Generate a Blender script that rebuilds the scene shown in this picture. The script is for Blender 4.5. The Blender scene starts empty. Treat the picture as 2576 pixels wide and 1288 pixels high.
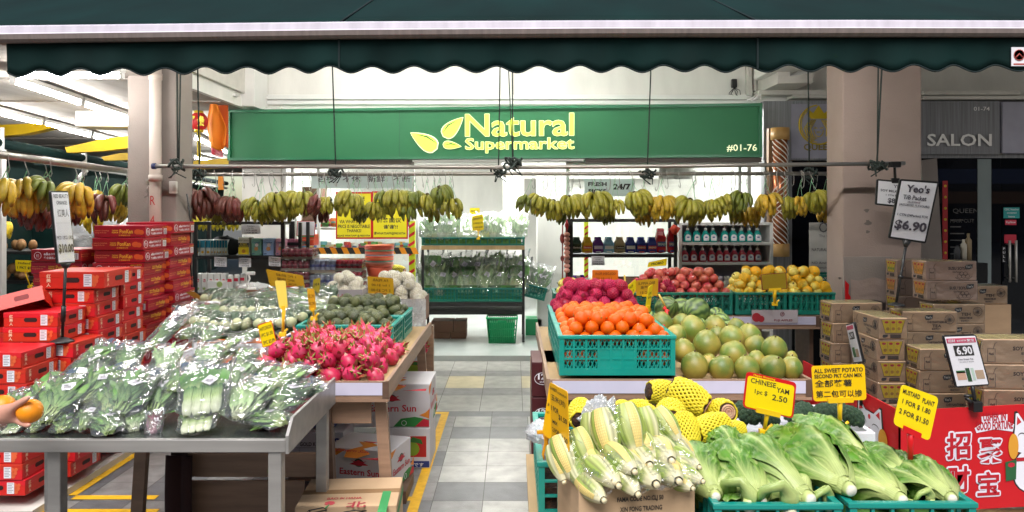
import bpy, bmesh, math, random
from mathutils import Vector, Matrix, Euler, noise
rnd = random.Random(7)
PI = math.pi; R = math.radians
SC = bpy.context.scene; COL = SC.collection
# ------------------------------------------------------------------ camera, sky, sun, exposure
EYE = 1.70                                  # eye height of the photographer
F_, CX_, CY_ = 1859.7, 1292.4, 525.8        # focal length / vanishing point, in units of a 2576 px wide picture
cd = bpy.data.cameras.new('camera'); cam = bpy.data.objects.new('camera', cd); COL.objects.link(cam)
cam.location = (0, 0, EYE); cam.rotation_euler = (R(90), 0, 0)
cd.sensor_width = 36; cd.lens = 36*F_/2576; cd.shift_x = (1288-CX_)/2576; cd.shift_y = (CY_-644)/2576
cd.clip_start = .05; cd.clip_end = 300; SC.camera = cam
W_ = bpy.data.worlds.new('World'); SC.world = W_; W_.use_nodes = True
nt = W_.node_tree; bg = nt.nodes['Background']; sky = nt.nodes.new('ShaderNodeTexSky')
sky.sky_type = 'NISHITA'; sky.sun_disc = False; sky.sun_elevation = R(24); sky.sun_rotation = R(168)
nt.links.new(sky.outputs[0], bg.inputs[0]); bg.inputs[1].default_value = .058
sl = bpy.data.lights.new('sun', 'SUN'); sl.energy = 2.9; sl.angle = R(36); sl.color = (1, .955, .93)
sun = bpy.data.objects.new('sun', sl); COL.objects.link(sun); sun.location = (0, -10, 20)
sun.rotation_euler = (R(35), 0, R(-12))    # overcast evening light from behind and above the camera
vs = SC.view_settings; vs.view_transform = 'Standard'; vs.look = 'None'; vs.gamma = 1; vs.exposure = 0.95
SC.cycles.max_bounces = 8; SC.cycles.transparent_max_bounces = 24; SC.cycles.diffuse_bounces = 4
SC.cycles.glossy_bounces = 3; SC.cycles.transmission_bounces = 4
SC.cycles.use_denoising = True; SC.cycles.caustics_reflective = False; SC.cycles.caustics_refractive = False
SC.cycles.sample_clamp_indirect = 6

def W(px, py, Y):                           # point at depth Y that the picture shows at (px, py)
    return Vector(((px-CX_)*Y/F_, Y, EYE-(py-CY_)*Y/F_))
def X(px, Y): return (px-CX_)*Y/F_
def Z(py, Y): return EYE-(py-CY_)*Y/F_

# ------------------------------------------------------------------ materials
def lin(c): return c/12.92 if c <= .04045 else ((c+.055)/1.055)**2.4
def C(h, k=1.0):
    h = h.lstrip('#'); return tuple(lin(int(h[i:i+2], 16)/255)*k for i in (0, 2, 4)) + (1,)
def nd(nt, t, **kw):
    n = nt.nodes.new('ShaderNode'+t)
    for k, v in kw.items():
        if k in n.inputs: n.inputs[k].default_value = v
        else: setattr(n, k, v)
    return n
MATS = {}
def mat(name, col, rough=.5, metal=0, spec=.5, var=.12, vs=6., bump=0, bs=30., rv=0, emit=None, estr=0, attr=False, trans=0, alpha=1, coat=0, sss=0, col2=None, stretch=None, det=3):
    """principled material: colour broken up by noise (var, vs), bump noise, per-object value change (rv), optional second colour"""
    m = bpy.data.materials.new(name); m.use_nodes = True; t = m.node_tree; L = t.links.new
    p = t.nodes['Principled BSDF']; p.inputs['Roughness'].default_value = rough; p.inputs['Metallic'].default_value = metal
    p.inputs['Specular IOR Level'].default_value = spec
    if trans: p.inputs['Transmission Weight'].default_value = trans
    if alpha < 1: p.inputs['Alpha'].default_value = alpha
    if coat: p.inputs['Coat Weight'].default_value = coat
    if sss:
        p.inputs['Subsurface Weight'].default_value = sss; p.inputs['Subsurface Radius'].default_value = (.02, .01, .006); p.inputs['Subsurface Scale'].default_value = .5
    tc = nd(t, 'TexCoord'); vec = tc.outputs['Object']
    if stretch:
        mp = nd(t, 'Mapping'); L(vec, mp.inputs[0]); mp.inputs['Scale'].default_value = stretch; vec = mp.outputs[0]
    src = None
    if attr:
        a = nd(t, 'Attribute', attribute_name='Col'); src = a.outputs['Color']
    if var or col2:
        n = nd(t, 'TexNoise', Scale=vs, Detail=det); L(vec, n.inputs['Vector'])
        mx = nd(t, 'MixRGB')
        if col2:
            rp = nd(t, 'ValToRGB'); L(n.outputs['Fac'], rp.inputs[0]); e = rp.color_ramp.elements
            e[0].position = .38; e[1].position = .62; e[0].color = col; e[1].color = col2; src = rp.outputs[0]
        else:
            mr = nd(t, 'MapRange'); L(n.outputs['Fac'], mr.inputs[0]); mr.inputs[1].default_value = .25; mr.inputs[2].default_value = .75
            mr.inputs[3].default_value = 1-var; mr.inputs[4].default_value = 1+var*.6
            mx.blend_type = 'MULTIPLY'; mx.inputs[0].default_value = 1
            if src: L(src, mx.inputs[1])
            else: mx.inputs[1].default_value = col
            cb = nd(t, 'CombineColor')
            for i in range(3): L(mr.outputs[0], cb.inputs[i])
            L(cb.outputs[0], mx.inputs[2]); src = mx.outputs[0]
    if rv:
        oi = nd(t, 'ObjectInfo'); mr = nd(t, 'MapRange'); L(oi.outputs['Random'], mr.inputs[0])
        mr.inputs[3].default_value = 1-rv; mr.inputs[4].default_value = 1+rv*.5
        hs = nd(t, 'HueSaturation'); L(mr.outputs[0], hs.inputs['Value'])
        mh = nd(t, 'MapRange'); L(oi.outputs['Random'], mh.inputs[0]); mh.inputs[3].default_value = .5+rv*.04; mh.inputs[4].default_value = .5-rv*.04
        L(mh.outputs[0], hs.inputs['Hue'])
        if src: L(src, hs.inputs['Color'])
        else: hs.inputs['Color'].default_value = col
        src = hs.outputs[0]
    if src: L(src, p.inputs['Base Color'])
    else: p.inputs['Base Color'].default_value = col
    if bump:
        n = nd(t, 'TexNoise', Scale=bs, Detail=4); L(vec, n.inputs['Vector'])
        b = nd(t, 'Bump', Strength=bump, Distance=.01); L(n.outputs['Fac'], b.inputs['Height']); L(b.outputs[0], p.inputs['Normal'])
    if emit: p.inputs['Emission Color'].default_value = emit; p.inputs['Emission Strength'].default_value = estr
    MATS[name] = m; return m
def flat(hexc, rough=.6, k=.9):             # plain printed ink or plastic of one colour
    n = 'ink_'+hexc.strip('#')+str(rough)+str(k)
    return MATS.get(n) or mat(n, C(hexc, k), rough, var=.05)
def film(name, fac=.16, tint=(1, 1, 1, 1), bump=.9, scale=14., rough=.12, haze=.0, top=.75):
    """clear crinkled plastic: see-through with wrinkled glossy reflections"""
    m = bpy.data.materials.new(name); m.use_nodes = True; t = m.node_tree; L = t.links.new; t.nodes.remove(t.nodes['Principled BSDF'])
    o = t.nodes['Material Output']; tr = nd(t, 'BsdfTransparent'); tr.inputs[0].default_value = tint
    gl = nd(t, 'BsdfGlossy', Roughness=rough); gl.inputs[0].default_value = (1, 1, 1, 1)
    tc = nd(t, 'TexCoord'); n = nd(t, 'TexNoise', Scale=scale, Detail=3); L(tc.outputs['Object'], n.inputs['Vector'])
    n2 = nd(t, 'TexVoronoi', Scale=scale*.8); n2.feature = 'DISTANCE_TO_EDGE'; L(n.outputs['Color'], n2.inputs['Vector'])
    mw = nd(t, 'MixRGB'); mw.inputs[0].default_value = .35; L(tc.outputs['Object'], mw.inputs[1]); L(n.outputs['Color'], mw.inputs[2]); L(mw.outputs[0], n2.inputs['Vector'])
    ad = nd(t, 'Math', operation='ADD'); L(n.outputs['Fac'], ad.inputs[0]); L(n2.outputs['Distance'], ad.inputs[1])
    b = nd(t, 'Bump', Strength=bump, Distance=.03); L(ad.outputs[0], b.inputs['Height']); L(b.outputs[0], gl.inputs['Normal'])
    fr = nd(t, 'LayerWeight', Blend=.35); L(b.outputs[0], fr.inputs['Normal'])
    mr = nd(t, 'MapRange'); L(fr.outputs['Fresnel'], mr.inputs[0]); mr.inputs[3].default_value = fac; mr.inputs[4].default_value = top
    mx = nd(t, 'MixShader'); L(mr.outputs[0], mx.inputs[0]); L(tr.outputs[0], mx.inputs[1]); L(gl.outputs[0], mx.inputs[2])
    last = mx.outputs[0]
    if haze:
        df = nd(t, 'BsdfDiffuse'); df.inputs[0].default_value = (.8, .83, .85, 1); m2 = nd(t, 'MixShader'); m2.inputs[0].default_value = haze
        L(last, m2.inputs[1]); L(df.outputs[0], m2.inputs[2]); last = m2.outputs[0]
    L(last, o.inputs['Surface']); MATS[name] = m; return m
def glow(name, col, s):
    return mat(name, col, .4, var=0, emit=col, estr=s)

# ------------------------------------------------------------------ mesh builder
TXT = {}
TS = bpy.data.scenes.new('text_scratch')
def glyphs(s, bold):
    k = (s, bold)
    if k not in TXT:
        c = bpy.data.curves.new('t', 'FONT'); c.body = s; c.resolution_u = 2; c.offset = bold; c.space_line = 1.0; c.align_x = 'CENTER'
        o = bpy.data.objects.new('t', c); TS.collection.objects.link(o); TS.view_layers[0].update(); dg = TS.view_layers[0].depsgraph
        m = bpy.data.meshes.new_from_object(o.evaluated_get(dg))
        V = [(v.co.x, v.co.y) for v in m.vertices]; Fs = [tuple(p.vertices) for p in m.polygons]
        bpy.data.objects.remove(o); bpy.data.curves.remove(c); bpy.data.meshes.remove(m)
        if not V: V = [(0, 0), (1, 0), (1, 1)]; Fs = [(0, 1, 2)]
        x0 = min(v[0] for v in V); x1 = max(v[0] for v in V); y0 = min(v[1] for v in V); y1 = max(v[1] for v in V)
        TXT[k] = ([((x-x0)/max(x1-x0, 1e-6), (y-y0)/max(y1-y0, 1e-6)) for x, y in V], Fs, (x1-x0)/max(y1-y0, 1e-6))
    return TXT[k]
I4 = Matrix.Identity(4)
def T(x, y, z): return Matrix.Translation((x, y, z))
def RX(a): return Matrix.Rotation(R(a), 4, 'X')
def RY(a): return Matrix.Rotation(R(a), 4, 'Y')
def RZ(a): return Matrix.Rotation(R(a), 4, 'Z')
def S(x, y=None, z=None): return Matrix.Diagonal((x, y or x, z or (x if y is None else 1), 1))
class MB:
    def __init__(s): s.v = []; s.f = []; s.m = []; s.s = []; s.c = []; s.col = (1, 1, 1)
    def add(s, V, Fs, mi=0, sm=0, M=None, cols=None):
        b = len(s.v)
        for i, v in enumerate(V):
            v = Vector(v); s.v.append(M @ v if M is not None else v); s.c.append(cols[i] if cols else s.col)
        for f in Fs: s.f.append(tuple(b+i for i in f)); s.m.append(mi); s.s.append(sm)
    def box(s, x0, y0, z0, x1, y1, z1, mi=0, M=None, bv=0):
        if bv:
            bm = bmesh.new(); bmesh.ops.create_cube(bm, size=1)
            for v in bm.verts: v.co = Vector(((x0+x1)/2+v.co.x*(x1-x0), (y0+y1)/2+v.co.y*(y1-y0), (z0+z1)/2+v.co.z*(z1-z0)))
            bmesh.ops.bevel(bm, geom=bm.edges[:], offset=bv, segments=2, affect='EDGES', profile=.5)
            bm.verts.index_update(); V = [v.co.copy() for v in bm.verts]; Fs = [[v.index for v in f.verts] for f in bm.faces]; bm.free()
            s.add(V, Fs, mi, 0, M); return
        V = [(x0, y0, z0), (x1, y0, z0), (x1, y1, z0), (x0, y1, z0), (x0, y0, z1), (x1, y0, z1), (x1, y1, z1), (x0, y1, z1)]
        s.add(V, [(3, 2, 1, 0), (4, 5, 6, 7), (0, 1, 5, 4), (1, 2, 6, 5), (2, 3, 7, 6), (3, 0, 4, 7)], mi, 0, M)
    def quad(s, a, b, c, d, mi=0, M=None): s.add([a, b, c, d], [(0, 1, 2, 3)], mi, 0, M)
    def rect(s, x0, z0, x1, z1, mi=0, y=0, M=None): s.quad((x0, y, z0), (x1, y, z0), (x1, y, z1), (x0, y, z1), mi, M)   # upright, faces -Y
    def prism(s, P, y0, y1, mi=0, M=None, sm=0):            # outline P in x,z pushed from y0 to y1
        n = len(P); V = [(x, y0, z) for x, z in P]+[(x, y1, z) for x, z in P]
        s.add(V, [tuple(range(n)), tuple(range(2*n-1, n-1, -1))]+[(i+n, (i+1) % n+n, (i+1) % n, i) for i in range(n)], mi, sm, M)
    def tube(s, P, r, n=8, mi=0, M=None, cap=1, cols=None, flat=1.):
        P = [Vector(p) for p in P]; k = len(P); rr = r if isinstance(r, (list, tuple)) else [r]*k; V = []; Fs = []; cc = []
        up = None
        for i in range(k):
            d = (P[min(i+1, k-1)]-P[max(i-1, 0)])
            d = d.normalized() if d.length > 1e-9 else Vector((0, 0, 1))
            if up is None:
                up = Vector((0, 0, 1)) if abs(d.z) < .9 else Vector((1, 0, 0))
            a = d.cross(up).normalized(); up = a.cross(d).normalized()
            for j in range(n):
                t = 2*PI*j/n; V.append(P[i]+a*(math.cos(t)*rr[i])+up*(math.sin(t)*rr[i]*flat)); cc.append(cols[i] if cols else s.col)
        for i in range(k-1):
            for j in range(n):
                Fs.append((i*n+j, i*n+(j+1) % n, (i+1)*n+(j+1) % n, (i+1)*n+j))
        if cap: Fs += [tuple(range(n-1, -1, -1)), tuple((k-1)*n+j for j in range(n))]
        s.add(V, Fs, mi, 1, M, cc)
    def lathe(s, prof, n=16, mi=0, M=None, sm=1, cols=None):
        k = len(prof); V = []; Fs = []; cc = []
        for i, (r, z) in enumerate(prof):
            for j in range(n): t = 2*PI*j/n; V.append((r*math.cos(t), r*math.sin(t), z)); cc.append(cols[i] if cols else s.col)
        for i in range(k-1):
            for j in range(n): Fs.append((i*n+j, i*n+(j+1) % n, (i+1)*n+(j+1) % n, (i+1)*n+j))
        if prof[0][0] > 1e-4: Fs.append(tuple(range(n-1, -1, -1)))
        if prof[-1][0] > 1e-4: Fs.append(tuple((k-1)*n+j for j in range(n)))
        s.add(V, Fs, mi, sm, M, cc)
    def grid(s, fn, nu, nv, mi=0, M=None, sm=1, cf=None, wrap=0):
        V = []; cc = []
        for i in range(nu+1):
            for j in range(nv+1):
                u, v = i/nu, j/nv; V.append(fn(u, v)); cc.append(cf(u, v) if cf else s.col)
        s.add(V, [(i*(nv+1)+j, (i+1)*(nv+1)+j, (i+1)*(nv+1)+j+1, i*(nv+1)+j+1) for i in range(nu) for j in range(nv)], mi, sm, M, cc)
    def ball(s, r, n=12, m=8, mi=0, M=None, fn=None, cf=None):
        def g(u, v):
            th = PI*u; ph = 2*PI*v; d = Vector((math.sin(th)*math.cos(ph), math.sin(th)*math.sin(ph), -math.cos(th)))
            if fn: return fn(d)
            return Vector((d.x*r[0], d.y*r[1], d.z*r[2])) if isinstance(r, (tuple, list)) else d*r
        s.grid(g, m, n, mi, M, 1, (lambda u, v: cf(u, v)) if cf else None)
    def text(s, st, x, z, w, h, mi=0, y=-.002, bold=0., M=None, keep=True, flip=False):
        """lettering that fills the box of width w and height h whose lower left corner is (x, z); keep = never wider than the font"""
        V, Fs, asp = glyphs(st, bold)
        if keep:
            if w/h > asp*1.25: nw = h*asp*1.25; x += (w-nw)/2; w = nw
            elif w/h < asp*.7: nh = w/asp/.7; z += (h-nh)/2; h = nh
        s.add([(x+(1-a if flip else a)*w, y, z+b*h) for a, b in V], Fs, mi, 0, M)
    def mesh(s, name, mats):
        me = bpy.data.meshes.new(name); me.from_pydata(s.v, [], s.f)
        for m in (mats if isinstance(mats, (list, tuple)) else [mats]): me.materials.append(MATS[m] if isinstance(m, str) else m)
        me.polygons.foreach_set('material_index', s.m); me.polygons.foreach_set('use_smooth', [bool(x) for x in s.s])
        if any(c != (1, 1, 1) for c in s.c):
            a = me.color_attributes.new('Col', 'FLOAT_COLOR', 'POINT'); a.data.foreach_set('color', [x for c in s.c for x in (c[0], c[1], c[2], 1)])
        me.update(); return me
    def build(s, name, mats, parent=None, M=None, **kw):
        return put(name, s.mesh(name, mats), parent, M, **kw)
def put(name, me, parent=None, M=None, label=None, cat=None, group=None, kind=None):
    o = bpy.data.objects.new(name, me); COL.objects.link(o)
    if parent is not None: o.parent = parent
    if M is not None: o.matrix_basis = M
    return tag(o, label, cat, group, kind)
def tag(o, label=None, cat=None, group=None, kind=None):
    for k, v in (('label', label), ('category', cat), ('group', group), ('kind', kind)):
        if v: o[k] = v
    return o
def thing(name, label, cat, M=None, group=None): return put(name, None, None, M, label, cat, group)
KIDS = {}
def kids(o):
    if o not in KIDS: KIDS[o] = [c for c in o.children]
    return KIDS[o]
def dup(o, M, label=None, group=None, parent=None):
    c = o.copy(); COL.objects.link(c); c.parent = parent
    if M is not None: c.matrix_basis = M
    if label: c['label'] = label
    if group: c['group'] = group
    for k in kids(o): dup(k, None, parent=c)
    return c
def struct(name, mb, mats, M=None): return mb.build(name, mats, None, M, kind='structure')
ORD = ['topmost', 'second', 'third', 'fourth', 'fifth', 'sixth', 'seventh', 'eighth', 'ninth', 'tenth', 'eleventh', 'twelfth', 'thirteenth', 'fourteenth', 'fifteenth', 'sixteenth', 'seventeenth', 'eighteenth', 'nineteenth']
def nz(p, s=1.): return noise.noise(Vector(p)*s)
# ------------------------------------------------------------------ material palette
mat('tile_light', C('#a9a8a2', .8), .35, var=.34, vs=9, bump=.15, bs=120, det=6)
mat('tile_mid', C('#8d8c8a', .72), .38, var=.36, vs=11, bump=.15, bs=120, det=6)
mat('tile_dark', C('#6f7072', .7), .4, var=.25, vs=11, bump=.15, bs=120, det=6)
mat('tile_cream', C('#c3b795', .78), .38, var=.2, vs=9, bump=.1, bs=120, det=6)
mat('grout', C('#5a5854'), .9, var=.2)
mat('asphalt', C('#55544f'), .9, var=.3, vs=20, bump=.3, bs=80)
mat('yellow_tape', C('#e8b31c', .85), .6, var=.25, vs=18, det=6)
mat('vinyl_floor', C('#b9c0bd', .8), .3, var=.12, vs=5)
mat('white_wall', C('#eceae4', .84), .75, var=.13, vs=2.5, stretch=(1.6, 1.6, .5), bump=.12, bs=60, det=6)
mat('stucco', C('#cbbdb4', .42), .85, var=.13, vs=3, bump=.35, bs=90, det=7)
mat('stucco_pink', C('#c6afa4', .56), .85, var=.14, vs=2.6, bump=.3, bs=90, det=7)
mat('pipe_pvc', C('#cdbdb1', .75), .5, var=.12, vs=4)
mat('white_paint', C('#ecebe8', .85), .45, var=.06, vs=4)
mat('offwhite', C('#d8d4cc', .8), .55, var=.12, vs=7)
mat('ceiling_board', C('#b9b1a8', .7), .85, var=.25, vs=2.2, stretch=(3, .5, 1), det=6)
mat('canvas', C('#0b3a37', .4), .85, spec=.2, var=.5, vs=1.7, stretch=(1.4, .5, .6), bump=.12, bs=6, det=5)
mat('canvas_hem', C('#071d1e'), .9, var=.1)
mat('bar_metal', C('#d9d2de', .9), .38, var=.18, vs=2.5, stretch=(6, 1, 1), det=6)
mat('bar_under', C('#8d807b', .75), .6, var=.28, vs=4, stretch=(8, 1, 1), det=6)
mat('green_sign', C('#278552', .6), .6, var=.05, vs=2)
mat('green_frame', C('#1f7a50', .7), .35, var=.05)
glow('sign_yellow', C('#dcf24e'), .42); glow('sign_halo', C('#f0f7c8'), .35)
mat('black_metal', C('#1b1b1c'), .45, var=.1); mat('black_plastic', C('#161617'), .35, var=.08)
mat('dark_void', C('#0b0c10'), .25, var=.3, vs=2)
mat('galv', C('#a9a39c', .8), .38, .75, var=.2, vs=6, stretch=(.3, 3, 3))
mat('steel', C('#b3b0ab', .8), .34, .45, var=.22, vs=5, stretch=(.4, 3, 3), bump=.04, bs=60)
mat('steel_top', C('#7f8683', .8), .22, .85, var=.25, vs=7)
mat('rope', C('#26302c'), .9, var=.25, vs=60, bump=.5, bs=300)
mat('twine', C('#8fc79a', .9), .6, var=.2, vs=40)
mat('yellow_steel', C('#e0b718', .85), .5, var=.15)
mat('salon_board', C('#8f9094', .85), .45, var=.45, vs=5, stretch=(14, 1, .25), det=6)
mat('salon_board_dark', C('#808186', .85), .45, var=.45, vs=5, stretch=(14, 1, .25), det=6)
mat('gold', C('#d3b52a', .9), .35, .3, var=.12); mat('gold_dim', C('#9a8642', .8), .4, .4, var=.1)
mat('silver_letter', C('#e6e5e3', .92), .4, 0, var=.08)
mat('lavender_panel', C('#a3a2b2', .85), .5, var=.1)
mat('salon_glass', C('#0c0e14'), .06, spec=.4, var=.4, vs=1.3)
mat('wood', C('#a8876f', .75), .45, var=.3, vs=3, stretch=(1, 1, 9), bump=.1, bs=20, det=6)
mat('wood_h', C('#a8876f', .75), .45, var=.3, vs=3, stretch=(1, 9, 9), bump=.1, bs=20, det=6)
mat('wood_dark', C('#6d5343', .7), .5, var=.3, vs=3, stretch=(1, 6, 9), det=6)
mat('ply', C('#c9a878', .7), .6, var=.2, vs=4, stretch=(6, 1, 1))
mat('lavender_strip', C('#cfcbe0', .85), .4, var=.06)
mat('teal', C('#129a8c', .8), .32, var=.1, vs=6, coat=.15, rv=.08); mat('green_dark_crate', C('#0f7a68', .8), .4, var=.12, rv=.1)
mat('green_basket', C('#1fae6c', .8), .35, var=.1)
mat('card', C('#c9a885', .92), .75, var=.12, vs=5, stretch=(1, 1, 4), det=5, rv=.08); mat('card_in', C('#9c7850', .75), .8, var=.12)
mat('card_pink', C('#c6a592', .92), .75, var=.12, vs=5, rv=.08)
mat('red_box', C('#d9251a', .8), .45, var=.12, vs=4, coat=.06, rv=.12); mat('red_dark', C('#b3172a', .72), .42, var=.12, vs=4, coat=.06, rv=.12)
mat('red_print', C('#ef6a3c', .8), .4, var=.25, vs=14); mat('paper', C('#ecebf0', .86), .6, var=.04)
mat('ink', C('#23211f'), .6, var=.05); mat('ink_grey', C('#5a5558'), .6, var=.05)
mat('sign_card', C('#f3d60a', .92), .35, var=.05, rv=.04); mat('sign_card_amber', C('#dba51a', .85), .4, var=.1)
mat('sign_red', C('#d4141c', .85), .35, var=.04); mat('clip_yellow', C('#eec01c', .9), .3, var=.05)
mat('styro', C('#e9e9ee', .86), .7, var=.05, vs=30, bump=.2, bs=200)
film('bag', .05, (.99, .995, .99, 1), 1.0, 4.5, .07, .055, .85); film('bag_fine', .02, (.985, .99, .985, 1), .9, 11, .08, .004, .22)
film('wrap', .02, (.98, .98, .98, 1), .35, 7, .12, .02); film('poly_white', .16, (.85, .87, .9, 1), 1., 18, .15, .3)
film('pane', .035, (.975, .99, .985, 1), .0, 1, .02)
film('sign_cover', .01, (1, 1, 1, 1), .15, 4, .1, 0, .12); film('cling', .01, (.99, .99, .98, 1), .7, 9, .1, .01, .3)
glow('tube_glow', (1, .985, .955, 1), 85); glow('tube_glow_awning', (1, .975, .925, 1), 100); glow('tube_glow_shop', (.985, .995, .97, 1), 190)

# ------------------------------------------------------------------ ground
m = MB(); m.quad((-40, -20, -.03), (40, -20, -.03), (40, 60, -.03), (-40, 60, -.03)); struct('ground', m, 'asphalt')
m = MB(); m.box(-30, -16, -.03, 30, -15, 7.5)
for k in range(14): m.box(-28+k*4, -14.99, 3.2, -25.4+k*4, -14.95, 5.2, 1); m.box(-28+k*4, -14.99, .2, -25.2+k*4, -14.95, 2.6, 1)
m.build('opposite_building', ['stucco_pink', 'dark_void'], label='dim shophouse row across the street behind the photographer', cat='building')
m = MB(); TL = .2925
def tilerow(y0, y1, kinds, w=TL, off=-.18):
    i = math.floor((-7.5-off)/w)
    while off+i*w < 7.5:
        x = off+i*w; k = kinds(i); m.quad((x+.002, y0+.002, 0), (x+w-.002, y0+.002, 0), (x+w-.002, y1-.002, 0), (x+.002, y1-.002, 0), k); i += 1
y = 4.308-TL*13; r_ = random.Random(3)
row = -13
while y < 5.95:
    dark = row in (0, 4, -4, -8)
    tilerow(y, y+TL, lambda i: (2 if dark else (1 if (i*7+row*3) % 5 == 0 else 0)) if i > -2 else (1 if r_.random() < .7 else 2)); y += TL; row += 1
tilerow(6.05, 6.21, lambda i: 2, TL*2)
tilerow(6.21, 6.75, lambda i: 0, TL*1.25, -.29); tilerow(6.75, 7.02, lambda i: 1, TL*1.25, -.29)
tilerow(7.02, 7.52, lambda i: (0, 3)[i % 2], TL*1.25, -.29); tilerow(7.52, 7.77, lambda i: 1, TL*1.25, -.29); tilerow(7.77, 8.27, lambda i: 0, TL*1.25, -.29)
struct('pavement', m, ['tile_light', 'tile_mid', 'tile_dark', 'tile_cream'])
m = MB(); m.quad((-7.6, .3, -.004), (7.6, .3, -.004), (7.6, 8.3, -.004), (-7.6, 8.3, -.004)); struct('pavement_grout', m, 'grout')
m = MB()
for q in ((-.60, 3.2, -.54, 6.12), (-.72, 6.12, -.54, 6.18), (-.70, 4.30, -.60, 4.36), (-2.59, 4.32, -2.1, 4.38), (-2.64, 4.12, -2.0, 4.18), (-2.64, 4.38, -2.59, 6.0), (.3, 3.2, .36, 3.9)):
    m.quad((q[0], q[1], .004), (q[2], q[1], .004), (q[2], q[3], .004), (q[0], q[3], .004))
struct('road_markings', m, 'yellow_tape')
m = MB(); m.box(-2.9, 8.27, -.02, 3.05, 14, .06); struct('shop_floor', m, 'vinyl_floor')
m = MB(); m.quad((-14, 8.32, -.006), (-2.92, 8.32, -.006), (-2.92, 16, -.006), (-14, 16, -.006)); struct('side_pavement', m, 'tile_mid')

# ------------------------------------------------------------------ building: walls, pillars, soffits
def wall(name, label, boxes, mt, cat='wall'):
    m = MB()
    for b in boxes: m.box(*b)
    return m.build(name, mt, label=label, cat=cat)
wall('far_building', 'dim grey wall of the next building beyond the side walkway', [(-24, 18, -1, -8.5, 18.3, 5), (-24, 2, -1, -23.7, 18, 5)], 'stucco')
wall('facade_wall', 'white plastered wall above the green shop sign, running on above the dark salon', [(-2.93, 8.4, 2.82, 9, 8.6, 5.2)], 'white_wall')
def pillar(name, label, x0, x1, mt):
    m = MB(); m.box(x0, 6.1, 0, x1, 6.42, 3.6, bv=.012); return m.build(name, mt, label=label, cat='pillar')
pillar('pillar', 'rough white pillar with a drain pipe down its front beside the red cartons', X(320, 6.1), X(443, 6.1), 'stucco')
pr = pillar('pillar', 'broad pinkish pillar behind the stacked drink cartons, lit white on its side', X(2120, 6.1), X(2319, 6.1), 'stucco_pink')
for px, py, s in ((2180, 530, .02), (2183, 560, .028), (2182, 583, .016), (2112, 700, .012)):
    m = MB(); a = [(s*(1+.5*math.sin(3*t+px))*math.cos(t), s*.8*math.sin(t)) for t in [k*.7 for k in range(9)]]
    m.prism(a, -.0015, .0); m.build('paint_chip', flat('#6f655f'), pr, T(X(px, 6.1), 6.0985, Z(py, 6.1)))
t = thing('drain_pipe', 'cream drain pipe with two collars fixed to the white pillar', 'pipe', T(X(391, 6.03), 6.03, 0))
m = MB(); m.tube([(0, 0, 0), (0, 0, 3.6)], .046, 16); m.build('pipe', 'pipe_pvc', t)
for py in (193, 448):
    m = MB(); m.tube([(0, 0, Z(py, 6.03)-.025), (0, 0, Z(py, 6.03)+.025)], .053, 16); m.build('collar', 'pipe_pvc', t)
m = MB(); m.text('R', -.02, 1.72, .04, .1, 0, -.0475); m.text('4', -.02, 1.56, .035, .1, 0, -.0475); m.build('painted_mark', flat('#b0282a'), t)
m = MB(); m.box(-.03, 0, 0, .03, .035, .1, bv=.006); m.box(-.012, -.006, .03, .012, 0, .07)
t = m.build('switch_box', 'offwhite', None, T(X(467, 6.25)-.02, 6.05, Z(488, 6.25)), label='small cream switch box on the edge of the white pillar', cat='switch')
m = MB(); m.tube([W(470, 488, 6.03), W(480, 560, 6.03), W(478, 620, 6.03), W(484, 760, 6.03)], .006, 6); m.build('cable', 'black_plastic', label='thin black cable running down the corner of the white pillar', cat='cable')
m = MB(); m.tube([W(380, 460, 6.06), W(366, 478, 6.06), W(374, 490, 6.06), W(362, 498, 6.06)], .004, 6); m.box(X(365, 6.06), 6.07, Z(462, 6.06), X(380, 6.06), 6.1, Z(452, 6.06)); m.build('wall_hook', 'galv', label='bent wire hook on the front of the white pillar', cat='hook')
m = MB(); m.box(-2.93, 6.1, 3.6, 9, 8.4, 3.7); m.build('soffit', 'white_wall', label='white soffit over the walkway behind the awning', cat='ceiling')
m = MB(); m.box(-22, 4.55, 2.80, -2.98, 24, 2.9)
for k in range(9): m.box(-12, 4.9+k*1.3, 2.787, -2.98, 4.925+k*1.3, 2.80)
m.build('walkway_ceiling', 'ceiling_board', label='stained grey ceiling boards over the side walkway with tube lights', cat='ceiling')
m = MB(); m.box(-4.9, 8.25, 2.62, -2.94, 8.6, 2.799, bv=.01); m.box(-2.98, 6.1, 2.799, -2.93, 8.4, 3.6); m.build('ceiling_beam', 'white_wall', label='white beam under the side ceiling left of the pillar', cat='beam')

m = MB(); m.box(2.66, 6.425, 3.13, 2.95, 8.2, 3.599, bv=.01); m.build('ceiling_beam', 'white_wall', label='white downstand beam added to keep tube light off the salon wall', cat='beam')  # added beam, blocks the soffit tubes so the salon wall stays darker
# ------------------------------------------------------------------ awning
A = 3.9
pts = [(-150, 66, 109), (300, 61, 103), (900, 54, 95.5), (1500, 51, 91.5), (2150, 50, 90.5), (2760, 52, 91)]
t = thing('awning', 'dark green scalloped awning with a pale metal front bar over the produce', 'awning', T(0, A, 2.6))
def barat(x):
    for (a, b, c), (d, e, f) in zip(pts, pts[1:]):
        if x <= d: u = max(0, (x-a)/(d-a)); return b+(e-b)*u, c+(f-c)*u
    return pts[-1][1:]
n_ = 120; xs = [X(-2600, A)+(X(3700, A)-X(-2600, A))*i/n_ for i in range(n_+1)]
def prof(x):
    a, b = barat(x*F_/A+CX_); zt = Z(a, A)-2.6; zb = Z(b, A)-2.6; h = zt-zb
    return [(.0, zt), (-.012, zt-.1*h), (-.014, zt-.48*h), (-.02, zt-.56*h), (-.016, zt-.85*h), (.0, zb), (.05, zb), (.05, zt)]
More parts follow.
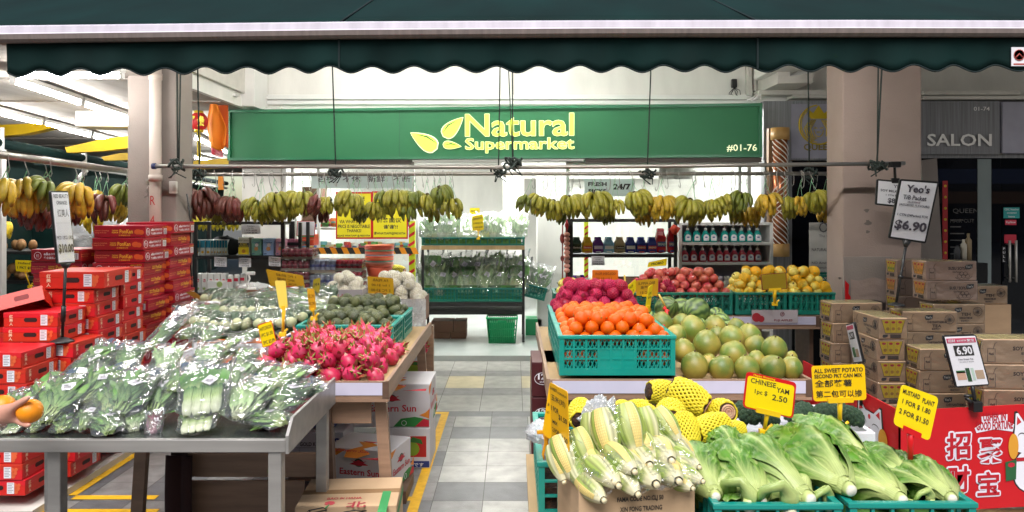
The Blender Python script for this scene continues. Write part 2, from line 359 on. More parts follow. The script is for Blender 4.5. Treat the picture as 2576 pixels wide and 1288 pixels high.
for part, rng, mt in (('front_bar', range(0, 3), 'bar_metal'), ('bar_underside', range(3, 7), 'bar_under')):
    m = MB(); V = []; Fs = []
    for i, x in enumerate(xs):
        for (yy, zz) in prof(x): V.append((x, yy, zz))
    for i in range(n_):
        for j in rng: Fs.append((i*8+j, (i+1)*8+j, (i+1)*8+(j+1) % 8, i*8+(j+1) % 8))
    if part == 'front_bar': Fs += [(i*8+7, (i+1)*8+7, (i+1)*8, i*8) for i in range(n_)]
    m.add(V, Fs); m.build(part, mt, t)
def scal(px):
    k = (1288-px)/1288; mid = 171+11*k*k if k > 0 else 171+2.5*k
    return mid-9*math.cos(2*PI*(px-512)/105.5)
m = MB(); N = 440; x0 = 6; V = []; Fs = []
for i in range(N+1):
    px = x0+(3700-x0)*i/N; a, b = barat(px); zb = Z(b, A)-2.6; ze = Z(scal(px), A)-2.6
    for j in range(5):
        u = j/4; V.append((X(px, A), .03+.012*math.sin(px*.021)*u+.006*math.sin(px*.06+1)*u, zb+.012+(ze-zb-.012)*u))
for i in range(N):
    for j in range(4): Fs.append((i*5+j, i*5+j+1, (i+1)*5+j+1, (i+1)*5+j))
m.add(V, Fs, 0, 1); o = m.build('valance', 'canvas', t); md = o.modifiers.new('s', 'SOLIDIFY'); md.thickness = .003
m = MB(); m.tube([Vector(V[i*5+4]) for i in range(N+1)], .0045, 5); m.build('hem', 'canvas_hem', t)
m = MB(); xl = X(-2600, A); xr = X(3700, A)
m.grid(lambda u, v: (xl+(xr-xl)*u, .03+3.3*v, (Z(barat((xl+(xr-xl)*u)*F_/A+CX_)[0], A)-2.6)-.004+1.5*v-.05*math.sin(PI*v)+.012*nz((u*9, v*3, 0))), 60, 14, 0)
o = m.build('canvas_roof', 'canvas', t); md = o.modifiers.new('s', 'SOLIDIFY'); md.thickness = .004
for px in (850, 1910):
    x = X(px, A); za_ = Z(barat(px)[0], A)-2.6; m = MB(); m.tube([(x, .03+3.3*v/8, za_+.004+1.5*v/8-.05*math.sin(PI*v/8)) for v in range(9)], .006, 5); m.build('seam', 'canvas_hem', t)
    m = MB(); m.box(x-.005, .022, Z(scal(px), A)-2.6, x+.005, .029, Z(barat(px)[1], A)-2.6); m.build('seam', 'canvas_hem', t)
m = MB(); m.box(-.04, -.004, -.05, .05, 0, .05); k = m.build('sticker', 'paper', t, T(X(2568, A), .018, Z(141, A)-2.6))
m = MB(); m.lathe([(.026, 0), (.026, .001), (.03, .001), (.03, 0)], 14, 0, T(0, -.006, .008)@RX(90)); m.tube([(-.018, -.0055, -.005), (0, -.0055, .014), (.018, -.0055, -.005)], .004, 5); m.rect(-.03, -.044, .03, -.036, 0, -.0055)
m.build('sticker_print', flat('#b5524a'), k)
for px in (60, 700, 1900, 2700):
    m = MB(); m.tube([(X(px, A), .05, .0), (X(px, A), 3.3, 1.2)], .018, 8); m.build('folding_arm', 'white_paint', t)

# ------------------------------------------------------------------ tube lights
def tube_light(name, label, p, q, group, glowm='tube_glow', drop=.05):
    p = Vector(p); q = Vector(q); d = (q-p); L = d.length; t = thing(name, label, 'tube light', T(*p)@Matrix.Rotation(math.atan2(d.y, d.x), 4, 'Z'), group)
    m = MB(); m.box(0, -.03, 0, L, .03, .045, bv=.006); m.build('batten', 'white_paint', t)
    m = MB(); m.tube([(.03, 0, -.028), (L-.03, 0, -.028)], .014, 10); m.build('tube', glowm, t)
    for x in (.015, L-.015):
        m = MB(); m.box(x-.012, -.018, -.045, x+.012, .018, .0); m.build('end_cap', 'white_paint', t)
    return t
def D(px, py, z):                            # where the sight line through (px, py) meets the height z
    Y = (z-EYE)*F_/(CY_-py); return Vector((X(px, Y), Y, z))
zc = 2.74
a = D(30, 196, zc); b = D(322, 293, zc); c = a+(b-a)*.52
tube_light('tube_light', 'tube light under the side ceiling nearest the awning, half behind it', a, a+(b-a)*.50, 'tube lights under the side walkway ceiling')
tube_light('tube_light', 'tube light running back towards the white pillar, above the yellow beams', c, b, 'tube lights under the side walkway ceiling')
a = D(-60, 265, zc); b = D(322, 361, zc)
for k, l in ((0, 'front'), (1, 'middle'), (2, 'far')):
    tube_light('tube_light', f'{l} tube light in the long row over the green tarpaulin', a+(b-a)*(k/3), a+(b-a)*((k+.96)/3), 'tube lights under the side walkway ceiling')
a = D(60, 182, zc); b = D(318, 181, zc)
tube_light('tube_light', 'tube light lying crosswise just under the awning scallops', W(40, 186, 5.6)+Vector((0, 0, .01)), W(312, 184, 5.6), 'tube lights under the side walkway ceiling')
tube_light('tube_light', 'tube light seen between the white pillar and the green sign, upper', D(486, 340, zc), D(582, 385, zc), 'tube lights under the side walkway ceiling')
tube_light('tube_light', 'tube light seen between the white pillar and the green sign, lower', D(486, 392, zc), D(612, 420, zc), 'tube lights under the side walkway ceiling')
for k in range(4):
    x = -2.1+k*1.4
    tube_light('tube_light', f'tube light {["over the bagged greens","over the dragon fruit","over the oranges","over the pomelos"][k]} under the awning', (x-.58, 4.75, 2.78), (x+.58, 4.75, 2.78), 'tube lights hidden under the awning', 'tube_glow_awning')
for k in range(2):
    x = -1.7+k*1.9
    tube_light('tube_light', f'tube light {["at the end nearest the lantern","above the shop door"][k]} on the soffit before the sign', (x-.58, 7.1, 3.5), (x+.58, 7.1, 3.5), 'tube lights on the soffit', 'tube_glow_awning')

# ------------------------------------------------------------------ trunking, ducts and cables on the facade
t = thing('cable_trunking', 'double white cable trunking along the wall above the green sign', 'trunking', T(0, 8.4, 0))
for (a, b, z0, z1, dd) in ((650, 1886, 240, 252, .06), (652, 1900, 254, 264, .04)):
    m = MB(); m.box(X(a, 8.4), -dd, Z(z1, 8.4), X(b, 8.4), -.002, Z(z0, 8.4), bv=.006); m.build('duct_run', 'white_paint', t)
m = MB(); m.box(X(1291, 8.38)-.012, -.03, Z(240, 8.4), X(1291, 8.38)+.012, -.002, 3.6); m.build('vertical_run', 'offwhite', t)
t = thing('air_duct', 'boxy white air duct with a square elbow between the pillar and the sign', 'duct', T(0, 0, 0))
m = MB(); m.box(X(505, 7.6), 6.6, Z(222, 7.6), X(585, 7.6), 8.2, 3.59, bv=.01); m.build('duct_box', 'offwhite', t)
m = MB(); m.prism([(X(583, 8.1), Z(270, 8.1)), (X(652, 8.1), Z(272, 8.1)), (X(652, 8.1), 3.59), (X(622, 8.1), 3.59), (X(618, 8.1), Z(243, 8.1)), (X(583, 8.1), Z(240, 8.1))], 7.95, 8.38); m.build('elbow', 'white_paint', t)
m = MB(); m.box(X(572, 7.9), 7.7, Z(249, 7.9), X(612, 7.9), 7.76, Z(242, 7.9), bv=.008); m.build('bracket', 'white_paint', t)
t = thing('wall_bracket', 'white boxy bracket and pipe stub at the top beside the salon', 'bracket', T(0, 0, 0))
m = MB(); m.prism([(X(1932, 8), Z(222, 8)), (X(2018, 8), Z(219, 8)), (X(2018, 8), Z(196, 8)), (X(1962, 8), Z(205, 8)), (X(1962, 8), 3.59), (X(1932, 8), 3.59)], 7.7, 8.38); m.build('box_frame', 'offwhite', t)
m = MB(); m.tube([W(1985, 200, 7.9), W(2035, 172, 7.9)], .055, 12); m.build('pipe_stub', 'white_paint', t)
m = MB(); m.box(X(1880, 8.3), 8.3, Z(240, 8.3), X(1893, 8.3), 8.38, 3.59, bv=.006); m.box(X(1897, 8.3), 8.32, Z(225, 8.3), X(1905, 8.3), 8.38, 3.59); m.build('vertical_duct', 'offwhite', t)
t = thing('cable_trunking', 'grey-white trunking along the wall above the salon boards', 'trunking', T(0, 8.2, 0))
for (a, b, z0, z1) in ((1905, 2120, 228, 240), (2318, 2560, 230, 240), (2318, 2640, 242, 251), (1990, 2100, 240, 248)):
    m = MB(); m.box(X(a, 8.2), -.05, Z(z1, 8.2), X(b, 8.2), .15, Z(z0, 8.2), bv=.006); m.build('duct_run', 'offwhite', t)
m = MB()
for dx in (0, 10): m.tube([W(1880+dx, 253, 7.62), W(1893+dx, 247, 7.62), W(1903+dx, 238, 7.62), W(1905+dx, 250, 7.62)], .012, 8)
m.build('conduit', 'white_paint', label='pair of white flexible cables curling over the end of the green sign', cat='cable')
m = MB(); m.box(-.03, -.05, 0, .03, 0, .1, bv=.01)
for k in range(6): m.tube([(0, -.03, .0), (.06*math.cos(k), -.04, -.03-.01*k), (.08*math.cos(k*1.3), -.03, -.12)], .004, 5)
m.build('cable_junction', 'black_plastic', None, T(X(1845, 8.38), 8.38, Z(222, 8.38)), label='small black junction with loose wires on the white wall above the sign', cat='cable')

# ------------------------------------------------------------------ green shop sign (its right end a little nearer)
SG = T(X(575, 8.2), 8.2, 0)@RZ(-math.degrees(math.atan2(.52, X(1916, 7.68)-X(575, 8.2))))
sw = math.hypot(X(1916, 7.68)-X(575, 8.2), .52)
def sx(px):                                  # distance along the sign of the picture column px
    k = (px-CX_)/F_; x0, y0 = X(575, 8.2), 8.2; ux, uy = (X(1916, 7.68)-x0)/sw, -.52/sw
    return (k*y0-x0)/(ux-k*uy)
def sz(px, py): return Z(py, 8.2-.52*sx(px)/sw)
t = thing('shop_sign', 'long green lightbox sign with glowing yellow leaf emblem and shop name', 'shop sign', SG)
z0, z1 = Z(404, 8.2), Z(277, 8.2)
m = MB(); m.box(.03, 0, z0+.03, sw-.03, .16, z1-.03); m.build('panel', 'green_sign', t)
for u in (.335, .668): m = MB(); m.box(sw*u-.002, -.0015, z0+.03, sw*u+.002, .0, z1-.03); m.build('panel_joint', flat('#1c5238'), t)
m = MB(); m.box(0, -.03, z1-.03, sw, .18, z1); m.box(0, -.03, z0, sw, .18, z0+.03); m.box(0, -.03, z0+.03, .03, .18, z1-.03); m.box(sw-.03, -.03, z0+.03, sw, .18, z1-.03); m.build('frame', 'green_frame', t)
def leafshape(a, b, w, side=1, n=14):        # pointed at a, round at b
    a = Vector(a); b = Vector(b); d = b-a; p = Vector((-d.y, d.x)).normalized(); out = []
    for sgn in (1, -1):
        rr = [(i/n) for i in range(n+1)] if sgn == 1 else [(1-i/n) for i in range(1, n)]
        for u in rr:
            h = w*(u**.85)*math.sqrt(max(0, 1-u**2.6))*1.25
            q = a+d*u+p*(sgn*h); out.append((q.x, q.y))
    return out
def zl(zx, zy):                              # zoom of the emblem to sign coordinates
    px = (1620+zx/3.68)*.6289; py = (420+zy/3.68)*.6289; return (sx(px), sz(px, py))
m = MB(); mh = MB()
for a, b, w in (((80, 408), (480, 650), 165), ((860, 180), (560, 470), 145), ((835, 612), (556, 580), 82)):
    A2, B2 = zl(*a), zl(*b); ww = w/3.68*.6289*8/F_
    mh.prism(leafshape(A2, B2, ww*1.06), -.012, -.001)
    P = leafshape(A2, B2, ww); c = Vector((sum(p[0] for p in P)/len(P), sum(p[1] for p in P)/len(P)))
    m.prism([tuple(c+(Vector(p)-c)*.93) for p in P], -.02, -.012)
mh.build('emblem_edge', 'sign_halo', t); e = m.build('emblem', 'sign_yellow', t)
m = MB()
for P in (((180, 435), (330, 470), (485, 575)), ((560, 415), (640, 300), (780, 225)), ((600, 585), (680, 570), (760, 590))):
    m.tube([(zl(*p)[0], -.02, zl(*p)[1]) for p in P], [.002, .009, .002], 6)
m.build('leaf_vein', 'green_sign', e)
for yy, mt, nm, offs in ((-.008, 'sign_halo', 'letter_edge', [(.0045*math.cos(k*PI/4), .0045*math.sin(k*PI/4), .0004*k) for k in range(8)]), (-.016, 'sign_yellow', 'lettering', [(0, 0, 0)])):
    m = MB()
    for st, a, b in (('Natural', (890, 468), (2486, 120)), ('Supermarket', (890, 668), (2490, 478))):
        A2 = zl(*a); B2 = zl(*b); dz = .03 if st[0] == 'S' else 0
        for dx, dy, o_ in offs: m.text(st, A2[0]+dx, A2[1]+dy-dz, B2[0]-A2[0], B2[1]-A2[1]+dz, 0, yy-o_, .014, keep=False)
    m.build(nm, mt, t)
m = MB(); m.text('#01-76', sx(1828), sz(1828, 382), sx(1904)-sx(1828), .078, 0, -.006, .012, keep=False); m.build('unit_number', 'sign_halo', t)
m = MB(); m.box(sx(1042)-.02, .0, z0-.022, sx(1468), .14, z0-.004); m.build('sign_lower_trim', 'white_paint', t)
for a, b in ((0, sx(1040)-.03), (sx(1470)+.01, sw)): m = MB(); m.box(a, .0, z0-.05, b, .16, z0-.004); m.build('sign_support', flat('#4a4038'), t)

# ------------------------------------------------------------------ shop interior
wall('interior_back_wall', 'white back wall inside the bright shop', [(-2.9, 13.8, .06, 3.4, 14, 3.1)], 'white_wall')
wall('interior_side_wall', 'white inner wall on the drinks shelf side of the shop', [(-2.92, 8.75, .06, -2.8, 13.8, 3.1)], 'white_wall')
wall('interior_side_wall', 'white inner wall on the salon side of the shop', [(3.0, 8.61, .06, 3.12, 13.8, 3.1)], 'white_wall')
wall('shop_ceiling', 'white ceiling inside the bright shop', [(-2.9, 8.5, 2.95, 3.1, 13.8, 3.05)], 'white_wall', 'ceiling')
wall('shop_column', 'square white column at the shop corner under the left end of the green sign', [(X(609, 8.3), 8.3, 0, X(706, 8.3), 8.7, 2.85)], 'white_wall', 'column')
wall('shop_column', 'white column inside the shop just right of the doorway racks', [(X(1352, 9.6), 9.6, .06, X(1424, 9.6), 10.0, 2.95)], 'white_wall', 'column')
wall('partition_wall', 'white partition with a dark opening deep inside the shop', [(X(1265, 12), 12, .06, X(1318, 12), 12.3, 2.95), (-.2, 12.2, 2.2, 2.4, 12.3, 2.95), (.9, 12.4, .06, 3, 12.5, 2.2)], 'white_wall')
for i, (px, py, Y0, Y1) in enumerate(((1188, 455, 8.65, 9.9), (1218, 470, 10.8, 12.2), (1325, 445, 8.65, 9.8), (1600, 470, 8.9, 10.2), (930, 470, 8.9, 10.2), (1480, 450, 10.6, 11.8))):
    x = X(px, 10)
    tube_light('tube_light', ['tube light inside the shop over the leafy greens rack', 'farther tube light inside the shop over the leafy greens rack', 'tube light inside the shop just past the doorway', 'tube light inside the shop behind the fresh picks poster', 'tube light inside the shop behind the yellow notices', 'tube light deep inside the shop past the white column'][i], (x, Y0, 2.88), (x, Y1, 2.88), 'tube lights inside the shop', 'tube_glow_shop')
def shopfront(name, label, x0, x1, bars, Y=8.32):
    t = thing(name, label, 'shop window', T(0, Y, 0)); fr = MB()
    zt = Z(405, Y)
    fr.box(x0, 0, .06, x0+.04, .05, zt); fr.box(x1-.04, 0, .06, x1, .05, zt); fr.box(x0+.04, 0, zt-.04, x1-.04, .05, zt); fr.box(x0+.04, 0, .06, x1-.04, .05, .12)
    for b in bars: fr.box(b-.015, .002, .12, b+.015, .048, zt-.04)
    fr.build('frame', 'white_paint', t); e = [x0+.04]+[b for b in bars]+[x1-.04]
    for a, b in zip(e, e[1:]):
        m = MB(); m.box(a+.015, .02, .12, b-.015, .028, zt-.04); m.build('pane', 'pane', t)
shopfront('shop_window', 'glass shop window behind the yellow handwritten notices', X(710, 8.32), X(1042, 8.32), [X(735, 8.32), X(800, 8.32)])
shopfront('shop_window', 'glass shop window behind the fresh picks poster', X(1424, 8.32), X(1890, 8.32), [X(1862, 8.32)])
m = MB(); m.box(X(1040, 8.3), 8.22, Z(408, 8.3), X(1472, 8.3), 8.42, Z(398, 8.3)-.0, bv=.004); m.build('door_track', 'steel', label='metal sliding door track above the shop entrance', cat='door track')
# ------------------------------------------------------------------ salon front, right
YS = 8.2
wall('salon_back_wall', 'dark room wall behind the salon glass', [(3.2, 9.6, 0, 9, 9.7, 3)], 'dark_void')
t = thing('salon_sign', 'grey streaked salon board with a gold queen emblem, partly behind the pillar', 'salon sign', T(0, YS, 0))
m = MB(); m.box(X(1921, YS), 0, Z(402, YS), X(2140, YS), .1, Z(254, YS)); m.build('board', 'salon_board', t)
m = MB(); m.box(X(1990, YS), -.006, Z(398, YS), X(2140, YS), -.001, Z(262, YS)); m.build('clear_plate', 'lavender_panel', t)
m = MB(); cx, cz, rr = X(2058, YS), Z(314, YS), X(2058+49, YS)-X(2058, YS)
def arc(c, r, a0, a1, n=18, ry=None): return [(c[0]+r*math.cos(R(a0+(a1-a0)*i/n)), -.014, c[1]+(ry or r)*math.sin(R(a0+(a1-a0)*i/n))) for i in range(n+1)]
m.tube(arc((cx, cz), rr, 95, 400, 30), .009, 6); m.tube(arc((cx, cz), rr*.9, 130, 265), .005, 6)
for k in range(4): m.tube([(cx-rr*(.15+.1*k), -.014, cz+rr*.25), (cx-rr*(.42+.1*k), -.014, cz-rr*.2), (cx-rr*(.3+.1*k), -.014, cz-rr*.55), (cx-rr*(.1+.08*k), -.014, cz-rr*(.72+.05*k))], .006, 5)
for k in range(3): m.tube([(cx+rr*(.15+.1*k), -.014, cz+rr*.25), (cx+rr*(.42+.1*k), -.014, cz-rr*.2), (cx+rr*(.38+.1*k), -.014, cz-rr*.6)], .006, 5)
m.tube(arc((cx, cz-rr*.28), rr*.24, 180, 360, 10, rr*.34), .005, 5); m.tube([(cx-.02, -.014, cz-rr*.38), (cx+.02, -.014, cz-rr*.38)], .006, 5)
for s in (-1, 1): m.tube([(cx+s*.05, -.014, cz-rr*.16), (cx+s*.015, -.014, cz-rr*.18)], .006, 5)
m.prism([(cx-.085, cz+rr*.3), (cx+.085, cz+rr*.3), (cx+.1, cz+rr*.42), (cx+.13, cz+rr*.85), (cx+.06, cz+rr*.58), (cx, cz+rr*1.0), (cx-.06, cz+rr*.58), (cx-.13, cz+rr*.85), (cx-.1, cz+rr*.42)], -.018, -.007)
m.build('emblem', 'gold', t)
m = MB(); m.text('QUEEN', X(2021, YS), Z(381, YS), X(2098, YS)-X(2021, YS), .085, 0, -.009, .03); m.build('lettering', 'gold_dim', t)
t = thing('salon_sign', 'dark streaked salon board with pale raised letters right of the pinkish pillar', 'salon sign', T(0, YS, 0))
m = MB(); m.box(X(2300, YS), 0, Z(388, YS), X(2515, YS), .1, Z(254, YS)); m.build('board', 'salon_board_dark', t)
m = MB(); a = X(2330, YS); m.text('SALON', a, Z(368, YS), X(2492, YS)-a, Z(337, YS)-Z(368, YS), 0, -.02, .02); m.text('01-74', X(2447, YS), Z(279, YS), X(2489, YS)-X(2447, YS), .045, 0, -.012, .01); m.build('lettering', 'silver_letter', t)
m = MB(); m.box(X(2519, YS), -.02, Z(386, YS), X(2750, YS), .1, Z(256, YS), bv=.01); m.build('blank_signboard', 'lavender_panel', None, T(0, YS, 0), label='blank lavender-grey signboard at the far right edge', cat='signboard')
t = thing('salon_window', 'dark glass salon front with steel door handles and stickers', 'shop window', T(0, YS+.1, 0)); Y = YS+.1
m = MB(); m.box(X(1990, Y), 0, 0, X(2120, Y), .02, Z(405, Y)); m.box(X(2300, Y), 0, 0, X(2517, Y), .02, Z(398, Y)); m.box(X(2521, Y), 0, 0, X(2790, Y), .02, Z(398, Y)); m.build('glass', 'salon_glass', t)
m = MB(); m.box(X(1921, Y), -.03, 0, X(1990, Y), .1, Z(404, Y)); m.box(X(1990, Y), -.03, Z(405, Y), X(2120, Y), .05, Z(402, Y)); m.box(X(2300, Y), -.04, Z(398, Y), X(2760, Y), .05, Z(389, Y)); m.build('frame', 'salon_board', t)
m = MB(); m.box(X(2458, Y), -.012, 0, X(2492, Y), -.002, Z(400, Y)); m.build('glass_post', flat('#8b9899', .3, .7), t)
for a in (2540, 2556):
    m = MB(); m.tube([W(a, 605, Y-.06)-Vector((0, Y, 0)), W(a, 710, Y-.06)-Vector((0, Y, 0))], .014, 10)
    for b in (615, 700): m.tube([(X(a, Y-.06), -.06, Z(b, Y-.06)), (X(a, Y-.06), .0, Z(b, Y-.06))], .008, 6)
    m.build('door_handle', 'steel', t)
def decal(px0, py0, px1, py1, col, name='door_sticker', lines=(), ink='paper'):
    m = MB(); m.box(X(px0, Y), -.005, Z(py1, Y), X(px1, Y), -.001, Z(py0, Y)); o = m.build(name, flat(col), t)
    if lines:
        m = MB(); h = (py1-py0)/len(lines)
        for i, l in enumerate(lines): m.text(l, X(px0+2, Y), Z(py0+h*(i+.8), Y), X(px1-2, Y)-X(px0+2, Y), Z(py0, Y)-Z(py0+h*.55, Y), 0, -.007, .01)
        m.build('lettering', ink, o)
decal(2524, 522, 2564, 549, '#1d8f8c', lines=('CDC Voucher', 'accepted', 'here')); decal(2528, 553, 2556, 566, '#c02440', lines=('PayNow',)); decal(2526, 590, 2556, 612, '#b01c34')
decal(2520, 620, 2530, 660, '#1a1a1c', lines=('P', 'U', 'L', 'L'))
m = MB()
for i, w in enumerate((62, 84, 60, 70, 54, 66)): m.box(X(2390, Y), -.004, Z(640-i*17, Y), X(2390+w*.5, Y), -.001, Z(637-i*17, Y))
m.text('QUEEN', X(2395, Y), Z(538, Y), .3, .06, 0, -.004); m.text('HAIR CUT', X(2390, Y), Z(560, Y), .27, .04, 0, -.004); m.build('price_lettering', flat('#4c4a48'), t)
m = MB(); m.box(X(2300, Y), -.006, Z(512, Y), X(2790, Y), -.003, Z(482, Y)); m.build('film_band', flat('#2e211c', .15, .6), t)
m = MB(); m.box(X(2300, Y), -.006, Z(462, Y), X(2790, Y), -.003, Z(425, Y)); m.build('blue_film', flat('#141d33', .15, .7), t)
for i, (px, c, h) in enumerate(((2424, '#b9b3a4', 35), (2436, '#8b7a5c', 44), (2408, '#2c2c30', 26))):
    m = MB(); m.lathe([(.032, 0), (.032, .01*h*.55), (.014, .01*h*.62), (.014, .01*h*.72)], 12)
    m.build('salon_bottle', flat(c), None, T(X(px, 8.1), 8.1, Z(660, 8.1)), label=['pale pump bottle standing by the salon window', 'tall tan bottle standing by the salon window', 'short dark bottle standing by the salon window'][i], cat='bottle')
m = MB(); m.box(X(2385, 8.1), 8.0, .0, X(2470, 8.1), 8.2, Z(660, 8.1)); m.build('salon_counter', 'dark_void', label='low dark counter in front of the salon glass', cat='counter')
t = thing('barber_pole', 'copper barber pole with white stripes and tan end caps', 'barber pole', T(X(1962, 8.05), 8.05, 0)); zb, zt = Z(645, 8.05), Z(322, 8.05); r = X(1982, 8.05)-X(1962, 8.05)
mat('copper', C('#b5683f', .85), .22, .6, var=.25, vs=3, stretch=(6, 6, .4))
m = MB(); m.lathe([(r*.92, zb+.1), (r*.92, zt-.1)], 24); m.build('cylinder', 'copper', t)
for k in range(22):
    for sg in (1,):
        m = MB(); h0 = zb+.06+(zt-zb-.2)*k/21; sgn = 1 if k > 13 or k < 8 else -1
        P = []
        for i in range(15):
            a = -PI+PI*i/14; z = h0+sgn*(.5-i/14)*.22
            if zb+.1 < z < zt-.1: P.append((r*.94*math.cos(a), r*.94*math.sin(a), z))
        if len(P) > 2: m.tube(P, .006, 5); m.build('stripe', 'white_paint', t)
for a, b in ((zb, zb+.14), (zt-.13, zt)):
    m = MB(); m.lathe([(0, a), (r*1.15, a), (r*1.15, b), (0, b)], 24); m.build('end_cap', flat('#b98f52', .4), t)
m = MB(); m.box(-r*1.3, r*.3, zb, -r*.9, r*1.1, zt); m.build('back_rail', flat('#8f6a43', .5), t)
t = thing('standing_banner', 'white standing banner with small black print in front of the salon glass', 'banner', T(0, 7.9, 0)); Y = 7.9
m = MB(); m.box(X(2036, Y), 0, .1, X(2150, Y), .01, Z(560, Y)); m.build('sheet', 'offwhite', t)
m = MB(); m.text('Oe', X(2060, Y), Z(585, Y), .16, .11, 0, -.003); m.text('The Olive', X(2060, Y), Z(597, Y), .17, .03, 0, -.003)
for i, l in enumerate(('NATURAL HAIR COLOUR', 'NO Ammonia | NO PPD', 'NO Petrochemical | NO Silicone', 'NO Nickel | NO Alcohol')): m.text(l, X(2042, Y), Z((632, 666, 678, 690)[i], Y), .42, .034, 0, -.003, .01, keep=False)
m.build('lettering', 'ink_grey', t)
m = MB(); m.box(X(2036, Y)-.02, -.05, 0, X(2150, Y), .08, .1, bv=.01); m.build('foot', 'steel', t)
m = MB(); m.prism([(X(2320, 7.6), Z(403, 7.6)), (X(2357, 7.6), Z(398, 7.6)), (X(2378, 7.6), .6), (X(2318, 7.6), .6)], 0, .03); o = m.build('rolled_banner', 'stucco', None, T(0, 7.6, 0), label='pale fabric banner leaning in the corner beside the pinkish pillar', cat='banner')
t = thing('door_couplet', 'narrow red and gold couplet strip hanging beside the pale fabric banner', 'couplet', T(0, 7.7, 0)); Y = 7.7
m = MB(); m.box(X(2372, Y), 0, Z(690, Y), X(2384, Y), .008, Z(455, Y)); m.build('strip', flat('#a8161c'), t)
m = MB()
for k in range(8): m.lathe([(.014, 0), (.014, .003)], 10, 0, T(X(2378, Y), -.001, Z(468+k*28, Y))@RX(90))
m.build('gold_print', 'gold', t)

# ------------------------------------------------------------------ side walkway, left: tarpaulin, beams, lantern, cloth
a = D(-30, 355, 2.35); b = D(330, 419, 2.35); d = (b-a).normalized(); e2 = a+d*12
t = thing('side_awning', 'dark green tarpaulin on a roller along the far side of the walkway', 'awning', T(0, 0, 0))
m = MB(); m.tube([a-d*.8, e2], .05, 12); m.build('roller', 'canvas', t)
m = MB(); m.tube([a-d*.8+Vector((0, 0, -.12)), e2+Vector((0, 0, -.12))], .028, 8); m.build('bar', 'white_paint', t)
m = MB(); nrm = Vector((-d.y, d.x, 0)); m.grid(lambda u, v: a-d*.8+d*(13*u)+nrm*(.1+.05*math.sin(u*60)*v+.1*nz((u*20, v*2, 3)))+Vector((0, 0, -.1-2.0*v)), 80, 8); m.build('sheet', 'canvas', t)
for k, px in enumerate((24, 175, 275)):
    f = [.05, .55, 1.0][k]; q = a+(b-a)*f
    m = MB(); m.tube([q+Vector((.03, -.02, .15)), q+Vector((.03, -.02, -.22))], .035, 4); m.build('roller_bracket', 'white_paint', t)
    m = MB(); m.tube([q+Vector((.05, 0, -.15)), q+Vector((-.35+.2*(k == 2), -.5, -.95))], .03, 4); m.build('diagonal_arm', 'white_paint', t)
for i, (P, lab) in enumerate((([(-30, 312), (0, 314), (88, 310), (135, 321), (62, 337), (-30, 345)], 'yellow steel beam with a tapered end at the picture edge'), ([(163, 371), (255, 350), (322, 342), (322, 372), (258, 380), (168, 384)], 'yellow steel beam reaching the white pillar under the tube lights'), ([(255, 395), (300, 385), (322, 384), (322, 402), (262, 404)], 'lower yellow steel beam just behind the other beam by the pillar'))):
    m = MB(); Y = 7.4+i*.8; m.prism([(X(p, Y), Z(q, Y)) for p, q in P], 0, .12); m.build('steel_beam', 'yellow_steel', None, T(0, Y, 0), label=lab, cat='beam')
m = MB(); Y = 9; m.prism([(X(p, Y), Z(q, Y)) for p, q in ((486, 405), (570, 398), (610, 410), (610, 420), (486, 425))], 0, .12); m.build('steel_beam', 'yellow_steel', None, T(0, Y, 0), label='yellow steel beam seen below the lantern left of the white shop column', cat='beam')
m = MB(); m.box(X(548, 9), 0, Z(478, 9), X(562, 9), .02, Z(440, 9), bv=.005); m.build('tag', flat('#e58a1c'), None, T(0, 9, 0), label='orange tag hanging from the tarpaulin bar behind the red bananas', cat='tag')
Y = 7.6; t = thing('red_lantern', 'red lantern with gold characters and a yellow tassel', 'lantern', T(X(500, Y), Y, Z(306, Y)))
rr = X(521, Y)-X(499, Y); m = MB(); m.lathe([(.04, -rr*1.05)]+[(rr*math.cos(R(a)), rr*1.12*math.sin(R(a))) for a in range(-62, 63, 12)]+[(.04, rr*1.05)], 20); m.build('body', mat('lantern_red', C('#d01f1f', .85), .5, var=.15, stretch=(1, 1, .1)), t)
m = MB()
for s in (-1, 1): m.lathe([(rr*.52, s*rr*1.0-.02), (rr*.5, s*rr*1.0+.02)], 16)
m.build('rim', 'gold', t)
m = MB(); m.text('平', -.075, -.06, .08, .11, 0, -rr*1.03, .03); m.build('lettering', 'gold', t); m = MB(); m.text('贵', .02, -.06, .075, .11, 0, -rr*1.0, .03); m.build('lettering', 'gold', t)
m = MB()
for k in range(9): m.tube([(.012*math.cos(k), .012*math.sin(k), -rr*1.0), (.016*math.cos(k), .016*math.sin(k), -rr*1.0-.32)], .005, 4)
m.build('tassel', flat('#e3c81f'), t)
m = MB(); m.tube([(0, 0, rr*1.0), (0, 0, rr*1.0+.16), (.03, 0, rr+.2), (0, 0, rr+.25), (0, 0, 2.79-Z(306, Y)+.6)], .004, 5); m.build('hook', 'black_metal', t)
Y = 7.75; t = thing('orange_cloth', 'bright orange hanging cloth with a red fringe left of the green sign', 'cloth', T(0, Y, 0))
def cl(u, v):
    xa, xb = 532+(518-532)*min(v*2, 1)+20*max(0, v-.6), 540+(572-540)*min(1, v*1.6)
    x = xa+(xb-xa)*u; y = 246+(366-246)*v+14*v*(1-abs(u-.55)*2); return (X(x, Y), .05*math.sin(u*9+v*2)*v, Z(y, Y))
m = MB(); m.grid(cl, 24, 16); o = m.build('cloth', mat('orange_cloth_m', C('#ee8410', .9), .75, var=.15, vs=4), t); md = o.modifiers.new('s', 'SOLIDIFY'); md.thickness = .006
m = MB()
for k in range(14): p = cl(.1+.55*k/14, 1); m.tube([p, (p[0]+.005, p[1], p[2]-.07)], .005, 4)
m.build('fringe', flat('#c8324a'), t)
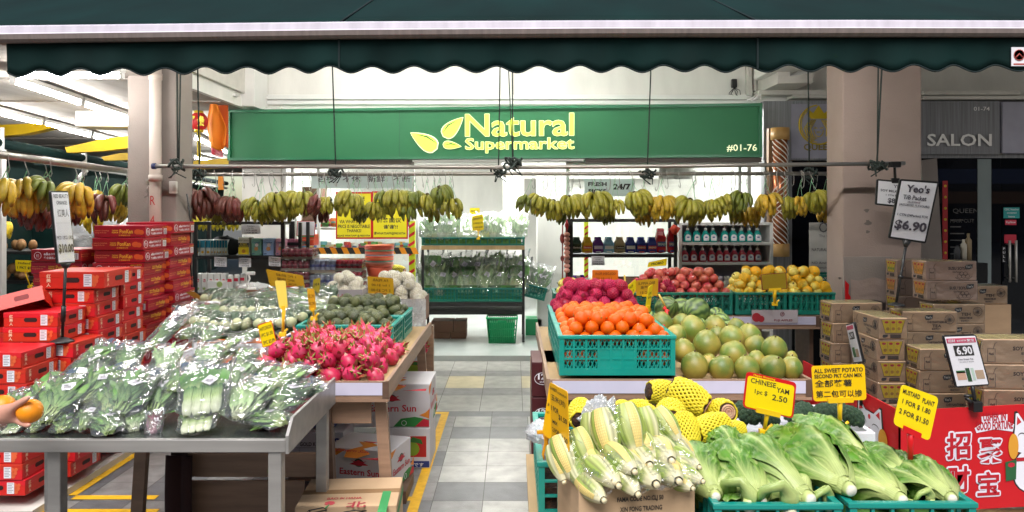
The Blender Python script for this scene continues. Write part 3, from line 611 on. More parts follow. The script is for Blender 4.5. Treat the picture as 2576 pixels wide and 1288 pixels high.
m = MB(); m.prism([(X(p, Y+.08), Z(q, Y+.08)) for p, q in ((542, 246), (573, 246), (573, 372), (562, 366), (548, 300))], .08, .095); m.build('back_fold', flat('#d1560f', .8), t)

# ------------------------------------------------------------------ hanging rails and ropes
t = thing('hanging_rail', 'long steel rail slung on ropes in front of both pillars', 'rail', T(0, 0, 0)); YU, YL = 5.8, 6.6
m = MB(); m.tube([W(385, 418, YU), W(1300, 421, YU), W(1650, 418, YU), W(2276, 411, YU)], .016, 12); m.build('pipe', 'galv', t)
m = MB(); m.tube([W(383, 418, YU), W(392, 418, YU)], .024, 12); m.build('end_cap', flat('#27305e'), t)
t = thing('hanging_rail', 'lower steel rail behind the pillars carrying the banana hooks', 'rail', T(0, 0, 0))
m = MB(); m.tube([W(494, 439, YL), W(1290, 437, YL), W(2140, 437, YL)], .017, 12); m.build('pipe', 'galv', t)
ra, rb = D(-60, 381, 2.03), D(322, 431, 2.03)
t = thing('hanging_rail', 'rail running back along the side walkway with yellow bananas on hooks', 'rail', T(0, 0, 0))
m = MB(); m.tube([ra, rb+(rb-ra)*.15], .024, 12); m.build('pipe', 'galv', t)
def rope(name, label, P, r=.008, knot=None, Y=None):
    t = thing(name, label, 'rope', T(0, 0, 0), 'ropes holding the rails')
    m = MB(); m.tube(P, r, 6); m.build('cord', 'rope', t)
    if knot:
        m = MB(); rk = random.Random(knot)
        e = Vector(P[-1])
        for i in range(5):
            c = e+Vector((rk.uniform(-.03, .03), rk.uniform(-.03, .03), rk.uniform(-.03, .02)))
            m.tube([c+Vector((.038*math.cos(a)*(1+.3*rk.random()), .035*math.sin(a), .03*math.cos(a*1.5+i))) for a in [k*.55 for k in range(12)]], .009, 5)
        for i in range(3): m.tube([e, e+Vector((rk.uniform(-.05, .05), -.03, -.05)), e+Vector((rk.uniform(-.08, .08), -.02, -.1))], .005, 5)
        m.build('knot', 'rope', t)
    return t
for i, (xt, xb, yb, Y, lab) in enumerate(((445, 447, 416, YU, 'dark rope tied to the upper rail in front of the white pillar'), (496, 502, 438, YL, 'dark rope tied to the lower rail beside the white pillar'), (834, 845, 432, YL, 'dark rope crossing the green sign left of the leaf emblem'),
        (1259, 1254, 430, YL, 'dark rope crossing the shop name on the green sign, nearer the emblem'), (1276, 1290, 410, YU, 'slanting dark rope crossing the shop name on the green sign'), (1640, 1628, 436, YL, 'dark rope crossing the green sign between the shop name and the number'),
        (2032, 2036, 436, YL, 'dark rope in front of the gold emblem board'), (2222, 2206, 412, YU, 'doubled dark rope in front of the pinkish pillar'))):
    t = rope('hanging_rope', lab, [W(xt, 100, Y), W(xb, yb, Y)], .0065 if i != 4 else .005, 11+i)
    if i in (4, 7):
        m = MB(); m.tube([W(xt+(12 if i == 4 else -12), 100, Y), W(xb+1, yb, Y)], .006, 6); m.build('cord', 'rope', t)
m = MB(); m.tube([W(455, 120, YU), W(450, 416, YU)], .006, 6); m.build('hanging_rope', 'rope', label='thinner rope hanging beside the drain pipe', cat='rope')

# ------------------------------------------------------------------ bananas
mat('banana_yellow', C('#d8ae26', .9), .45, attr=True, var=.34, vs=34, rv=.22, det=6)
BAN = {}
def finger(col, seed, L=.17, r=.0235):
    k = (col, seed, L)
    if k in BAN: return BAN[k]
    rk = random.Random(seed*7+3); base = Vector(C(col, .9)[:3]); tip = Vector(C('#3a2c12')[:3]); grn = Vector(C('#6f7a22', .9)[:3])
    P = []; rr = []; cc = []; up = .045+.02*rk.random(); out = .62+.3*rk.random()
    for i in range(11):
        u = i/10; P.append((0, -L*out*math.sin(u*1.5), up*math.sin(u*PI*.85)-L*(1.02-.3*out)*u**1.7))
        rr.append(r*(.32+.7*math.sin(min(1, u*1.25+.12)*PI*.5)) if u < .75 else r*(1.02-((u-.75)/.25)**2*.72)); c = base.lerp(grn, max(0, .45-u)*.8) if u < .9 else base.lerp(tip, (u-.9)*6); cc.append(tuple(c))
    m = MB(); m.tube(P, rr, 8, 0, None, 1, cc); BAN[k] = m.mesh('banana', 'banana_yellow'); return BAN[k]
def make_bunch(col, seed, n=13, spread=80, L=.155, rows=2, drop=.3):
    rk = random.Random(seed); t = thing('banana_bunch', 'x', 'bananas', T(0, 0, 0))
    m = MB(); m.tube([(0, .03, .02), (0, 0, .035), (0, -.02, .02)], [.022, .026, .02], 8); m.build('stalk', mat('banana_stalk', C('#4a3b20', .8), .8, var=.3, vs=60) if 'banana_stalk' not in MATS else 'banana_stalk', t)
    for i in range(n):
        row = i % rows; a = -spread+2*spread*(i+.5)/n+rk.uniform(-9, 9)
        put('banana', finger(col, rk.randrange(6), L), t, T(0, .01*row, .012-.028*row)@RZ(a)@RX(rk.uniform(-12, 14)+row*18)@S(1, 1-.12*row, rk.uniform(.85, 1.1)))
    m = MB(); hk = drop-.075
    for s in (-1, 1): m.tube([(s*.05, -.02, .0), (s*.02, 0, hk*.6), (.0, 0, hk)], .0022, 4)
    m.tube([(0, 0, hk), (.012, 0, hk+.03)], .003, 4); m.build('string', 'twine', t)
    m = MB(); m.tube([(0, 0, hk), (.014, 0, hk-.012), (.02, 0, hk+.01), (.004, 0, hk+.055), (-.004, 0, hk+.085), (.004, 0, hk+.1), (.016, 0, hk+.085)], .0028, 5); m.build('hook', 'steel', t)
    return t
RED, YG, YE, GR = '#6b3028', '#9c962d', '#cba62b', '#707a29'
BUNCH = {}
def hang(px, py, col, Y, s, label, group, spread=80, n=13, rot=0, seed=0, zr=None):
    k = (col, spread, n, seed)
    zr = zr if zr is not None else 2.02
    L = .155
    z = Z(py, Y)+.05*s
    kk = k+(round((zr-z)/s, 2),)
    if kk not in BUNCH: BUNCH[kk] = make_bunch(col, seed+len(BUNCH), n, spread, L, 2, max(.12, (zr-z)/s)); o = BUNCH[kk]; o.matrix_basis = T(X(px, Y), Y, z)@RZ(rot)@RY(rnd.uniform(-13, 13))@RX(rnd.uniform(-14, 8))@S(s); o['label'] = label; o['group'] = group; return o
    return dup(BUNCH[kk], T(X(px, Y), Y, z)@RZ(rot)@S(s), label, group)
GA = 'banana bunches hanging in front of the shop'
CN = {RED: 'dark red', YG: 'yellow-green', YE: 'ripe yellow', GR: 'deep green'}
place = [(507, 518, RED, 1.25, 85, 15), (588, 528, RED, 1.15, 80, 14), (645, 533, YG, 1.0, 60, 11), (697, 520, YG, 1.2, 85, 15), (757, 518, YG, 1.1, 80, 13), (793, 522, RED, .95, 60, 10), (828, 520, YG, .85, 50, 9), (882, 520, YG, 1.15, 75, 14), (948, 534, YG, .85, 60, 10), (968, 508, GR, .85, 50, 9), (1002, 514, YG, 1.2, 90, 15), (1045, 510, GR, .9, 55, 10), (1075, 516, YG, 1.0, 70, 11), (1106, 497, GR, 1.0, 60, 11), (1140, 528, YG, .95, 65, 10),
    (558, 548, YG, .9, 70, 11), (720, 540, YG, .9, 70, 11), (812, 542, RED, .8, 60, 10), (905, 540, GR, .85, 60, 11), (1025, 535, GR, .85, 60, 10), (1095, 540, YG, .85, 60, 10), (665, 545, YG, .8, 60, 10)]
place += [(1325, 518, GR, .8, 55, 9), (1356, 520, YG, .9, 60, 11), (1392, 530, YG, .95, 70, 11), (1434, 521, YG, 1.0, 70, 12), (1497, 522, YG, 1.25, 92, 16), (1550, 528, YG, .85, 50, 9), (1599, 516, YG, 1.15, 85, 14), (1624, 545, YE, .95, 70, 11), (1663, 526, YE, 1.1, 85, 15), (1733, 534, YG, 1.2, 88, 16), (1794, 532, YG, .95, 65, 11), (1824, 520, YG, .85, 55, 9), (1864, 512, GR, .95, 70, 10), (1890, 548, YE, .95, 70, 11), (1930, 520, YE, 1.05, 70, 13), (1976, 525, YG, 1.0, 75, 12), (2008, 525, YE, .85, 60, 10), (2048, 512, YG, 1.0, 65, 12), (2072, 540, YE, .85, 60, 11), (1405, 545, GR, .8, 60, 10), (1840, 545, YG, .85, 60, 10), (1520, 545, GR, .8, 60, 10)]
for i, (px, py, col, s, sp, n) in enumerate(place):
    side = 'left of the doorway' if px < 1200 else 'right of the doorway'
    size = 'broad' if s > 1.08 else ('small' if s < .9 else 'middling')
    near = min(((500, 'the pillar with the drain pipe'), (610, 'the shop column'), (700, 'the left glass'), (845, 'the rope knot'), (935, 'the yellow notices'), (1035, 'the hazard pole'), (1150, 'the greens rack'), (1325, 'the doorway'), (1420, 'the bead string'), (1530, 'the fresh picks poster'), (1628, 'the poster rope'), (1700, 'the bread rack'), (1800, 'the soap shelf'), (1880, 'the window end'), (1962, 'the barber pole'), (2060, 'the salon banner')), key=lambda q: abs(q[0]-px))[1]
    lvl = ', lower row' if py > 538 else ''
    hang(px, py, col, YL-.06 if py < 538 else YL+.16, s, f'{size} {CN[col]} banana bunch hanging by {near}{lvl}', GA, sp, n+rnd.randrange(-2, 3), rnd.uniform(-35, 35), i)
used_labels = {}
for o in list(COL.objects):
    if o.get('group') == GA:
        l = o['label']; used_labels[l] = used_labels.get(l, 0)+1
        if used_labels[l] > 1: o['label'] = l.replace(' banana bunch', ' banana bunch, one step further right,', 1)
GB = 'banana bunches along the side walkway'
dl = (rb-ra).normalized()
def side(px, py, col, s, lab, sp, n, seed, off=0):
    k = (px-CX_)/F_; u = (k*ra.y-ra.x)/((rb.x-ra.x)-k*(rb.y-ra.y)); p = ra+(rb-ra)*u
    return hang(px, py, col, p.y+off, s, lab, GB, sp, n, rnd.uniform(-20, 10), seed)
for i, q in enumerate(((10, 500, YE, 1.1, 'ripe yellow banana bunch cut by the picture edge', 75, 13), (62, 505, YE, 1.25, 'large ripe yellow banana bunch behind the price stand', 80, 14), (116, 490, GR, 1.1, 'green banana bunch with a thick cut stalk behind the price stand', 60, 10), (100, 545, RED, 1.1, 'dark red banana bunch low behind the price stand', 70, 11), (205, 508, YE, 1.25, 'ripe yellow banana bunch right of the price stand', 80, 14), (245, 515, YE, 1.0, 'smaller yellow banana bunch over the stacked gift cartons', 60, 11), (265, 530, RED, 1.15, 'dark red banana bunch over the stacked gift cartons', 70, 11), (300, 530, YE, 1.1, 'yellow banana bunch beside the white pillar', 70, 12), (312, 492, GR, .9, 'green banana bunch high beside the white pillar', 60, 10), (190, 540, RED, 1.0, 'dark red banana bunch hanging behind the yellow ones', 60, 10))):
    side(*q[:4], q[4], q[5], q[6], i % 3, .0 if i % 2 == 0 else .25)
for i, (px, py, lab) in enumerate(((18, 585, 'little bright yellow banana bunch low at the picture edge'), (240, 562, 'bright yellow bananas showing above the gift cartons'))):
    hang(px, py, '#e3c51f', 6.4, .9, lab, GB, 60, 9, 0, 1)
for k, px in enumerate((515, 545, 585)): hang(px, 560, '#c9b81f', 8.6, 1.0, ['bright yellow bananas behind the red ones, next to the pillar', 'bright yellow bananas behind the red ones, in the middle', 'bright yellow bananas behind the red ones, next to the shop column'][k], 'yellow bananas deep behind the red ones', 75, 12, 0, 2)
t = None
for i, px in enumerate(list(range(512, 1160, 24))+list(range(1340, 2080, 31))):
    m = MB() if i == 0 else None
    if i == 0:
        m.tube([(0, .024, -.005), (0, .0, .026), (0, -.024, 0), (.008, -.02, -.06), (.012, -.01, -.1), (.004, 0, -.118), (-.008, 0, -.105), (-.008, 0, -.09)], .0028, 5); HK = m.mesh('rail_hook', 'steel')
    put('rail_hook', HK, None, T(X(px+rnd.uniform(-6, 6), YL), YL, 2.015)@RZ(rnd.uniform(-60, 60))@S(.9+.5*rnd.random()), 'empty bent steel hook on the lower rail, one in a long row of alike hooks', 'hook', 'steel hooks along the rail')
# ------------------------------------------------------------------ shared builders: signs, crates, boxes, fruit
class Quad:                                   # a flat board given by its four corners (top left, top right, bottom right, bottom left)
    def __init__(s, c, Yl, Yr=None):
        Yr = Yr or Yl; s.c = [W(c[0][0], c[0][1], Yl), W(c[1][0], c[1][1], Yr), W(c[2][0], c[2][1], Yr), W(c[3][0], c[3][1], Yl)]
        s.o = (s.c[2]+s.c[3])/2; n = (s.c[1]-s.c[0]).cross(s.c[3]-s.c[0]).normalized(); s.n = -n if n.dot(s.o-Vector((0, 0, EYE))) > 0 else n
        s.w = (s.c[1]-s.c[0]).length; s.h = (s.c[3]-s.c[0]).length
    def p(s, u, v, off=0):                    # u to the right, v upwards, both 0..1
        a = s.c[3]+(s.c[2]-s.c[3])*u; b = s.c[0]+(s.c[1]-s.c[0])*u
        return a+(b-a)*v+s.n*off-s.o
    def board(s, m, mi=0, th=.004, r=.0, u0=0, v0=0, u1=1, v1=1, off=0):
        P = []
        ru, rv = min(r/s.w, (u1-u0)*.5), min(r/s.h, (v1-v0)*.5)
        for cu, cv, a in ((u1, v1, 0), (u0, v1, 90), (u0, v0, 180), (u1, v0, 270)):
            if r <= 0: P.append((cu, cv)); continue
            sx_ = 1 if cu == u1 else -1; sy_ = 1 if cv == v1 else -1
            for k in range(4): t = R(a+30*k); P.append((cu-sx_*ru+ru*math.cos(t), cv-sy_*rv+rv*math.sin(t)))
        n = len(P); m.add([s.p(u, v, off) for u, v in P]+[s.p(u, v, off-th) for u, v in P], [tuple(range(n)), tuple(range(2*n-1, n-1, -1))]+[(i+n, (i+1) % n+n, (i+1) % n, i) for i in range(n)], mi)
    def text(s, m, st, u, v, w, h, mi=0, bold=.0, off=.0015, flip=False, keep=True, slant=0):
        V, Fs, asp = glyphs(st, bold); a2 = asp*h*s.h/s.w
        if keep and w > a2*1.3: u += (w-a2*1.3)/2; w = a2*1.3
        m.add([s.p(u+((1-a) if flip else a)*w, v+b*h+slant*a*w, off) for a, b in V], Fs, mi)
def placard(name, label, corners, Y, lines, Yr=None, card='sign_card', ink='ink', edge=None, clip='clip_yellow', stem=None, base=True, bold=.02, flip=False, cat='price sign', r=.008, cover=False, group=None, stemw=.006, head=None):
    q = Quad(corners, Y, Yr); t = thing(name, label, cat, T(*q.o), group)
    m = MB(); q.board(m, 0, .003, r); m.build('board', edge or card, t)
    if edge: m = MB(); q.board(m, 0, .001, r*.8, .035, .035, .965, .9 if head else .965, .0012); m.build('face', card, t)
    if head: m = MB(); q.text(m, head, .06, .91, .6, .07, 0, .02, .0012); m.build('heading', 'sign_card', t)
    if lines:
        m = MB()
        for L in lines: q.text(m, L[0], L[1], L[2], L[3], L[4], 0, L[5] if len(L) > 5 else bold, .002, flip)
        m.build('lettering', ink, t)
    if cover: m = MB(); q.board(m, 0, .0005, 0, .03, .03, .97, .97, .006); m.build('cover', 'sign_cover', t)
    if clip:
        m = MB(); q.board(m, 0, .016, .003, .26, -.05, .74, .09, .008); m.build('clip', clip, t)
    if stem:
        e = W(*stem, Y+.03)-q.o; a = q.p(.5, -.02, -.004); m = MB(); m.tube([a, a+(e-a)*.45, e], [stemw*1.3, stemw, stemw], 8)
        if base: m.box(e.x-.02, e.y-.012, e.z-.015, e.x+.02, e.y+.012, e.z+.01, bv=.003); m.tube([e, e+Vector((.03, -.01, .03))], .006, 6)
        m.build('stem', clip or card, t)
    return t
def bars(m, x0, x1, z0, z1, y, th, n, rows, xx=True, solid=None, mi=0, axis='x'):
    """one latticed crate wall in the plane y (or x when axis = 'y'), th thick"""
    def bx(a0, b0, a1, b1, t0=0, t1=1):
        if axis == 'x': m.box(a0, y+th*t0, b0, a1, y+th*t1, b1, mi)
        else: m.box(y+th*t0, a0, b0, y+th*t1, a1, b1, mi)
    w = (x1-x0)/n; h = (z1-z0)/rows
    for i in range(n+1): bx(x0+i*w-.005, z0, x0+i*w+.005, z1)
    for j in range(rows+1): bx(x0, z0+j*h-.004, x1, z0+j*h+.004, .02, .98)
    for i in range(n):
        for j in range(rows):
            if solid and solid(i, j): bx(x0+i*w, z0+j*h, x0+(i+1)*w, z0+(j+1)*h, .2, .7); continue
            if xx:
                k = 3 if xx == 2 else 2
                for q in range(k):
                    for sg in (1, -1):
                        a = x0+i*w+w*q/k; b = a+w/k; za, zb = (z0+j*h, z0+(j+1)*h)
                        if sg < 0: za, zb = zb, za
                        p = [(a, za), (b, zb)]; s_ = .0028; yy = y+th*(.35 if sg > 0 else .6)
                        if axis == 'x': m.add([(p[0][0]-s_, yy, p[0][1]), (p[0][0]+s_, yy, p[0][1]), (p[1][0]+s_, yy, p[1][1]), (p[1][0]-s_, yy, p[1][1])], [(0, 1, 2, 3)], mi)
                        else: m.add([(yy, p[0][0]-s_, p[0][1]), (yy, p[0][0]+s_, p[0][1]), (yy, p[1][0]+s_, p[1][1]), (yy, p[1][0]-s_, p[1][1])], [(0, 1, 2, 3)], mi)
CRT = {}
def crate(w, d, h, mt, label, M, group=None, n=9, rows=3, xx=1, plate=True):
    """open plastic crate, origin at its front left lower corner"""
    k = (w, d, h, mt, n, rows, xx, plate)
    if k in CRT: return dup(CRT[k], M, label, group)
    t = thing('produce_crate', label, 'crate', M, group); th = .014
    hb = h*.16; ht = h-.018
    m = MB(); m.box(.01, .01, .0, w-.01, d-.01, .006); m.build('base', mt, t)
    m = MB(); z = h
    for a in ((-.006, -.006, w+.006, .02), (-.006, d-.02, w+.006, d+.006), (-.006, .02, .02, d-.02), (w-.02, .02, w+.006, d-.02)): m.box(a[0], a[1], ht, a[2], a[3], z, bv=.003)
    m.build('rim', mt, t)
    c = n//2
    sol = (lambda i, j: j < rows-1 and abs(i-(n-1)/2) < 1.2) if plate else None
    for nm, y in (('front_wall', .0), ('back_wall', d-th)):
        m = MB(); bars(m, .012, w-.012, hb, ht, y, th, n, rows, xx, sol); m.box(.004, y, .0, w-.004, y+th, hb-.004)
        for x in (0, w-.024): m.box(x, y-.002, .0, x+.024, y+th+.002, ht)
        m.build(nm, mt, t)
    ny = max(3, round(n*d/w))
    for y in (.0, w-th):
        m = MB(); bars(m, .026, d-.026, hb, ht, y, th, ny, rows, xx, None, 0, 'y'); m.box(y, .026, .0, y+th, d-.026, hb-.004); m.build('side_wall', mt, t)
    CRT[k] = t; return t
def heap(x0, y0, x1, y1, z0, r, layers, jit=.15, shrink=1.0, dz=1.45, seed=1, tilt=0):
    rk = random.Random(seed); out = []
    for L in range(layers):
        a0, a1, b0, b1 = x0+r+L*r*shrink, x1-r-L*r*shrink, y0+r+L*r*shrink*.7, y1-r-L*r*shrink*.7
        nx = max(1, int((a1-a0)/(2*r)+1.02)); ny = max(1, int((b1-b0)/(1.75*r)+1.02))
        if a1 < a0 or b1 < b0: break
        for j in range(ny):
            for i in range(nx-(j % 2)):
                x = a0+(a1-a0)*((i+.5*(j % 2))/max(1, nx-1)); y = b0+(b1-b0)*j/max(1, ny-1)
                out.append((x+rk.uniform(-jit, jit)*r, y+rk.uniform(-jit, jit)*r, z0+r+L*dz*r+rk.uniform(-jit, jit)*r*.8+tilt*(y-y0)))
    return out
def anyrot(rk): return Euler((rk.uniform(0, 6.3), rk.uniform(0, 6.3), rk.uniform(0, 6.3))).to_matrix().to_4x4()
def fruit_set(protos, pts, label, group, rk, s=(.93, 1.07), rot=True):
    for p in pts:
        o = protos[rk.randrange(len(protos))]; M = T(*p)@(anyrot(rk) if rot else RZ(rk.uniform(0, 360)))@S(rk.uniform(*s))
        if not o.get('placed'): o.matrix_basis = M; o['placed'] = 1; o['label'] = label; o['group'] = group
        else: dup(o, M, label, group)
def clean_flags():
    for o in COL.objects:
        if 'placed' in o.keys(): del o['placed']
# fruit materials
mat('orange_skin', C('#ee6200', .8), .42, spec=.3, var=.22, vs=16, bump=.25, bs=260, rv=.14, sss=.0)
mat('apple_red', C('#a82335', .85), .3, var=.35, vs=14, rv=.2, col2=None); mat('apple_skin', C('#b8343c', .85), .3, col2=C('#c96a52', .85), vs=16, rv=.2)
mat('net_pink', C('#c8164f', .8), .6, var=.1, rv=.15); mat('net_yellow', C('#f2b90f', .92), .55, var=.1, rv=.12); mat('net_white', C('#efe9dc', .9), .6, var=.06)
mat('pear_yellow', C('#d8c257', .88), .4, var=.2, vs=20, rv=.12)
mat('pomelo_skin', C('#6c8834', .66), .42, col2=C('#ab9a42', .78), vs=6, bump=.18, bs=160, rv=.22)
mat('melon_skin', C('#8ba45c', .8), .4, var=.3, vs=6, attr=True)
mat('avocado_skin', C('#3d4627', .8), .5, col2=C('#5b6133', .75), vs=14, bump=.6, bs=140, rv=.35)
mat('dragon_skin', C('#d0305e', .88), .42, attr=True, var=.18, vs=24, rv=.15)
mat('stem_brown', C('#5a4426', .8), .8, var=.2)
def netting(m, prof, n=11, turns=1.0, r=.003, seg=16, mi=0, M=None, sides=4):
    """diamond foam net over the surface of revolution prof(u) -> (radius, z), u in 0..1"""
    for sg in (1, -1):
        for k in range(n):
            P = []
            for i in range(seg+1):
                u = i/seg; a = 2*PI*k/n+sg*turns*PI*u; rr, z = prof(u); P.append((rr*math.cos(a), rr*math.sin(a), z))
            m.tube(P, r, sides, mi, M, 0)
def lump(r, amp, seed, sq=(1, 1, 1), sc=1.2):
    return lambda d: Vector((d.x*sq[0], d.y*sq[1], d.z*sq[2]))*(r*(1+amp*nz(d*sc+Vector((seed*5.1, 0, 0)))))
def fruit(name, cat, mt, r, amp=.04, sq=(1, 1, 1), n=4, res=(16, 11), stem=None, fn=None):
    out = []
    for k in range(n):
        t = thing(name, 'x', cat); m = MB(); m.ball(r, res[0], res[1], fn=(fn(k) if fn else lump(r, amp, k, sq))); m.build('flesh' if cat != 'x' else 'body', mt, t)
        if stem:
            m = MB(); m.tube([(0, 0, r*sq[2]*.9), (.002, 0, r*sq[2]*.98), (.004, .002, r*sq[2]*1.0+stem)], [.006, .0045, .004], 6); m.build('stem', 'stem_brown', t)
        out.append(t)
    return out
def orange_fn(k): return lump(.039, .025, k, (1, 1, .95))
ORANGES = fruit('orange', 'orange', 'orange_skin', .039, n=4, fn=orange_fn)
for o in ORANGES:
    m = MB(); m.lathe([(.0, .0372), (.004, .0376), (.0045, .0385), (0, .039)], 6); m.build('navel', flat('#7d7a2b'), o)
def apple_fn(k):
    def f(d):
        a = math.hypot(d.x, d.y); r = .038*(1+.03*nz(d*1.3+Vector((k*4., 0, 0)))); z = d.z*.92-.25*max(0, d.z)*max(0, 1-a*2.2)+.18*max(0, -d.z)*max(0, 1-a*2.2)
        return Vector((d.x*r, d.y*r, z*r))
    return f
APPLES = fruit('apple', 'apple', 'apple_skin', .038, n=3, fn=apple_fn)
for o in APPLES:
    m = MB(); m.tube([(0, 0, .026), (.003, 0, .042)], .002, 5); m.build('stem', 'stem_brown', o)
    m = MB(); m.lathe([(.0, .0), (.007, .0), (.007, .0008), (0, .0008)], 10, 0, T(.034, 0, .012)@RY(75)); m.build('sticker', 'paper', o)
def netted(name, cat, core, net, r, n=3, frac=1.0, fn=None):
    out = []
    for k in range(n):
        t = thing(name, 'x', cat); m = MB(); m.ball(r, 14, 10, fn=fn(k) if fn else lump(r, .04, k, (1, 1, .95))); m.build('flesh', core, t)
        m = MB(); netting(m, lambda u: ((r*1.04)*math.sin(PI*(.06+u*(.82*frac)))+.001, -r*1.02*math.cos(PI*(.06+u*.82*frac))), 12, .8, .0022, 10); 
        m.tube([(r*.55*math.cos(a), r*.55*math.sin(a), r*.86+.004*math.sin(a*5)) for a in [q*PI/8 for q in range(17)]], .003, 4); m.build('foam_net', net, t); out.append(t)
    return out
NETAPPLES = netted('netted_apple', 'apple', mat('netted_red', C('#a81840', .75), .45, var=.25, vs=40, rv=.2), 'net_pink', .037)
HONEY = netted('netted_pear', 'pear', 'pear_yellow', 'net_yellow', .039, frac=.62)
HONEYBARE = fruit('yellow_pear', 'pear', 'pear_yellow', .039, n=2, fn=apple_fn, stem=.01)
PEARS = netted('netted_pear', 'pear', mat('pear_pale', C('#e4dcc0', .88), .5, var=.1), 'net_white', .043)
AVOS = fruit('avocado', 'avocado', 'avocado_skin', .036, n=4, fn=lambda k: lump(.036, .05, k, (1, 1, 1.22)), stem=.004)
def pomelo_fn(k):
    def f(d):
        r = .075*(1+.035*nz(d*1.4+Vector((k*3.3, 1, 0)))); tp = max(0, d.z); return Vector((d.x*r*(1-.16*tp**2), d.y*r*(1-.16*tp**2), d.z*r*(1+.1*tp)))
    return f
POMELOS = fruit('pomelo', 'pomelo', 'pomelo_skin', .075, n=4, res=(20, 14), fn=pomelo_fn)
for o in POMELOS:
    m = MB(); m.tube([(0, 0, .08), (.003, .0, .089)], .005, 6); m.build('stem', 'stem_brown', o)
def melon_cols(k):
    a, b = Vector(C('#2f4b22', .85)[:3]), Vector(C('#8fa858', .85)[:3])
    def cf(u, v):
        s = math.sin(v*2*PI*10+1.6*nz((u*6, v*3+k, k))+.6*math.sin(u*40)); w = .5+.5*s; w = w*w*(3-2*w) if True else w
        if k % 3 == 0: w *= .55
        return tuple(a.lerp(b, w))
    return cf
MELONS = []
for k in range(3):
    t = thing('watermelon', 'x', 'watermelon'); m = MB(); m.ball(.088, 90, 26, fn=lump(.088, .02, k, (1, 1, 1.12)), cf=melon_cols(k)); m.build('rind', 'melon_skin', t)
    m = MB(); m.tube([(0, 0, .097), (.004, 0, .108), (.012, 0, .114)], .003, 5); m.build('stem', 'stem_brown', t); MELONS.append(t)
DRAGONS = []
for k in range(4):
    rk = random.Random(40+k); t = thing('dragon_fruit', 'x', 'dragon fruit'); pk = Vector(C('#cf2a58', .9)[:3]); gr = Vector(C('#8f9a3a', .85)[:3]); lt = Vector(C('#e8869a', .85)[:3]); br = Vector(C('#7c5a2e', .8)[:3])
    m = MB(); m.ball(.044, 14, 10, fn=lump(.044, .07, k, (1, 1, 1.25)), cf=lambda u, v: tuple(pk.lerp(lt, max(0, nz((u*5, v*6, k)))*.9))); m.build('flesh', 'dragon_skin', t)
    m = MB()
    for i in range(17):
        z = -.042+.094*i/16; a = i*2.4; rr = .043*math.sqrt(max(.02, 1-(z/.056)**2)); L = .02+.01*(i/16)+.008*(i > 13); w = .012
        d = Vector((math.cos(a), math.sin(a), 0)); q = Vector((-d.y, d.x, 0)); B = d*rr*.96+Vector((0, 0, z))
        out = .35+.5*(i % 3 == 0)
        P = [(B+q*w, pk), (B-q*w, pk), (B+d*L*out*.4+Vector((0, 0, L*.55))+q*w*.7, pk.lerp(gr, .35)), (B+d*L*out*.4+Vector((0, 0, L*.55))-q*w*.7, pk.lerp(gr, .35)), (B+d*L*out+Vector((0, 0, L)), gr.lerp(br, .5*rk.random()))]
        m.add([p for p, c in P], [(0, 1, 3, 2), (2, 3, 4)], 0, 1, None, [tuple(c) for p, c in P])
    for i in range(5):
        a = i*1.26; d = Vector((math.cos(a), math.sin(a), 0)); B = d*.012+Vector((0, 0, .05)); e = B+d*.02+Vector((0, 0, .014+.012*rk.random()))
        m.tube([B, (B+e)/2+d*.002, e], [.006, .005, .001], 4, 0, None, 0, [tuple(gr.lerp(pk, .3)), tuple(gr), tuple(gr.lerp(br, .6))])
    o = m.build('scale_leaf', 'dragon_skin', t); DRAGONS.append(t)
def carton(name, label, w, d, h, mt, M, group=None, prints=(), cat='carton', openbox=False, tape=True, mt_in='card_in'):
    """closed (or open) cardboard carton, origin at the middle of its bottom; prints = (face, painter)"""
    t = thing(name, label, cat, M, group); m = MB()
    if not openbox: m.box(-w/2, -d/2, 0, w/2, d/2, h, bv=.004); m.build('box', mt, t)
    else:
        e = .006; m.box(-w/2, -d/2, 0, w/2, -d/2+e, h); m.box(-w/2, d/2-e, 0, w/2, d/2, h); m.box(-w/2, -d/2+e, 0, -w/2+e, d/2-e, h); m.box(w/2-e, -d/2+e, 0, w/2, d/2-e, h); m.box(-w/2+e, -d/2+e, .0, w/2-e, d/2-e, .006); m.build('box', mt, t)
    if tape and not openbox:
        m = MB(); m.box(-w/2-.0005, -.025, h-.002, w/2+.0005, .025, h+.0008); m.build('tape', 'card_in', t)
    for face, items in prints:
        FM = {'f': T(0, -d/2, 0), 'b': T(0, d/2, 0)@RZ(180), 'l': T(-w/2, 0, 0)@RZ(-90), 'r': T(w/2, 0, 0)@RZ(90), 't': T(0, 0, h)@RX(-90)}[face]
        by = {}
        for it in items:
            mm = by.setdefault(it[0], MB())
            if it[1] == 'text': mm.text(it[2], it[3], it[4], it[5], it[6], 0, -.0022, it[7] if len(it) > 7 else .02, FM, flip=(len(it) > 8 and it[8]))
            elif it[1] == 'rect': mm.box(it[2], -.0012, it[3], it[4], -.0002, it[5], 0, FM)
            elif it[1] == 'poly': mm.prism(it[2], it[3] if len(it) > 3 else -.0014, -.0002, 0, FM)
            elif it[1] == 'line': mm.tube([(x, -.0018, z) for x, z in it[2]], it[3], 4, 0, FM)
        for k, mm in by.items(): mm.build('printed_panel', k, t)
    return t
def circ(x, z, r, n=14, rz=None): return [(x+r*math.cos(2*PI*i/n), z+(rz or r)*math.sin(2*PI*i/n)) for i in range(n)]
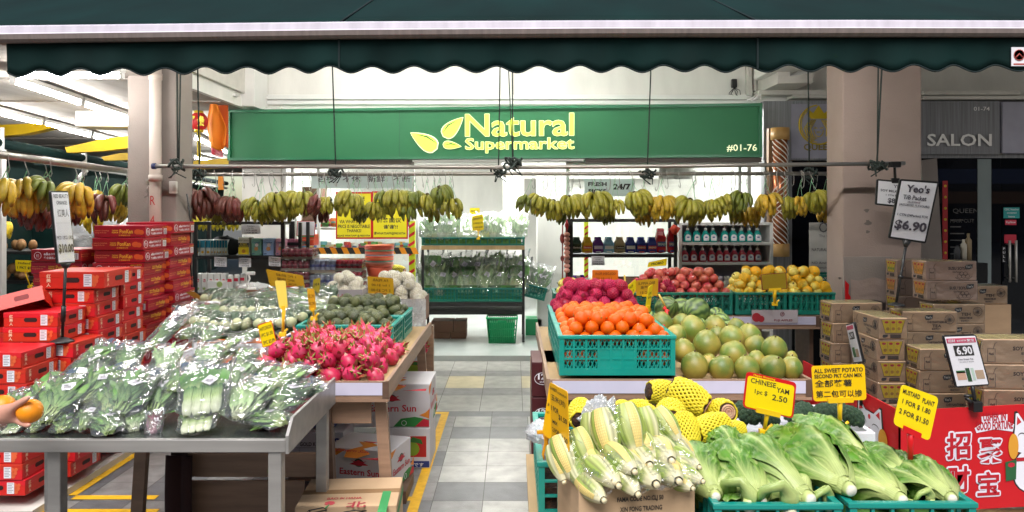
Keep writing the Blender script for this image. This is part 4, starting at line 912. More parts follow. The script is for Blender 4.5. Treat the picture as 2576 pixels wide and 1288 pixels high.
# ------------------------------------------------------------------ right display stands
def stand(name, label, x0, x1, y0, y1, zs, mods, legs=True, low=True):
    """wooden display stand with a shallow tray top, lavender price strip and splayed board legs"""
    t = thing(name, label, 'display stand', T(0, 0, 0)); e = .018; rim = .03
    m = MB(); m.box(x0+e, y0+e, zs-.03, x1-e, y1-e, zs); m.build('tray_board', 'ply', t)
    for a in (x0, x1-e): m = MB(); m.box(a, y0, zs-.06, a+e, y1, zs+rim); m.build('side_rail', 'wood', t)
    b = [x0]+mods+[x1]
    for a, c in zip(b, b[1:]):
        m = MB(); m.box(a+e*(a == x0)+.001, y0, zs-.06, c-e*(c == x1)-.001, y0+e, zs+rim-.003); m.box(a+.001, y0-.006, zs-.075, c-.001, y0+.03, zs-.0605); m.build('front_rail', 'wood_h', t)
        m = MB(); m.box(a+.03, y0-.004, zs-.042, c-.03, y0-.0005, zs+.02); m.build('price_strip', 'lavender_strip', t)
        m = MB(); m.box(c-.012 if c != x1 else c-e-.014, y0-.0055, zs-.058, c+.0, y0-.0045, zs+rim-.004); m.build('edge_band', 'wood_dark', t)
    for c in mods: m = MB(); m.box(c-.012, y0+e, zs-.0, c+.012, y1, zs+rim); m.build('divider', 'wood', t)
    if legs:
        for yy in (y0+.1, y1-.2):
            for sgn, xx in ((1, x0+.06), (-1, x1-.06)):
                m = MB(); dx = sgn*-.05; m.prism([(xx-.03, zs-.062), (xx+.03, zs-.062), (xx+dx+.03, 0), (xx+dx-.03, 0)], yy-.02, yy+.02); m.build('leg', 'wood', t)
        m = MB(); m.box(x0+.1, y0+.06, zs-.2, x1-.1, y0+.08, zs-.062); m.build('apron', 'wood_h', t)
        if not low: return t
        m = MB(); m.box(x0+.08, y0+.25, .3, x1-.08, y1-.3, .32); m.build('lower_shelf', 'wood_dark', t)
        m = MB(); m.box(x0+.12, y0+.24, .02, x1-.12, y0+.26, .28); m.build('lower_panel', 'wood_h', t)
    return t
ST = .815
stand('display_stand', 'wooden display stand carrying the oranges and pomelos', .165, 1.50, 3.72, 5.58, ST, [.838])
m = MB()
stand('display_stand', 'second wooden display stand behind, carrying red apples and yellow pears', .88, 2.36, 5.70, 6.05, .85, [1.6], legs=False)
t = thing('storage_shelf', 'dark wooden shelf unit under the yellow pears', 'shelf', T(0, 0, 0))
for x in (1.56, 1.9, 2.3): m = MB(); m.box(x, 5.75, 0, x+.03, 6.04, .785); m.build('upright', 'wood_dark', t)
m = MB(); m.box(1.59, 5.75, .38, 2.3, 6.04, .4); m.build('shelf_board', 'wood_dark', t)
m = MB(); m.box(1.59, 6.02, .0, 2.3, 6.035, .38); m.build('back_panel', 'wood_dark', t)
# crates of oranges and netted apples
cg = 'teal crates along the aisle edge of the orange stand'
crate(.595, .40, .205, 'teal', 'teal latticed crate heaped with oranges at the front corner of the stand', T(.233, 3.79, ST+.032), cg, 9, 3, 2)
crate(.595, .40, .205, 'teal', 'teal crate of oranges right behind the front orange crate', T(.233, 4.205, ST+.032), cg, 9, 3, 2)
crate(.595, .40, .205, 'teal', 'teal crate of pink netted apples behind the oranges', T(.233, 4.62, ST+.032), cg, 9, 3, 2)
rk = random.Random(5); zr = ST+.032+.205
P = heap(.25, 3.81, .81, 4.18, zr-.165, .039, 1, .1, seed=2)[:7]+heap(.25, 3.81, .815, 4.19, zr-.062, .039, 3, .25, .95, 1.1, 3)
fruit_set(ORANGES, P, 'round orange heaped in the front teal crate, one of many alike', 'oranges in the front crate', rk)
P = heap(.25, 4.22, .815, 4.59, zr-.04, .039, 2, .25, .9, 1.25, 9)
fruit_set(ORANGES, P, 'round orange in the crate behind the front one, one of many alike', 'oranges in the second crate', rk)
P = heap(.25, 4.64, .815, 5.01, zr-.03, .039, 4, .3, .7, 1.2, 12)
fruit_set(NETAPPLES, P, 'apple in a pink foam net heaped behind the oranges, one of many alike', 'netted apples', rk)
# pomelos and watermelons placed one by one: zoomed picture x, y, radius, depth
def zp(x, y, Y): return W(x*.3907+1289.3, y*.3907+691.9, Y)
pom = [(1172, 588, 88, 3.86, 'pomelo at the front edge of the tray nearest the orange crate'), (1345, 600, 80, 3.85, 'second pomelo along the front edge from the orange crate'), (1508, 603, 80, 3.85, 'third pomelo along the front edge, dull green'), (1675, 598, 85, 3.85, 'pomelo with a curled stem over it at the front edge'), (1795, 597, 72, 3.86, 'yellowish pomelo at the far end of the front edge'),
       (1100, 490, 76, 4.0, 'yellow blotched pomelo against the orange crate'), (1250, 450, 90, 4.08, 'big green veined pomelo in the second row'), (1420, 512, 86, 3.98, 'broad green pomelo in the middle of the heap'), (1685, 475, 82, 4.0, 'pale green pomelo at the salon end of the heap'), (1565, 457, 68, 4.15, 'shaded green pomelo behind the pale one'), (1262, 562, 55, 4.0, 'yellow pomelo peeping between two front ones'), (1570, 548, 60, 4.0, 'dark green pomelo tucked behind the front row'),
       (1412, 410, 82, 4.28, 'pomelo with a yellow flush in the third row'), (1522, 395, 78, 4.38, 'smooth pale pomelo in the third row'), (1158, 352, 86, 4.36, 'large pear shaped pomelo with a stem near the yellow tag stick'), (1052, 388, 68, 4.2, 'brownish green pomelo behind the orange crate corner'), (1302, 332, 70, 4.55, 'rounded pomelo below the striped watermelons'), (1085, 308, 58, 4.62, 'dull green pomelo below the first watermelon'), (962, 312, 70, 4.6, 'light green pomelo behind the red clip'), (1315, 388, 55, 4.45, 'small pale pomelo half hidden in the third row'), (1442, 338, 58, 4.62, 'brownish pomelo at the back of the heap'), (1795, 530, 40, 4.05, 'pomelo almost hidden behind the last ones')]
for i, (x, y, r, Y, l) in enumerate(pom):
    s = r*.3907*Y/F_/.0745; M = zp(x, y, Y); M = T(*M)@RZ(i*67)@RX(rk.uniform(-38, 38))@S(s)
    o = POMELOS[i % 4]
    if i < 4: o.matrix_basis = M; o['label'] = l; o['group'] = 'pomelos heaped in the tray'
    else: dup(o, M, l, 'pomelos heaped in the tray')
mel = [(992, 213, 76, 4.95, 'dark striped watermelon standing nearest the amber tags', 0), (1082, 215, 68, 5.1, 'striped watermelon behind the dark one', 1), (1180, 233, 88, 4.85, 'largest watermelon with bold dark stripes', 0), (1312, 258, 52, 5.0, 'pale striped watermelon at the salon end', 2), (1335, 300, 62, 4.8, 'pale striped watermelon low beside the pomelos', 2), (845, 265, 42, 4.9, 'small dark watermelon beside the amber tag stick', 0), (890, 283, 46, 4.75, 'small pale striped watermelon beside the small dark one', 2), (1210, 315, 40, 4.75, 'pale watermelon tucked under the largest one', 1), (1400, 335, 40, 4.7, 'little pale striped melon at the end of the row', 2)]
for i, (x, y, r, Y, l, k) in enumerate(mel):
    s = r*.3907*Y/F_/.09; M = T(*zp(x, y, Y))@RZ(30+i*50)@RX(60+i*9)@S(s); o = MELONS[k]
    if not o.get('placed'): o['placed'] = 1; o.matrix_basis = M; o['label'] = l; o['group'] = 'watermelons behind the pomelos'
    else: dup(o, M, l, 'watermelons behind the pomelos')
# back stand crates
cg = 'dark green crates on the back stand'; Yc = 5.71
for i, (a, b, l) in enumerate(((1580, 1846, 'dark green crate of red apples'), (1850, 1982, 'dark green crate of yellow pears behind the carton flap'), (1985, 2104, 'dark green crate of yellow pears next to the pinkish pillar'), (1395, 1578, 'dark green crate of white netted pears behind the pink apples'))):
    crate(X(b, Yc)-X(a, Yc)-.01, .36, .17, 'green_dark_crate', l, T(X(a, Yc), Yc, .885 if i < 3 else .88), cg, 12 if i == 0 else 8, 2, 1, False)
m = MB(); m.box(X(1395, 5.7), 5.7, .78, .879, 6.08, .876); m.build('crate_bench', 'wood_dark', label='dark bench under the white netted pears crate', cat='bench')
za = .885+.17
fruit_set(APPLES, [p for p in heap(X(1590, 5.75), 5.74, X(1838, 5.75), 6.05, za-.05, .041, 4, .3, .8, 1.2, 4)], 'red apple heaped in the back crate, one of many alike', 'red apples on the back stand', rk, (1.0, 1.15))
fruit_set(NETAPPLES, heap(X(1575, 5.75), 5.72, X(1700, 5.75), 5.92, za-.03, .039, 2, .3, .8, 1.2, 24), 'pink netted apple at the amber sign end of the back crate, one of a few', 'pink netted apples on the back stand', rk)
P = heap(X(1845, 5.75), 5.74, X(2100, 5.75), 6.05, za-.045, .041, 4, .3, .62, 1.2, 6)
fruit_set(HONEY, P[::2]+P[1::4], 'yellow pear in a yellow foam net on the back stand, one of many alike', 'netted yellow pears', rk, (.98, 1.12))
fruit_set(HONEYBARE, P[3::4], 'bare yellow pear on the back stand, one of many alike', 'bare yellow pears', rk, (.98, 1.12))
P = heap(X(1400, 5.75), 5.74, X(1575, 5.75), 6.05, za-.04, .04, 2, .3, .7, 1.2, 8)
fruit_set(HONEYBARE, P, 'pale yellow pear behind the pink apples, one of many alike', 'pale pears behind the pink apples', rk, (.9, 1.05))
t = thing('carton_flap', 'white carton flap with red apples leaning on the dark green crates', 'carton', T(X(1892, 5.68), 5.685, Z(812, 5.68))); w = X(2008, 5.68)-X(1892, 5.68); h = Z(780, 5.68)-Z(812, 5.68)
m = MB(); m.box(0, 0, 0, w, .006, h); m.build('panel', flat('#b9b0b4'), t)
m = MB(); m.text('FUJI APPLES', w*.42, .006, w*.52, h*.22, 0, -.002, .02); m.tube([(a, -.001, b) for a, b in circ(w*.66, h*.68, h*.16, 12)]+[(w*.66+h*.16, -.001, h*.68)], .002, 4); m.text('捷', w*.66-h*.08, h*.6, h*.16, h*.16, 0, -.002, .02); m.build('lettering', flat('#7c2833'), t)
m = MB(); m.prism(circ(w*.1, h*.42, h*.36), -.001, -.0002); m.prism(circ(w*.2, h*.3, h*.26), -.002, -.0012); m.build('apple_print', flat('#a81f2c'), t)
# signs on the right
placard('price_sign', 'orange card seen from behind, over the white netted pears', [(1490, 679), (1555, 679), (1556, 722), (1490, 724)], 5.35, [('GOLDEN PEAR', .1, .72, .8, .14), ('1 for $1.00', .15, .42, .6, .16), ('5PC $3.00', .15, .14, .6, .16)], card=mat('sign_card_orange', C('#e8780f', .9), .4, var=.06), ink=flat('#a34a06'), flip=True, stem=(1523, 745), clip=flat('#d9760f'))
placard('price_sign', 'yellow card seen from behind over the red apples', [(1599, 706), (1656, 700), (1655, 744), (1601, 744)], 5.3, [('BIG APPLE', .1, .7, .75, .16), ('大苹果', .2, .42, .5, .2), ('1 PC $1', .1, .1, .7, .18)], card='sign_card_amber', ink=flat('#7a5a08'), flip=True, stem=(1640, 800))
placard('price_sign', 'narrow yellow card turned edgeways between the netted apples and the watermelons', [(1574, 722), (1599, 702), (1600, 730), (1578, 764)], 5.1, [('FUJI', .15, .6, .7, .2), ('6 $3', .15, .2, .7, .2)], Yr=5.2, ink=flat('#6a5a0a'), clip=None)
m = MB(); m.tube([W(1571, 692, 5.12), W(1578, 780, 5.1)], .006, 6); m.tube([W(1578, 780, 5.1), W(1592, 768, 5.1), W(1597, 776, 5.1)], .008, 6); m.build('sign_stick', flat('#c2a33c'), label='yellow stick stand with a hooked foot beside the netted apples', cat='sign stand')
placard('price_sign', 'folded yellow card strip on a stick among the watermelons', [(1632, 722), (1643, 715), (1636, 772), (1624, 774)], 4.75, [('2 PC', .2, .6, .6, .1), ('$5.00', .2, .4, .6, .1)], Yr=4.8, stem=(1638, 812), base=False)
m = MB(); m.tube([W(1657, 740, 4.7), W(1676, 776, 4.7)], .007, 6); m.build('sign_stick', flat('#cda84a'), label='bare tan stick leaning above the red twisted clip', cat='sign stand')
m = MB(); m.tube([W(1672, 772, 4.65), W(1679, 790, 4.6), W(1673, 800, 4.6), W(1668, 830, 4.5)], .008, 6); m.tube([W(1668, 776, 4.66), W(1682, 782, 4.62), W(1672, 786, 4.62)], .007, 6); m.build('sign_clip', 'sign_red', label='red twisted plastic clip standing on the oranges', cat='clip')
placard('price_sign', 'dark olive yellow card facing away over the yellow pears', [(1913, 690), (1978, 685), (1981, 727), (1917, 730)], 5.55, [], card=mat('sign_card_dim', C('#a58c18', .75), .4, var=.1), edge=flat('#7d2a1c'), stem=(1949, 764), clip='clip_yellow', stemw=.012)
placard('price_sign', 'small yellow card lying on the bread shelf crate', [(1632, 660), (1678, 650), (1676, 668), (1628, 672)], 6.9, [('PROMO', .15, .3, .7, .4)], clip=None)
YAM = [('CHINESE', .1, .72, .5, .14, .015), ('YAM', .62, .62, .25, .14, .015), ('1pc $', .2, .42, .25, .16, .012), ('2.50', .55, .38, .3, .16, .015)]
placard('price_sign', 'red bordered yellow card for the yams, on a yellow clip stand', [(1878, 934), (2004, 963), (1995, 1053), (1868, 1024)], 2.92, YAM, edge='sign_red', stem=(1922, 1085), stemw=.008, head='Happy Shopping', r=.014)
placard('price_sign', 'yellow card for sweet potatoes on a stand among the broccoli', [(2041, 921), (2175, 916), (2180, 1006), (2047, 1010)], 2.94, [('ALL SWEET POTATO', .04, .8, .92, .12), ('SECOND PKT CAN MIX', .04, .65, .9, .11), ('全部蕃薯', .04, .4, .7, .2, .01), ('第二包可以掺', .05, .1, .87, .2, .01)], card=mat('sign_card_deep', C('#f2c20c', .92), .35, var=.05), stem=(2113, 1078), stemw=.009, r=.012)
placard('price_sign', 'yellow card for mustard greens on a red clip stand', [(2269, 966), (2362, 1000), (2338, 1110), (2247, 1067)], 2.68, [('MUSTARD', .06, .8, .46, .11, .015), ('PLANT', .6, .76, .32, .11, .015), ('1 FOR $ 1.80', .1, .55, .76, .13, .015), ('2 FOR $1.50', .07, .3, .8, .14, .015)], stem=(2290, 1175), clip='sign_red', stemw=.01, r=.014)
placard('price_sign', 'tall amber card for sweet corn clipped to the corn carton', [(1382, 961), (1427, 985), (1431, 1140), (1388, 1106)], 2.62, [('SWEET', .06, .89, .4, .05), ('CORN(Pair)', .48, .87, .5, .05), ('玉米(对)', .1, .7, .8, .12, .01), ('1 FOR', .08, .53, .42, .09), ('$1.50', .5, .44, .46, .1), ('MIX', .12, .32, .3, .06), ('2 FOR', .1, .17, .4, .08), ('$2.50', .52, .12, .45, .1)], Yr=2.5, card=mat('sign_card_corn', C('#f1b40c', .92), .35, var=.05), clip=None, r=.01)
placard('price_sign', 'amber card with a red corner half hidden behind the sweet corn card', [(1381, 975), (1383, 962), (1388, 1110), (1364, 1090)], 2.72, [('YAM', .2, .6, .5, .06), ('1 pc $', .2, .45, .5, .06)], card='sign_card_corn', edge=None, clip=None)
for (px, py, Y, l) in ((1412, 1150, 2.55, 'amber spring clip gripping the corn carton edge'), (1374, 1112, 2.75, 'amber spring clip gripping the teal crate edge')):
    t = thing('spring_clip', l, 'clip', T(*W(px, py, Y)))
    m = MB()
    for s in (-1, 1): m.tube([(s*.008, 0, .035), (s*.002, 0, .0), (s*.012, -.004, -.045), (s*.008, -.004, -.062)], [.006, .006, .005, .004], 6)
    m.box(-.035, -.006, .03, .035, .004, .045, bv=.003); m.build('jaw', flat('#e09a10', .35), t)

# ------------------------------------------------------------------ drink cartons, banner and price boards, far right
def leaf_logo(x, z, w, h): return [(x, z), (x+w*.1, z-h*.5), (x+w*.5, z-h*.55), (x+w*.92, z-h*.3), (x+w, z+h*.5), (x+w*.5, z+h*.45), (x+w*.15, z+h*.4)]
def drink(kind, mt='card'):
    w, d, h = .36, .18, .135; ink = flat('#4b3a30', .7)
    def face(title, sub, pic):
        its = [(ink, 'text', title[0], -.02, .055 if len(title) > 1 else .075, .13, .022, .03)]
        if len(title) > 1: its.append((ink, 'text', title[1], .0, .03, .09, .02, .03))
        its += [(ink, 'text', sub, .01, .012 if len(title) > 1 else .052, .06, .014), (flat('#2f3136'), 'poly', leaf_logo(-.035 if pic == 'c' else .1, .098, .055, .034), -.0016), (flat('#e9e4dc'), 'text', "Yeo's", (-.03 if pic == 'c' else .105), .09, .04, .016, .02)]
        its += [(ink, 'line', [(-.155, .012), (-.115, .012), (-.115, .085), (-.155, .085), (-.155, .012)], .0012), (ink, 'line', [(-.125, .085), (-.115, .115), (-.105, .118)], .0012), (ink, 'text', '4x6', -.15, .05, .028, .014, .03)]
        if pic == 'c':
            for k in range(8): a = k*PI/8; its.append((ink, 'line', [(.13+.03*math.cos(a), .085+.03*math.sin(a)), (.13-.03*math.cos(a), .085-.03*math.sin(a))], .0012))
            its.append((ink, 'line', [(x, z) for x, z in circ(.13, .085, .032, 12)]+[(.162, .085)], .0012))
        else:
            for k in range(5): its.append((ink, 'line', [(x, z) for x, z in circ(.06+.028*(k % 3)+.014*(k // 3), .03+.018*(k // 3), .015, 8)]+[(.075+.028*(k % 3)+.014*(k // 3), .03+.018*(k // 3))], .0012))
            its.append((ink, 'line', [(.03, .022), (.06, .006), (.12, .006), (.15, .03)], .0014))
        return its
    TT = {'tea': (('CHRYSANTHEMUM', 'TEA'), '清凉菊花茶', 'c'), 'teh': (('TEH', 'KRISANTIMUM'), '清凉菊花茶', 'c'), 'soy': (('SOY MILK',), '豆奶', 's'), 'susu': (('SUSU SOYA',), 'Gula Perang', 's')}[kind]
    pack = flat('#e8c818' if kind != 'susu' else '#e39a35'); rd = flat('#c4232c')
    end = [(pack, 'poly', [(-.075, .122), (.075, .122), (.052, .04), (-.052, .04)], -.001), (flat('#3b2f28'), 'line', [(-.076, .123), (-.052, .038), (.052, .038), (.076, .123)], .0014)]
    for k in range(3): end += [(rd, 'poly', circ((k-1)*.044, .108, .013, 8, .008), -.0018), (flat('#b6861a' if kind != 'soy' else '#4f9a2e'), 'poly', circ((k-1)*.036, .066, .011, 7), -.0018), (flat('#8a7a20'), 'line', [((k-1)*.044+.021, .122), ((k-1)*.036+.018, .042)], .0008)]
    end += [(flat('#2f3136'), 'poly', leaf_logo(-.07, .02, .035, .02), -.0014), (ink, 'rect', -.02, .006, .05, .03)]
    top = [(flat('#cdbb86', .6, .8), 'rect', -.17, -.16, .17, -.02)]
    for k in range(7): top.append((ink, 'line', [(-.12+k*.04, -.02), (-.12+k*.04, -.16)], .0008))
    o = carton('drink_carton', 'x', w, d, h, mt, T(0, 0, 0), None, [('f', face(*TT)), ('b', face(*TT)), ('l', end), ('r', end), ('t', [(k_[0], *k_[1:]) for k_ in []])], 'carton', tape=False)
    m = MB(); m.box(-w/2+.008, -d/2+.01, h, w/2-.008, d/2-.01, h+.0012)
    m.build('pack_tops', mat('pack_tops', C('#b9a86c', .8), .45, var=.35, vs=26, stretch=(1, .12, 1)) if 'pack_tops' not in MATS else 'pack_tops', o)
    m = MB(); m.box(-w/2-.003, -d/2-.003, .002, w/2+.003, d/2+.003, h+.004, bv=.006); m.build('shrink_wrap', 'wrap', o)
    return o
DR = {}
def drinks(kind, label, x, y, z, rot=0, mt='card', grp='drink cartons stacked on the pallet'):
    k = (kind, mt); M = T(x, y, z)@RZ(rot)
    if k not in DR: o = DR[k] = drink(kind, mt); o.matrix_basis = M; o['label'] = label; o['group'] = grp; return o
    return dup(DR[k], M, label, grp)
H_ = .139
def tower(kinds, lab, X0, Y0, ztop, n, rot=0, jit=.006, mt='card', lo=1):
    for i in range(n):
        drinks(kinds[i % len(kinds)], f'brown drinks carton, {ORD[i]} in the stack {lab}', X0+rnd.uniform(-jit, jit), Y0+rnd.uniform(-jit, jit), ztop-H_*(i+1), rot+rnd.uniform(-1, 1), mt)
m = MB()
for k in range(5): m.box(2.05, 4.0+k*.28, .1, 3.9, 4.12+k*.28, .12)
for x in (2.1, 2.9, 3.75): m.box(x, 4.0, 0, x+.08, 5.25, .1)
m.build('pallet', 'ply', label='low wooden pallet under the drinks cartons', cat='pallet')
bz = .12
tower(['tea'], 'showing yellow pack windows beside the pinkish pillar', 2.43, 4.93, bz+H_*6.0+.05, 6, 90)
tower(['teh', 'tea'], 'at the aisle edge of the pallet, set back', 2.40, 5.26, bz+H_*6.3+.05, 6, 4)
tower(['tea', 'teh', 'tea', 'tea'], 'nearest the low price board', 2.70, 4.68, bz+H_*5+.02, 5, 0)
tower(['tea'], 'farther behind the low price board', 2.80, 5.06, bz+H_*6.0+.06, 6, 0)
tower(['teh'], 'behind and beyond the chrysanthemum print stack', 3.14, 5.30, bz+H_*6.2+.05, 6, 2)
tower(['soy'], 'of soy cartons at the far right front', 2.77, 4.16, bz+H_*5+.17, 5, -3)
tower(['soy'], 'of soy cartons beyond the far right front one', 3.14, 4.2, bz+H_*5+.14, 5, -3)
tower(['susu'], 'of pinkish soya cartons standing highest', 3.10, 5.32+.0, 1.333, 2, 0, mt='card_pink')
tower(['soy', 'susu', 'soy'], 'of soy cartons against the pinkish pillar', 3.13, 5.78, 1.31, 3, -2, mt='card_pink')
m = MB(); m.box(2.95, 5.65, 0, 3.5, 5.9, 1.31-H_*3-.002); m.build('support_crate', 'card', label='plain cardboard block under the far soy cartons', cat='carton')
drinks('teh', 'single drinks carton lying behind the tall pinkish ones', 3.50, 5.6, .99, 2)
m = MB(); m.box(3.3, 5.5, 0, 3.7, 5.75, .988); m.build('support_crate', 'card', label='plain cardboard block under the single drinks carton', cat='carton')
t = thing('pallet_wrap', 'red corrugated pallet wrap with big Chinese characters and white lucky cats', 'banner', T(0, 0, 0)); YB = 3.9
FR = Quad([(2262, 1034), (2800, 1006), (2800, 1262), (2262, 1292)], YB); LFc = [W(2166, 975, 4.42), W(2262, 1034, YB), W(2262, 1292, YB), W(2166, 1195, 4.42)]
m = MB(); FR.o = Vector((0, 0, 0)); FR.board(m, 0, .008); m.build('front_panel', 'red_banner' if 'red_banner' in MATS else mat('red_banner', C('#c8101c', .85), .45, var=.06), t)
LF = Quad([(2262, 1034)]*4, YB); back = Vector(((2166-CX_)/F_*4.9, 4.9, 0)); LF.c = [Vector((LFc[1].x, 5.2, LFc[1].z)), LFc[1], LFc[2], Vector((LFc[1].x, 5.2, LFc[2].z))]; LF.o = Vector((0, 0, 0)); LF.n = Vector((-1, 0, 0)); LF.w = 1.3; LF.h = .55
m = MB(); LF.board(m, 0, .008); m.build('side_panel', 'red_banner', t)
FW = X(2800, YB)-X(2262, YB); FH = FR.h
def fu(zx, zy):                               # zoomed picture point on the front panel
    px = zx*.2431+2264; py = zy*.2431+974.8; p = W(px, py, YB); u = (p.x-FR.c[3].x)/(FR.c[2].x-FR.c[3].x); a = FR.c[3]+(FR.c[2]-FR.c[3])*u; b = FR.c[0]+(FR.c[1]-FR.c[0])*u; return u, (p.z-a.z)/(b.z-a.z)
mw = MB(); mr = MB()
for ch, x0, y0, x1, y1 in (('招', 475, 455, 728, 745), ('财', 478, 805, 718, 1095), ('聚', 805, 520, 1062, 785), ('宝', 795, 860, 1025, 1120)):
    a = fu(x0, y1); b = fu(x1, y0); [FR.text(mw, ch, a[0]+.0085*math.cos(k*PI/4)/FW, a[1]+.0085*math.sin(k*PI/4)/FH, b[0]-a[0], b[1]-a[1], 0, .028, .002+.0002*k, keep=False) for k in range(8)]; FR.text(mr, ch, a[0], a[1], b[0]-a[0], b[1]-a[1], 0, .026, .0055, keep=False)
P = [fu(*p) for p in ((840, 300), (1110, 275), (1110, 350), (1180, 380), (1165, 455), (980, 430), (790, 470), (770, 420), (845, 370))]; mw.add([FR.p(u, v, .002) for u, v in P], [tuple(range(len(P)))])
mw.build('white_print', flat('#e2dfea'), t)
for st, x0, y0, x1, y1 in (('USHER IN', 858, 345, 1092, 300), ('GOOD FORTUNE', 788, 440, 1165, 385)):
    a = fu(x0, y0); b = fu(x1, y1); FR.text(mr, st, a[0], a[1]-.004, b[0]-a[0], .085, 0, .03, .004, keep=False)
mr.build('red_print', flat('#b50f22'), t)
def cat(fp, mir, tt):
    """a plain white lucky cat: ears, face, raised paw, collar; fp maps its own picture points"""
    o_ = MB(); w_ = MB(); f_ = MB(); g_ = MB()
    def poly(mb, P, off): mb.add([fp(x, z, off) for x, z in P], [tuple(range(len(P)))])
    def el(x, z, a, b, n=20): return [(x+a*math.cos(2*PI*k/n), z+b*math.sin(2*PI*k/n)) for k in range(n)]
    head = [(-.5, .1), (-.46, .52), (-.44, .95), (-.36, .96), (-.16, .66), (.16, .66), (.36, .96), (.44, .95), (.46, .52), (.5, .1), (.4, -.3), (.0, -.42), (-.4, -.3)]
    body = el(0, -.95, .52, .68); poly(o_, [(x*1.09, -.95+(z+.95)*1.06) for x, z in body], .0012); poly(o_, [(x*1.1, z*1.07) for x, z in head], .0015)
    poly(w_, body, .002); poly(w_, head, .0026)
    for s in (-1, 1): poly(g_, [(s*.39, .86), (s*.25, .66), (s*.41, .56)], .0034)
    poly(g_, el(0, .48, .05, .1, 10), .0034); poly(g_, [(-.05, .06), (.05, .06), (0, -.03)], .0034)
    for s in (-1, 1):
        P = [(s*(.24+.13*math.cos(a)), .18+.12*math.sin(a)) for a in [PI*k/8 for k in range(9)]]
        for a, b in zip(P, P[1:]): poly(f_, [(a[0], a[1]-.016), (b[0], b[1]-.016), (b[0], b[1]+.016), (a[0], a[1]+.016)], .0036)
        P = [(s*(.08+.08*math.cos(a)), -.12-.08*math.sin(a)) for a in [PI*k/6 for k in range(7)]]
        for a, b in zip(P, P[1:]): poly(g_, [(a[0], a[1]-.018), (b[0], b[1]-.018), (b[0], b[1]+.018), (a[0], a[1]+.018)], .0036)
    y_ = MB(); poly(y_, el(mir*.52, -.12, .17, .42), .0042)
    r2 = MB(); poly(r2, [(-.42, -.62), (.42, -.62), (.44, -.5), (-.44, -.5)], .004)
    b2 = MB(); poly(b2, [(mir*.42, -.55), (mir*.8, -.62), (mir*.78, -1.25), (mir*.44, -1.2)], .005); l2 = MB(); poly(l2, el(mir*.6, -.72, .12, .08, 12), .006)
    for mb, nm, mt in ((o_, 'cat_outline', 'ink'), (w_, 'cat_print', flat('#e6e6ee')), (g_, 'cat_face_print', flat('#c8242c')), (f_, 'cat_eye_print', 'ink'), (y_, 'paw_print', flat('#d6972c')), (r2, 'collar_print', flat('#b0182a')), (b2, 'drink_pack_print', flat('#245b34') if mir < 0 else flat('#d9b43a')), (l2, 'logo_print', flat('#b81c30'))): mb.build(nm, mt, tt)
fc = fu(1330, 560)
cat(lambda x, z, off: FR.p(fc[0]+x*.165/FW*.95, fc[1]+z*.17/FH*.95, off), -1, t)
cat(lambda x, z, off: Vector((LF.c[0].x-off-.001+.0*x, 4.22-x*.3, LFc[1].z-.19+z*.15)), 1, t)
m = MB()
m.box(X(2262, YB)+.02, YB+.0, .0, 4.1, YB+.08, .085); m.build('pallet_edge', 'ply', label='tan pallet edge under the red pallet wrap', cat='pallet')
def frame_board(name, label, corners, Y, lines, Yr=None, fr=.05, extras=()):
    q = Quad(corners, Y, Yr); t = thing(name, label, 'price board', T(*q.o)); m = MB(); q.board(m, 0, .012, .012); m.build('frame', 'black_plastic', t)
    m = MB(); q.board(m, 0, .002, 0, fr, fr*q.w/q.h, 1-fr, 1-fr*q.w/q.h, .003); m.build('sheet', 'paper', t)
    by = {}
    for L in lines:
        mt = L[6] if len(L) > 6 else flat('#4a4450'); mb = by.setdefault(mt, MB())
        if L[0] == '#': q.board(mb, 0, .001, 0, L[1], L[2], L[1]+L[3], L[2]+L[4], .0045)
        else: q.text(mb, L[0], L[1], L[2], L[3], L[4], 0, L[5] if len(L) > 5 else .02, .006)
    for mt, mb in by.items(): mb.build('print', mt, t)
    m = MB(); q.board(m, 0, .0005, 0, fr, fr, 1-fr, 1-fr, .009); m.build('cover', 'sign_cover', t)
    return t, q
DG = flat('#4a4450')
t, q = frame_board('price_board', 'large tilted white price board on a black pole above the drinks cartons', [(2264, 450), (2363, 457), (2329, 613), (2235, 599)], 5.05, [("Yeo's", .2, .79, .6, .13, .03), ('T/B Packet', .16, .67, .6, .075, .02), ('(6x250ml)', .3, .61, .32, .04), ('(ASSORTED FLAVOURS)', .1, .555, .78, .045), ('1 CTN (24Packet) FOR', .1, .385, .8, .05), ('$6.90', .08, .15, .84, .18, .035)])
e = W(2254, 765, 5.0)-q.o; a = q.p(.5, 0, -.006)
m = MB(); m.tube([a, e], .009, 8); m.tube([a, a+(e-a)*.1], [.03, .012], 8); m.tube([a+(e-a)*.55, a+(e-a)*.6], .016, 8); m.lathe([(0, -.01), (.06, -.008), (.05, .0), (.012, .012)], 14, 0, T(*e)); m.build('pole', 'black_metal', t)
t, q = frame_board('price_board', 'smaller white price board hanging from the rail end, half behind the large one', [(2206, 450), (2290, 458), (2286, 524), (2202, 515)], 5.78, [("YEO'S", .5, .72, .4, .12), ('SOY MILK 豆奶', .12, .53, .75, .12), ('1 CTN 箱 (48)', .25, .37, .6, .1), ('$8.60', .35, .1, .5, .22, .03)])
m = MB(); a = q.p(.55, 1, 0); e = W(2250, 412, 5.78)-q.o; m.tube([a, a+(e-a)*.6, e], .011, 8); m.box(e.x-.04, e.y-.03, e.z-.03, e.x+.04, e.y+.03, e.z+.015, bv=.006); m.box(a.x-.03, a.y-.012, a.z-.02, a.x+.03, a.y+.012, a.z+.02, bv=.004); m.build('clamp', 'black_plastic', t)
PK = flat('#c8355e')
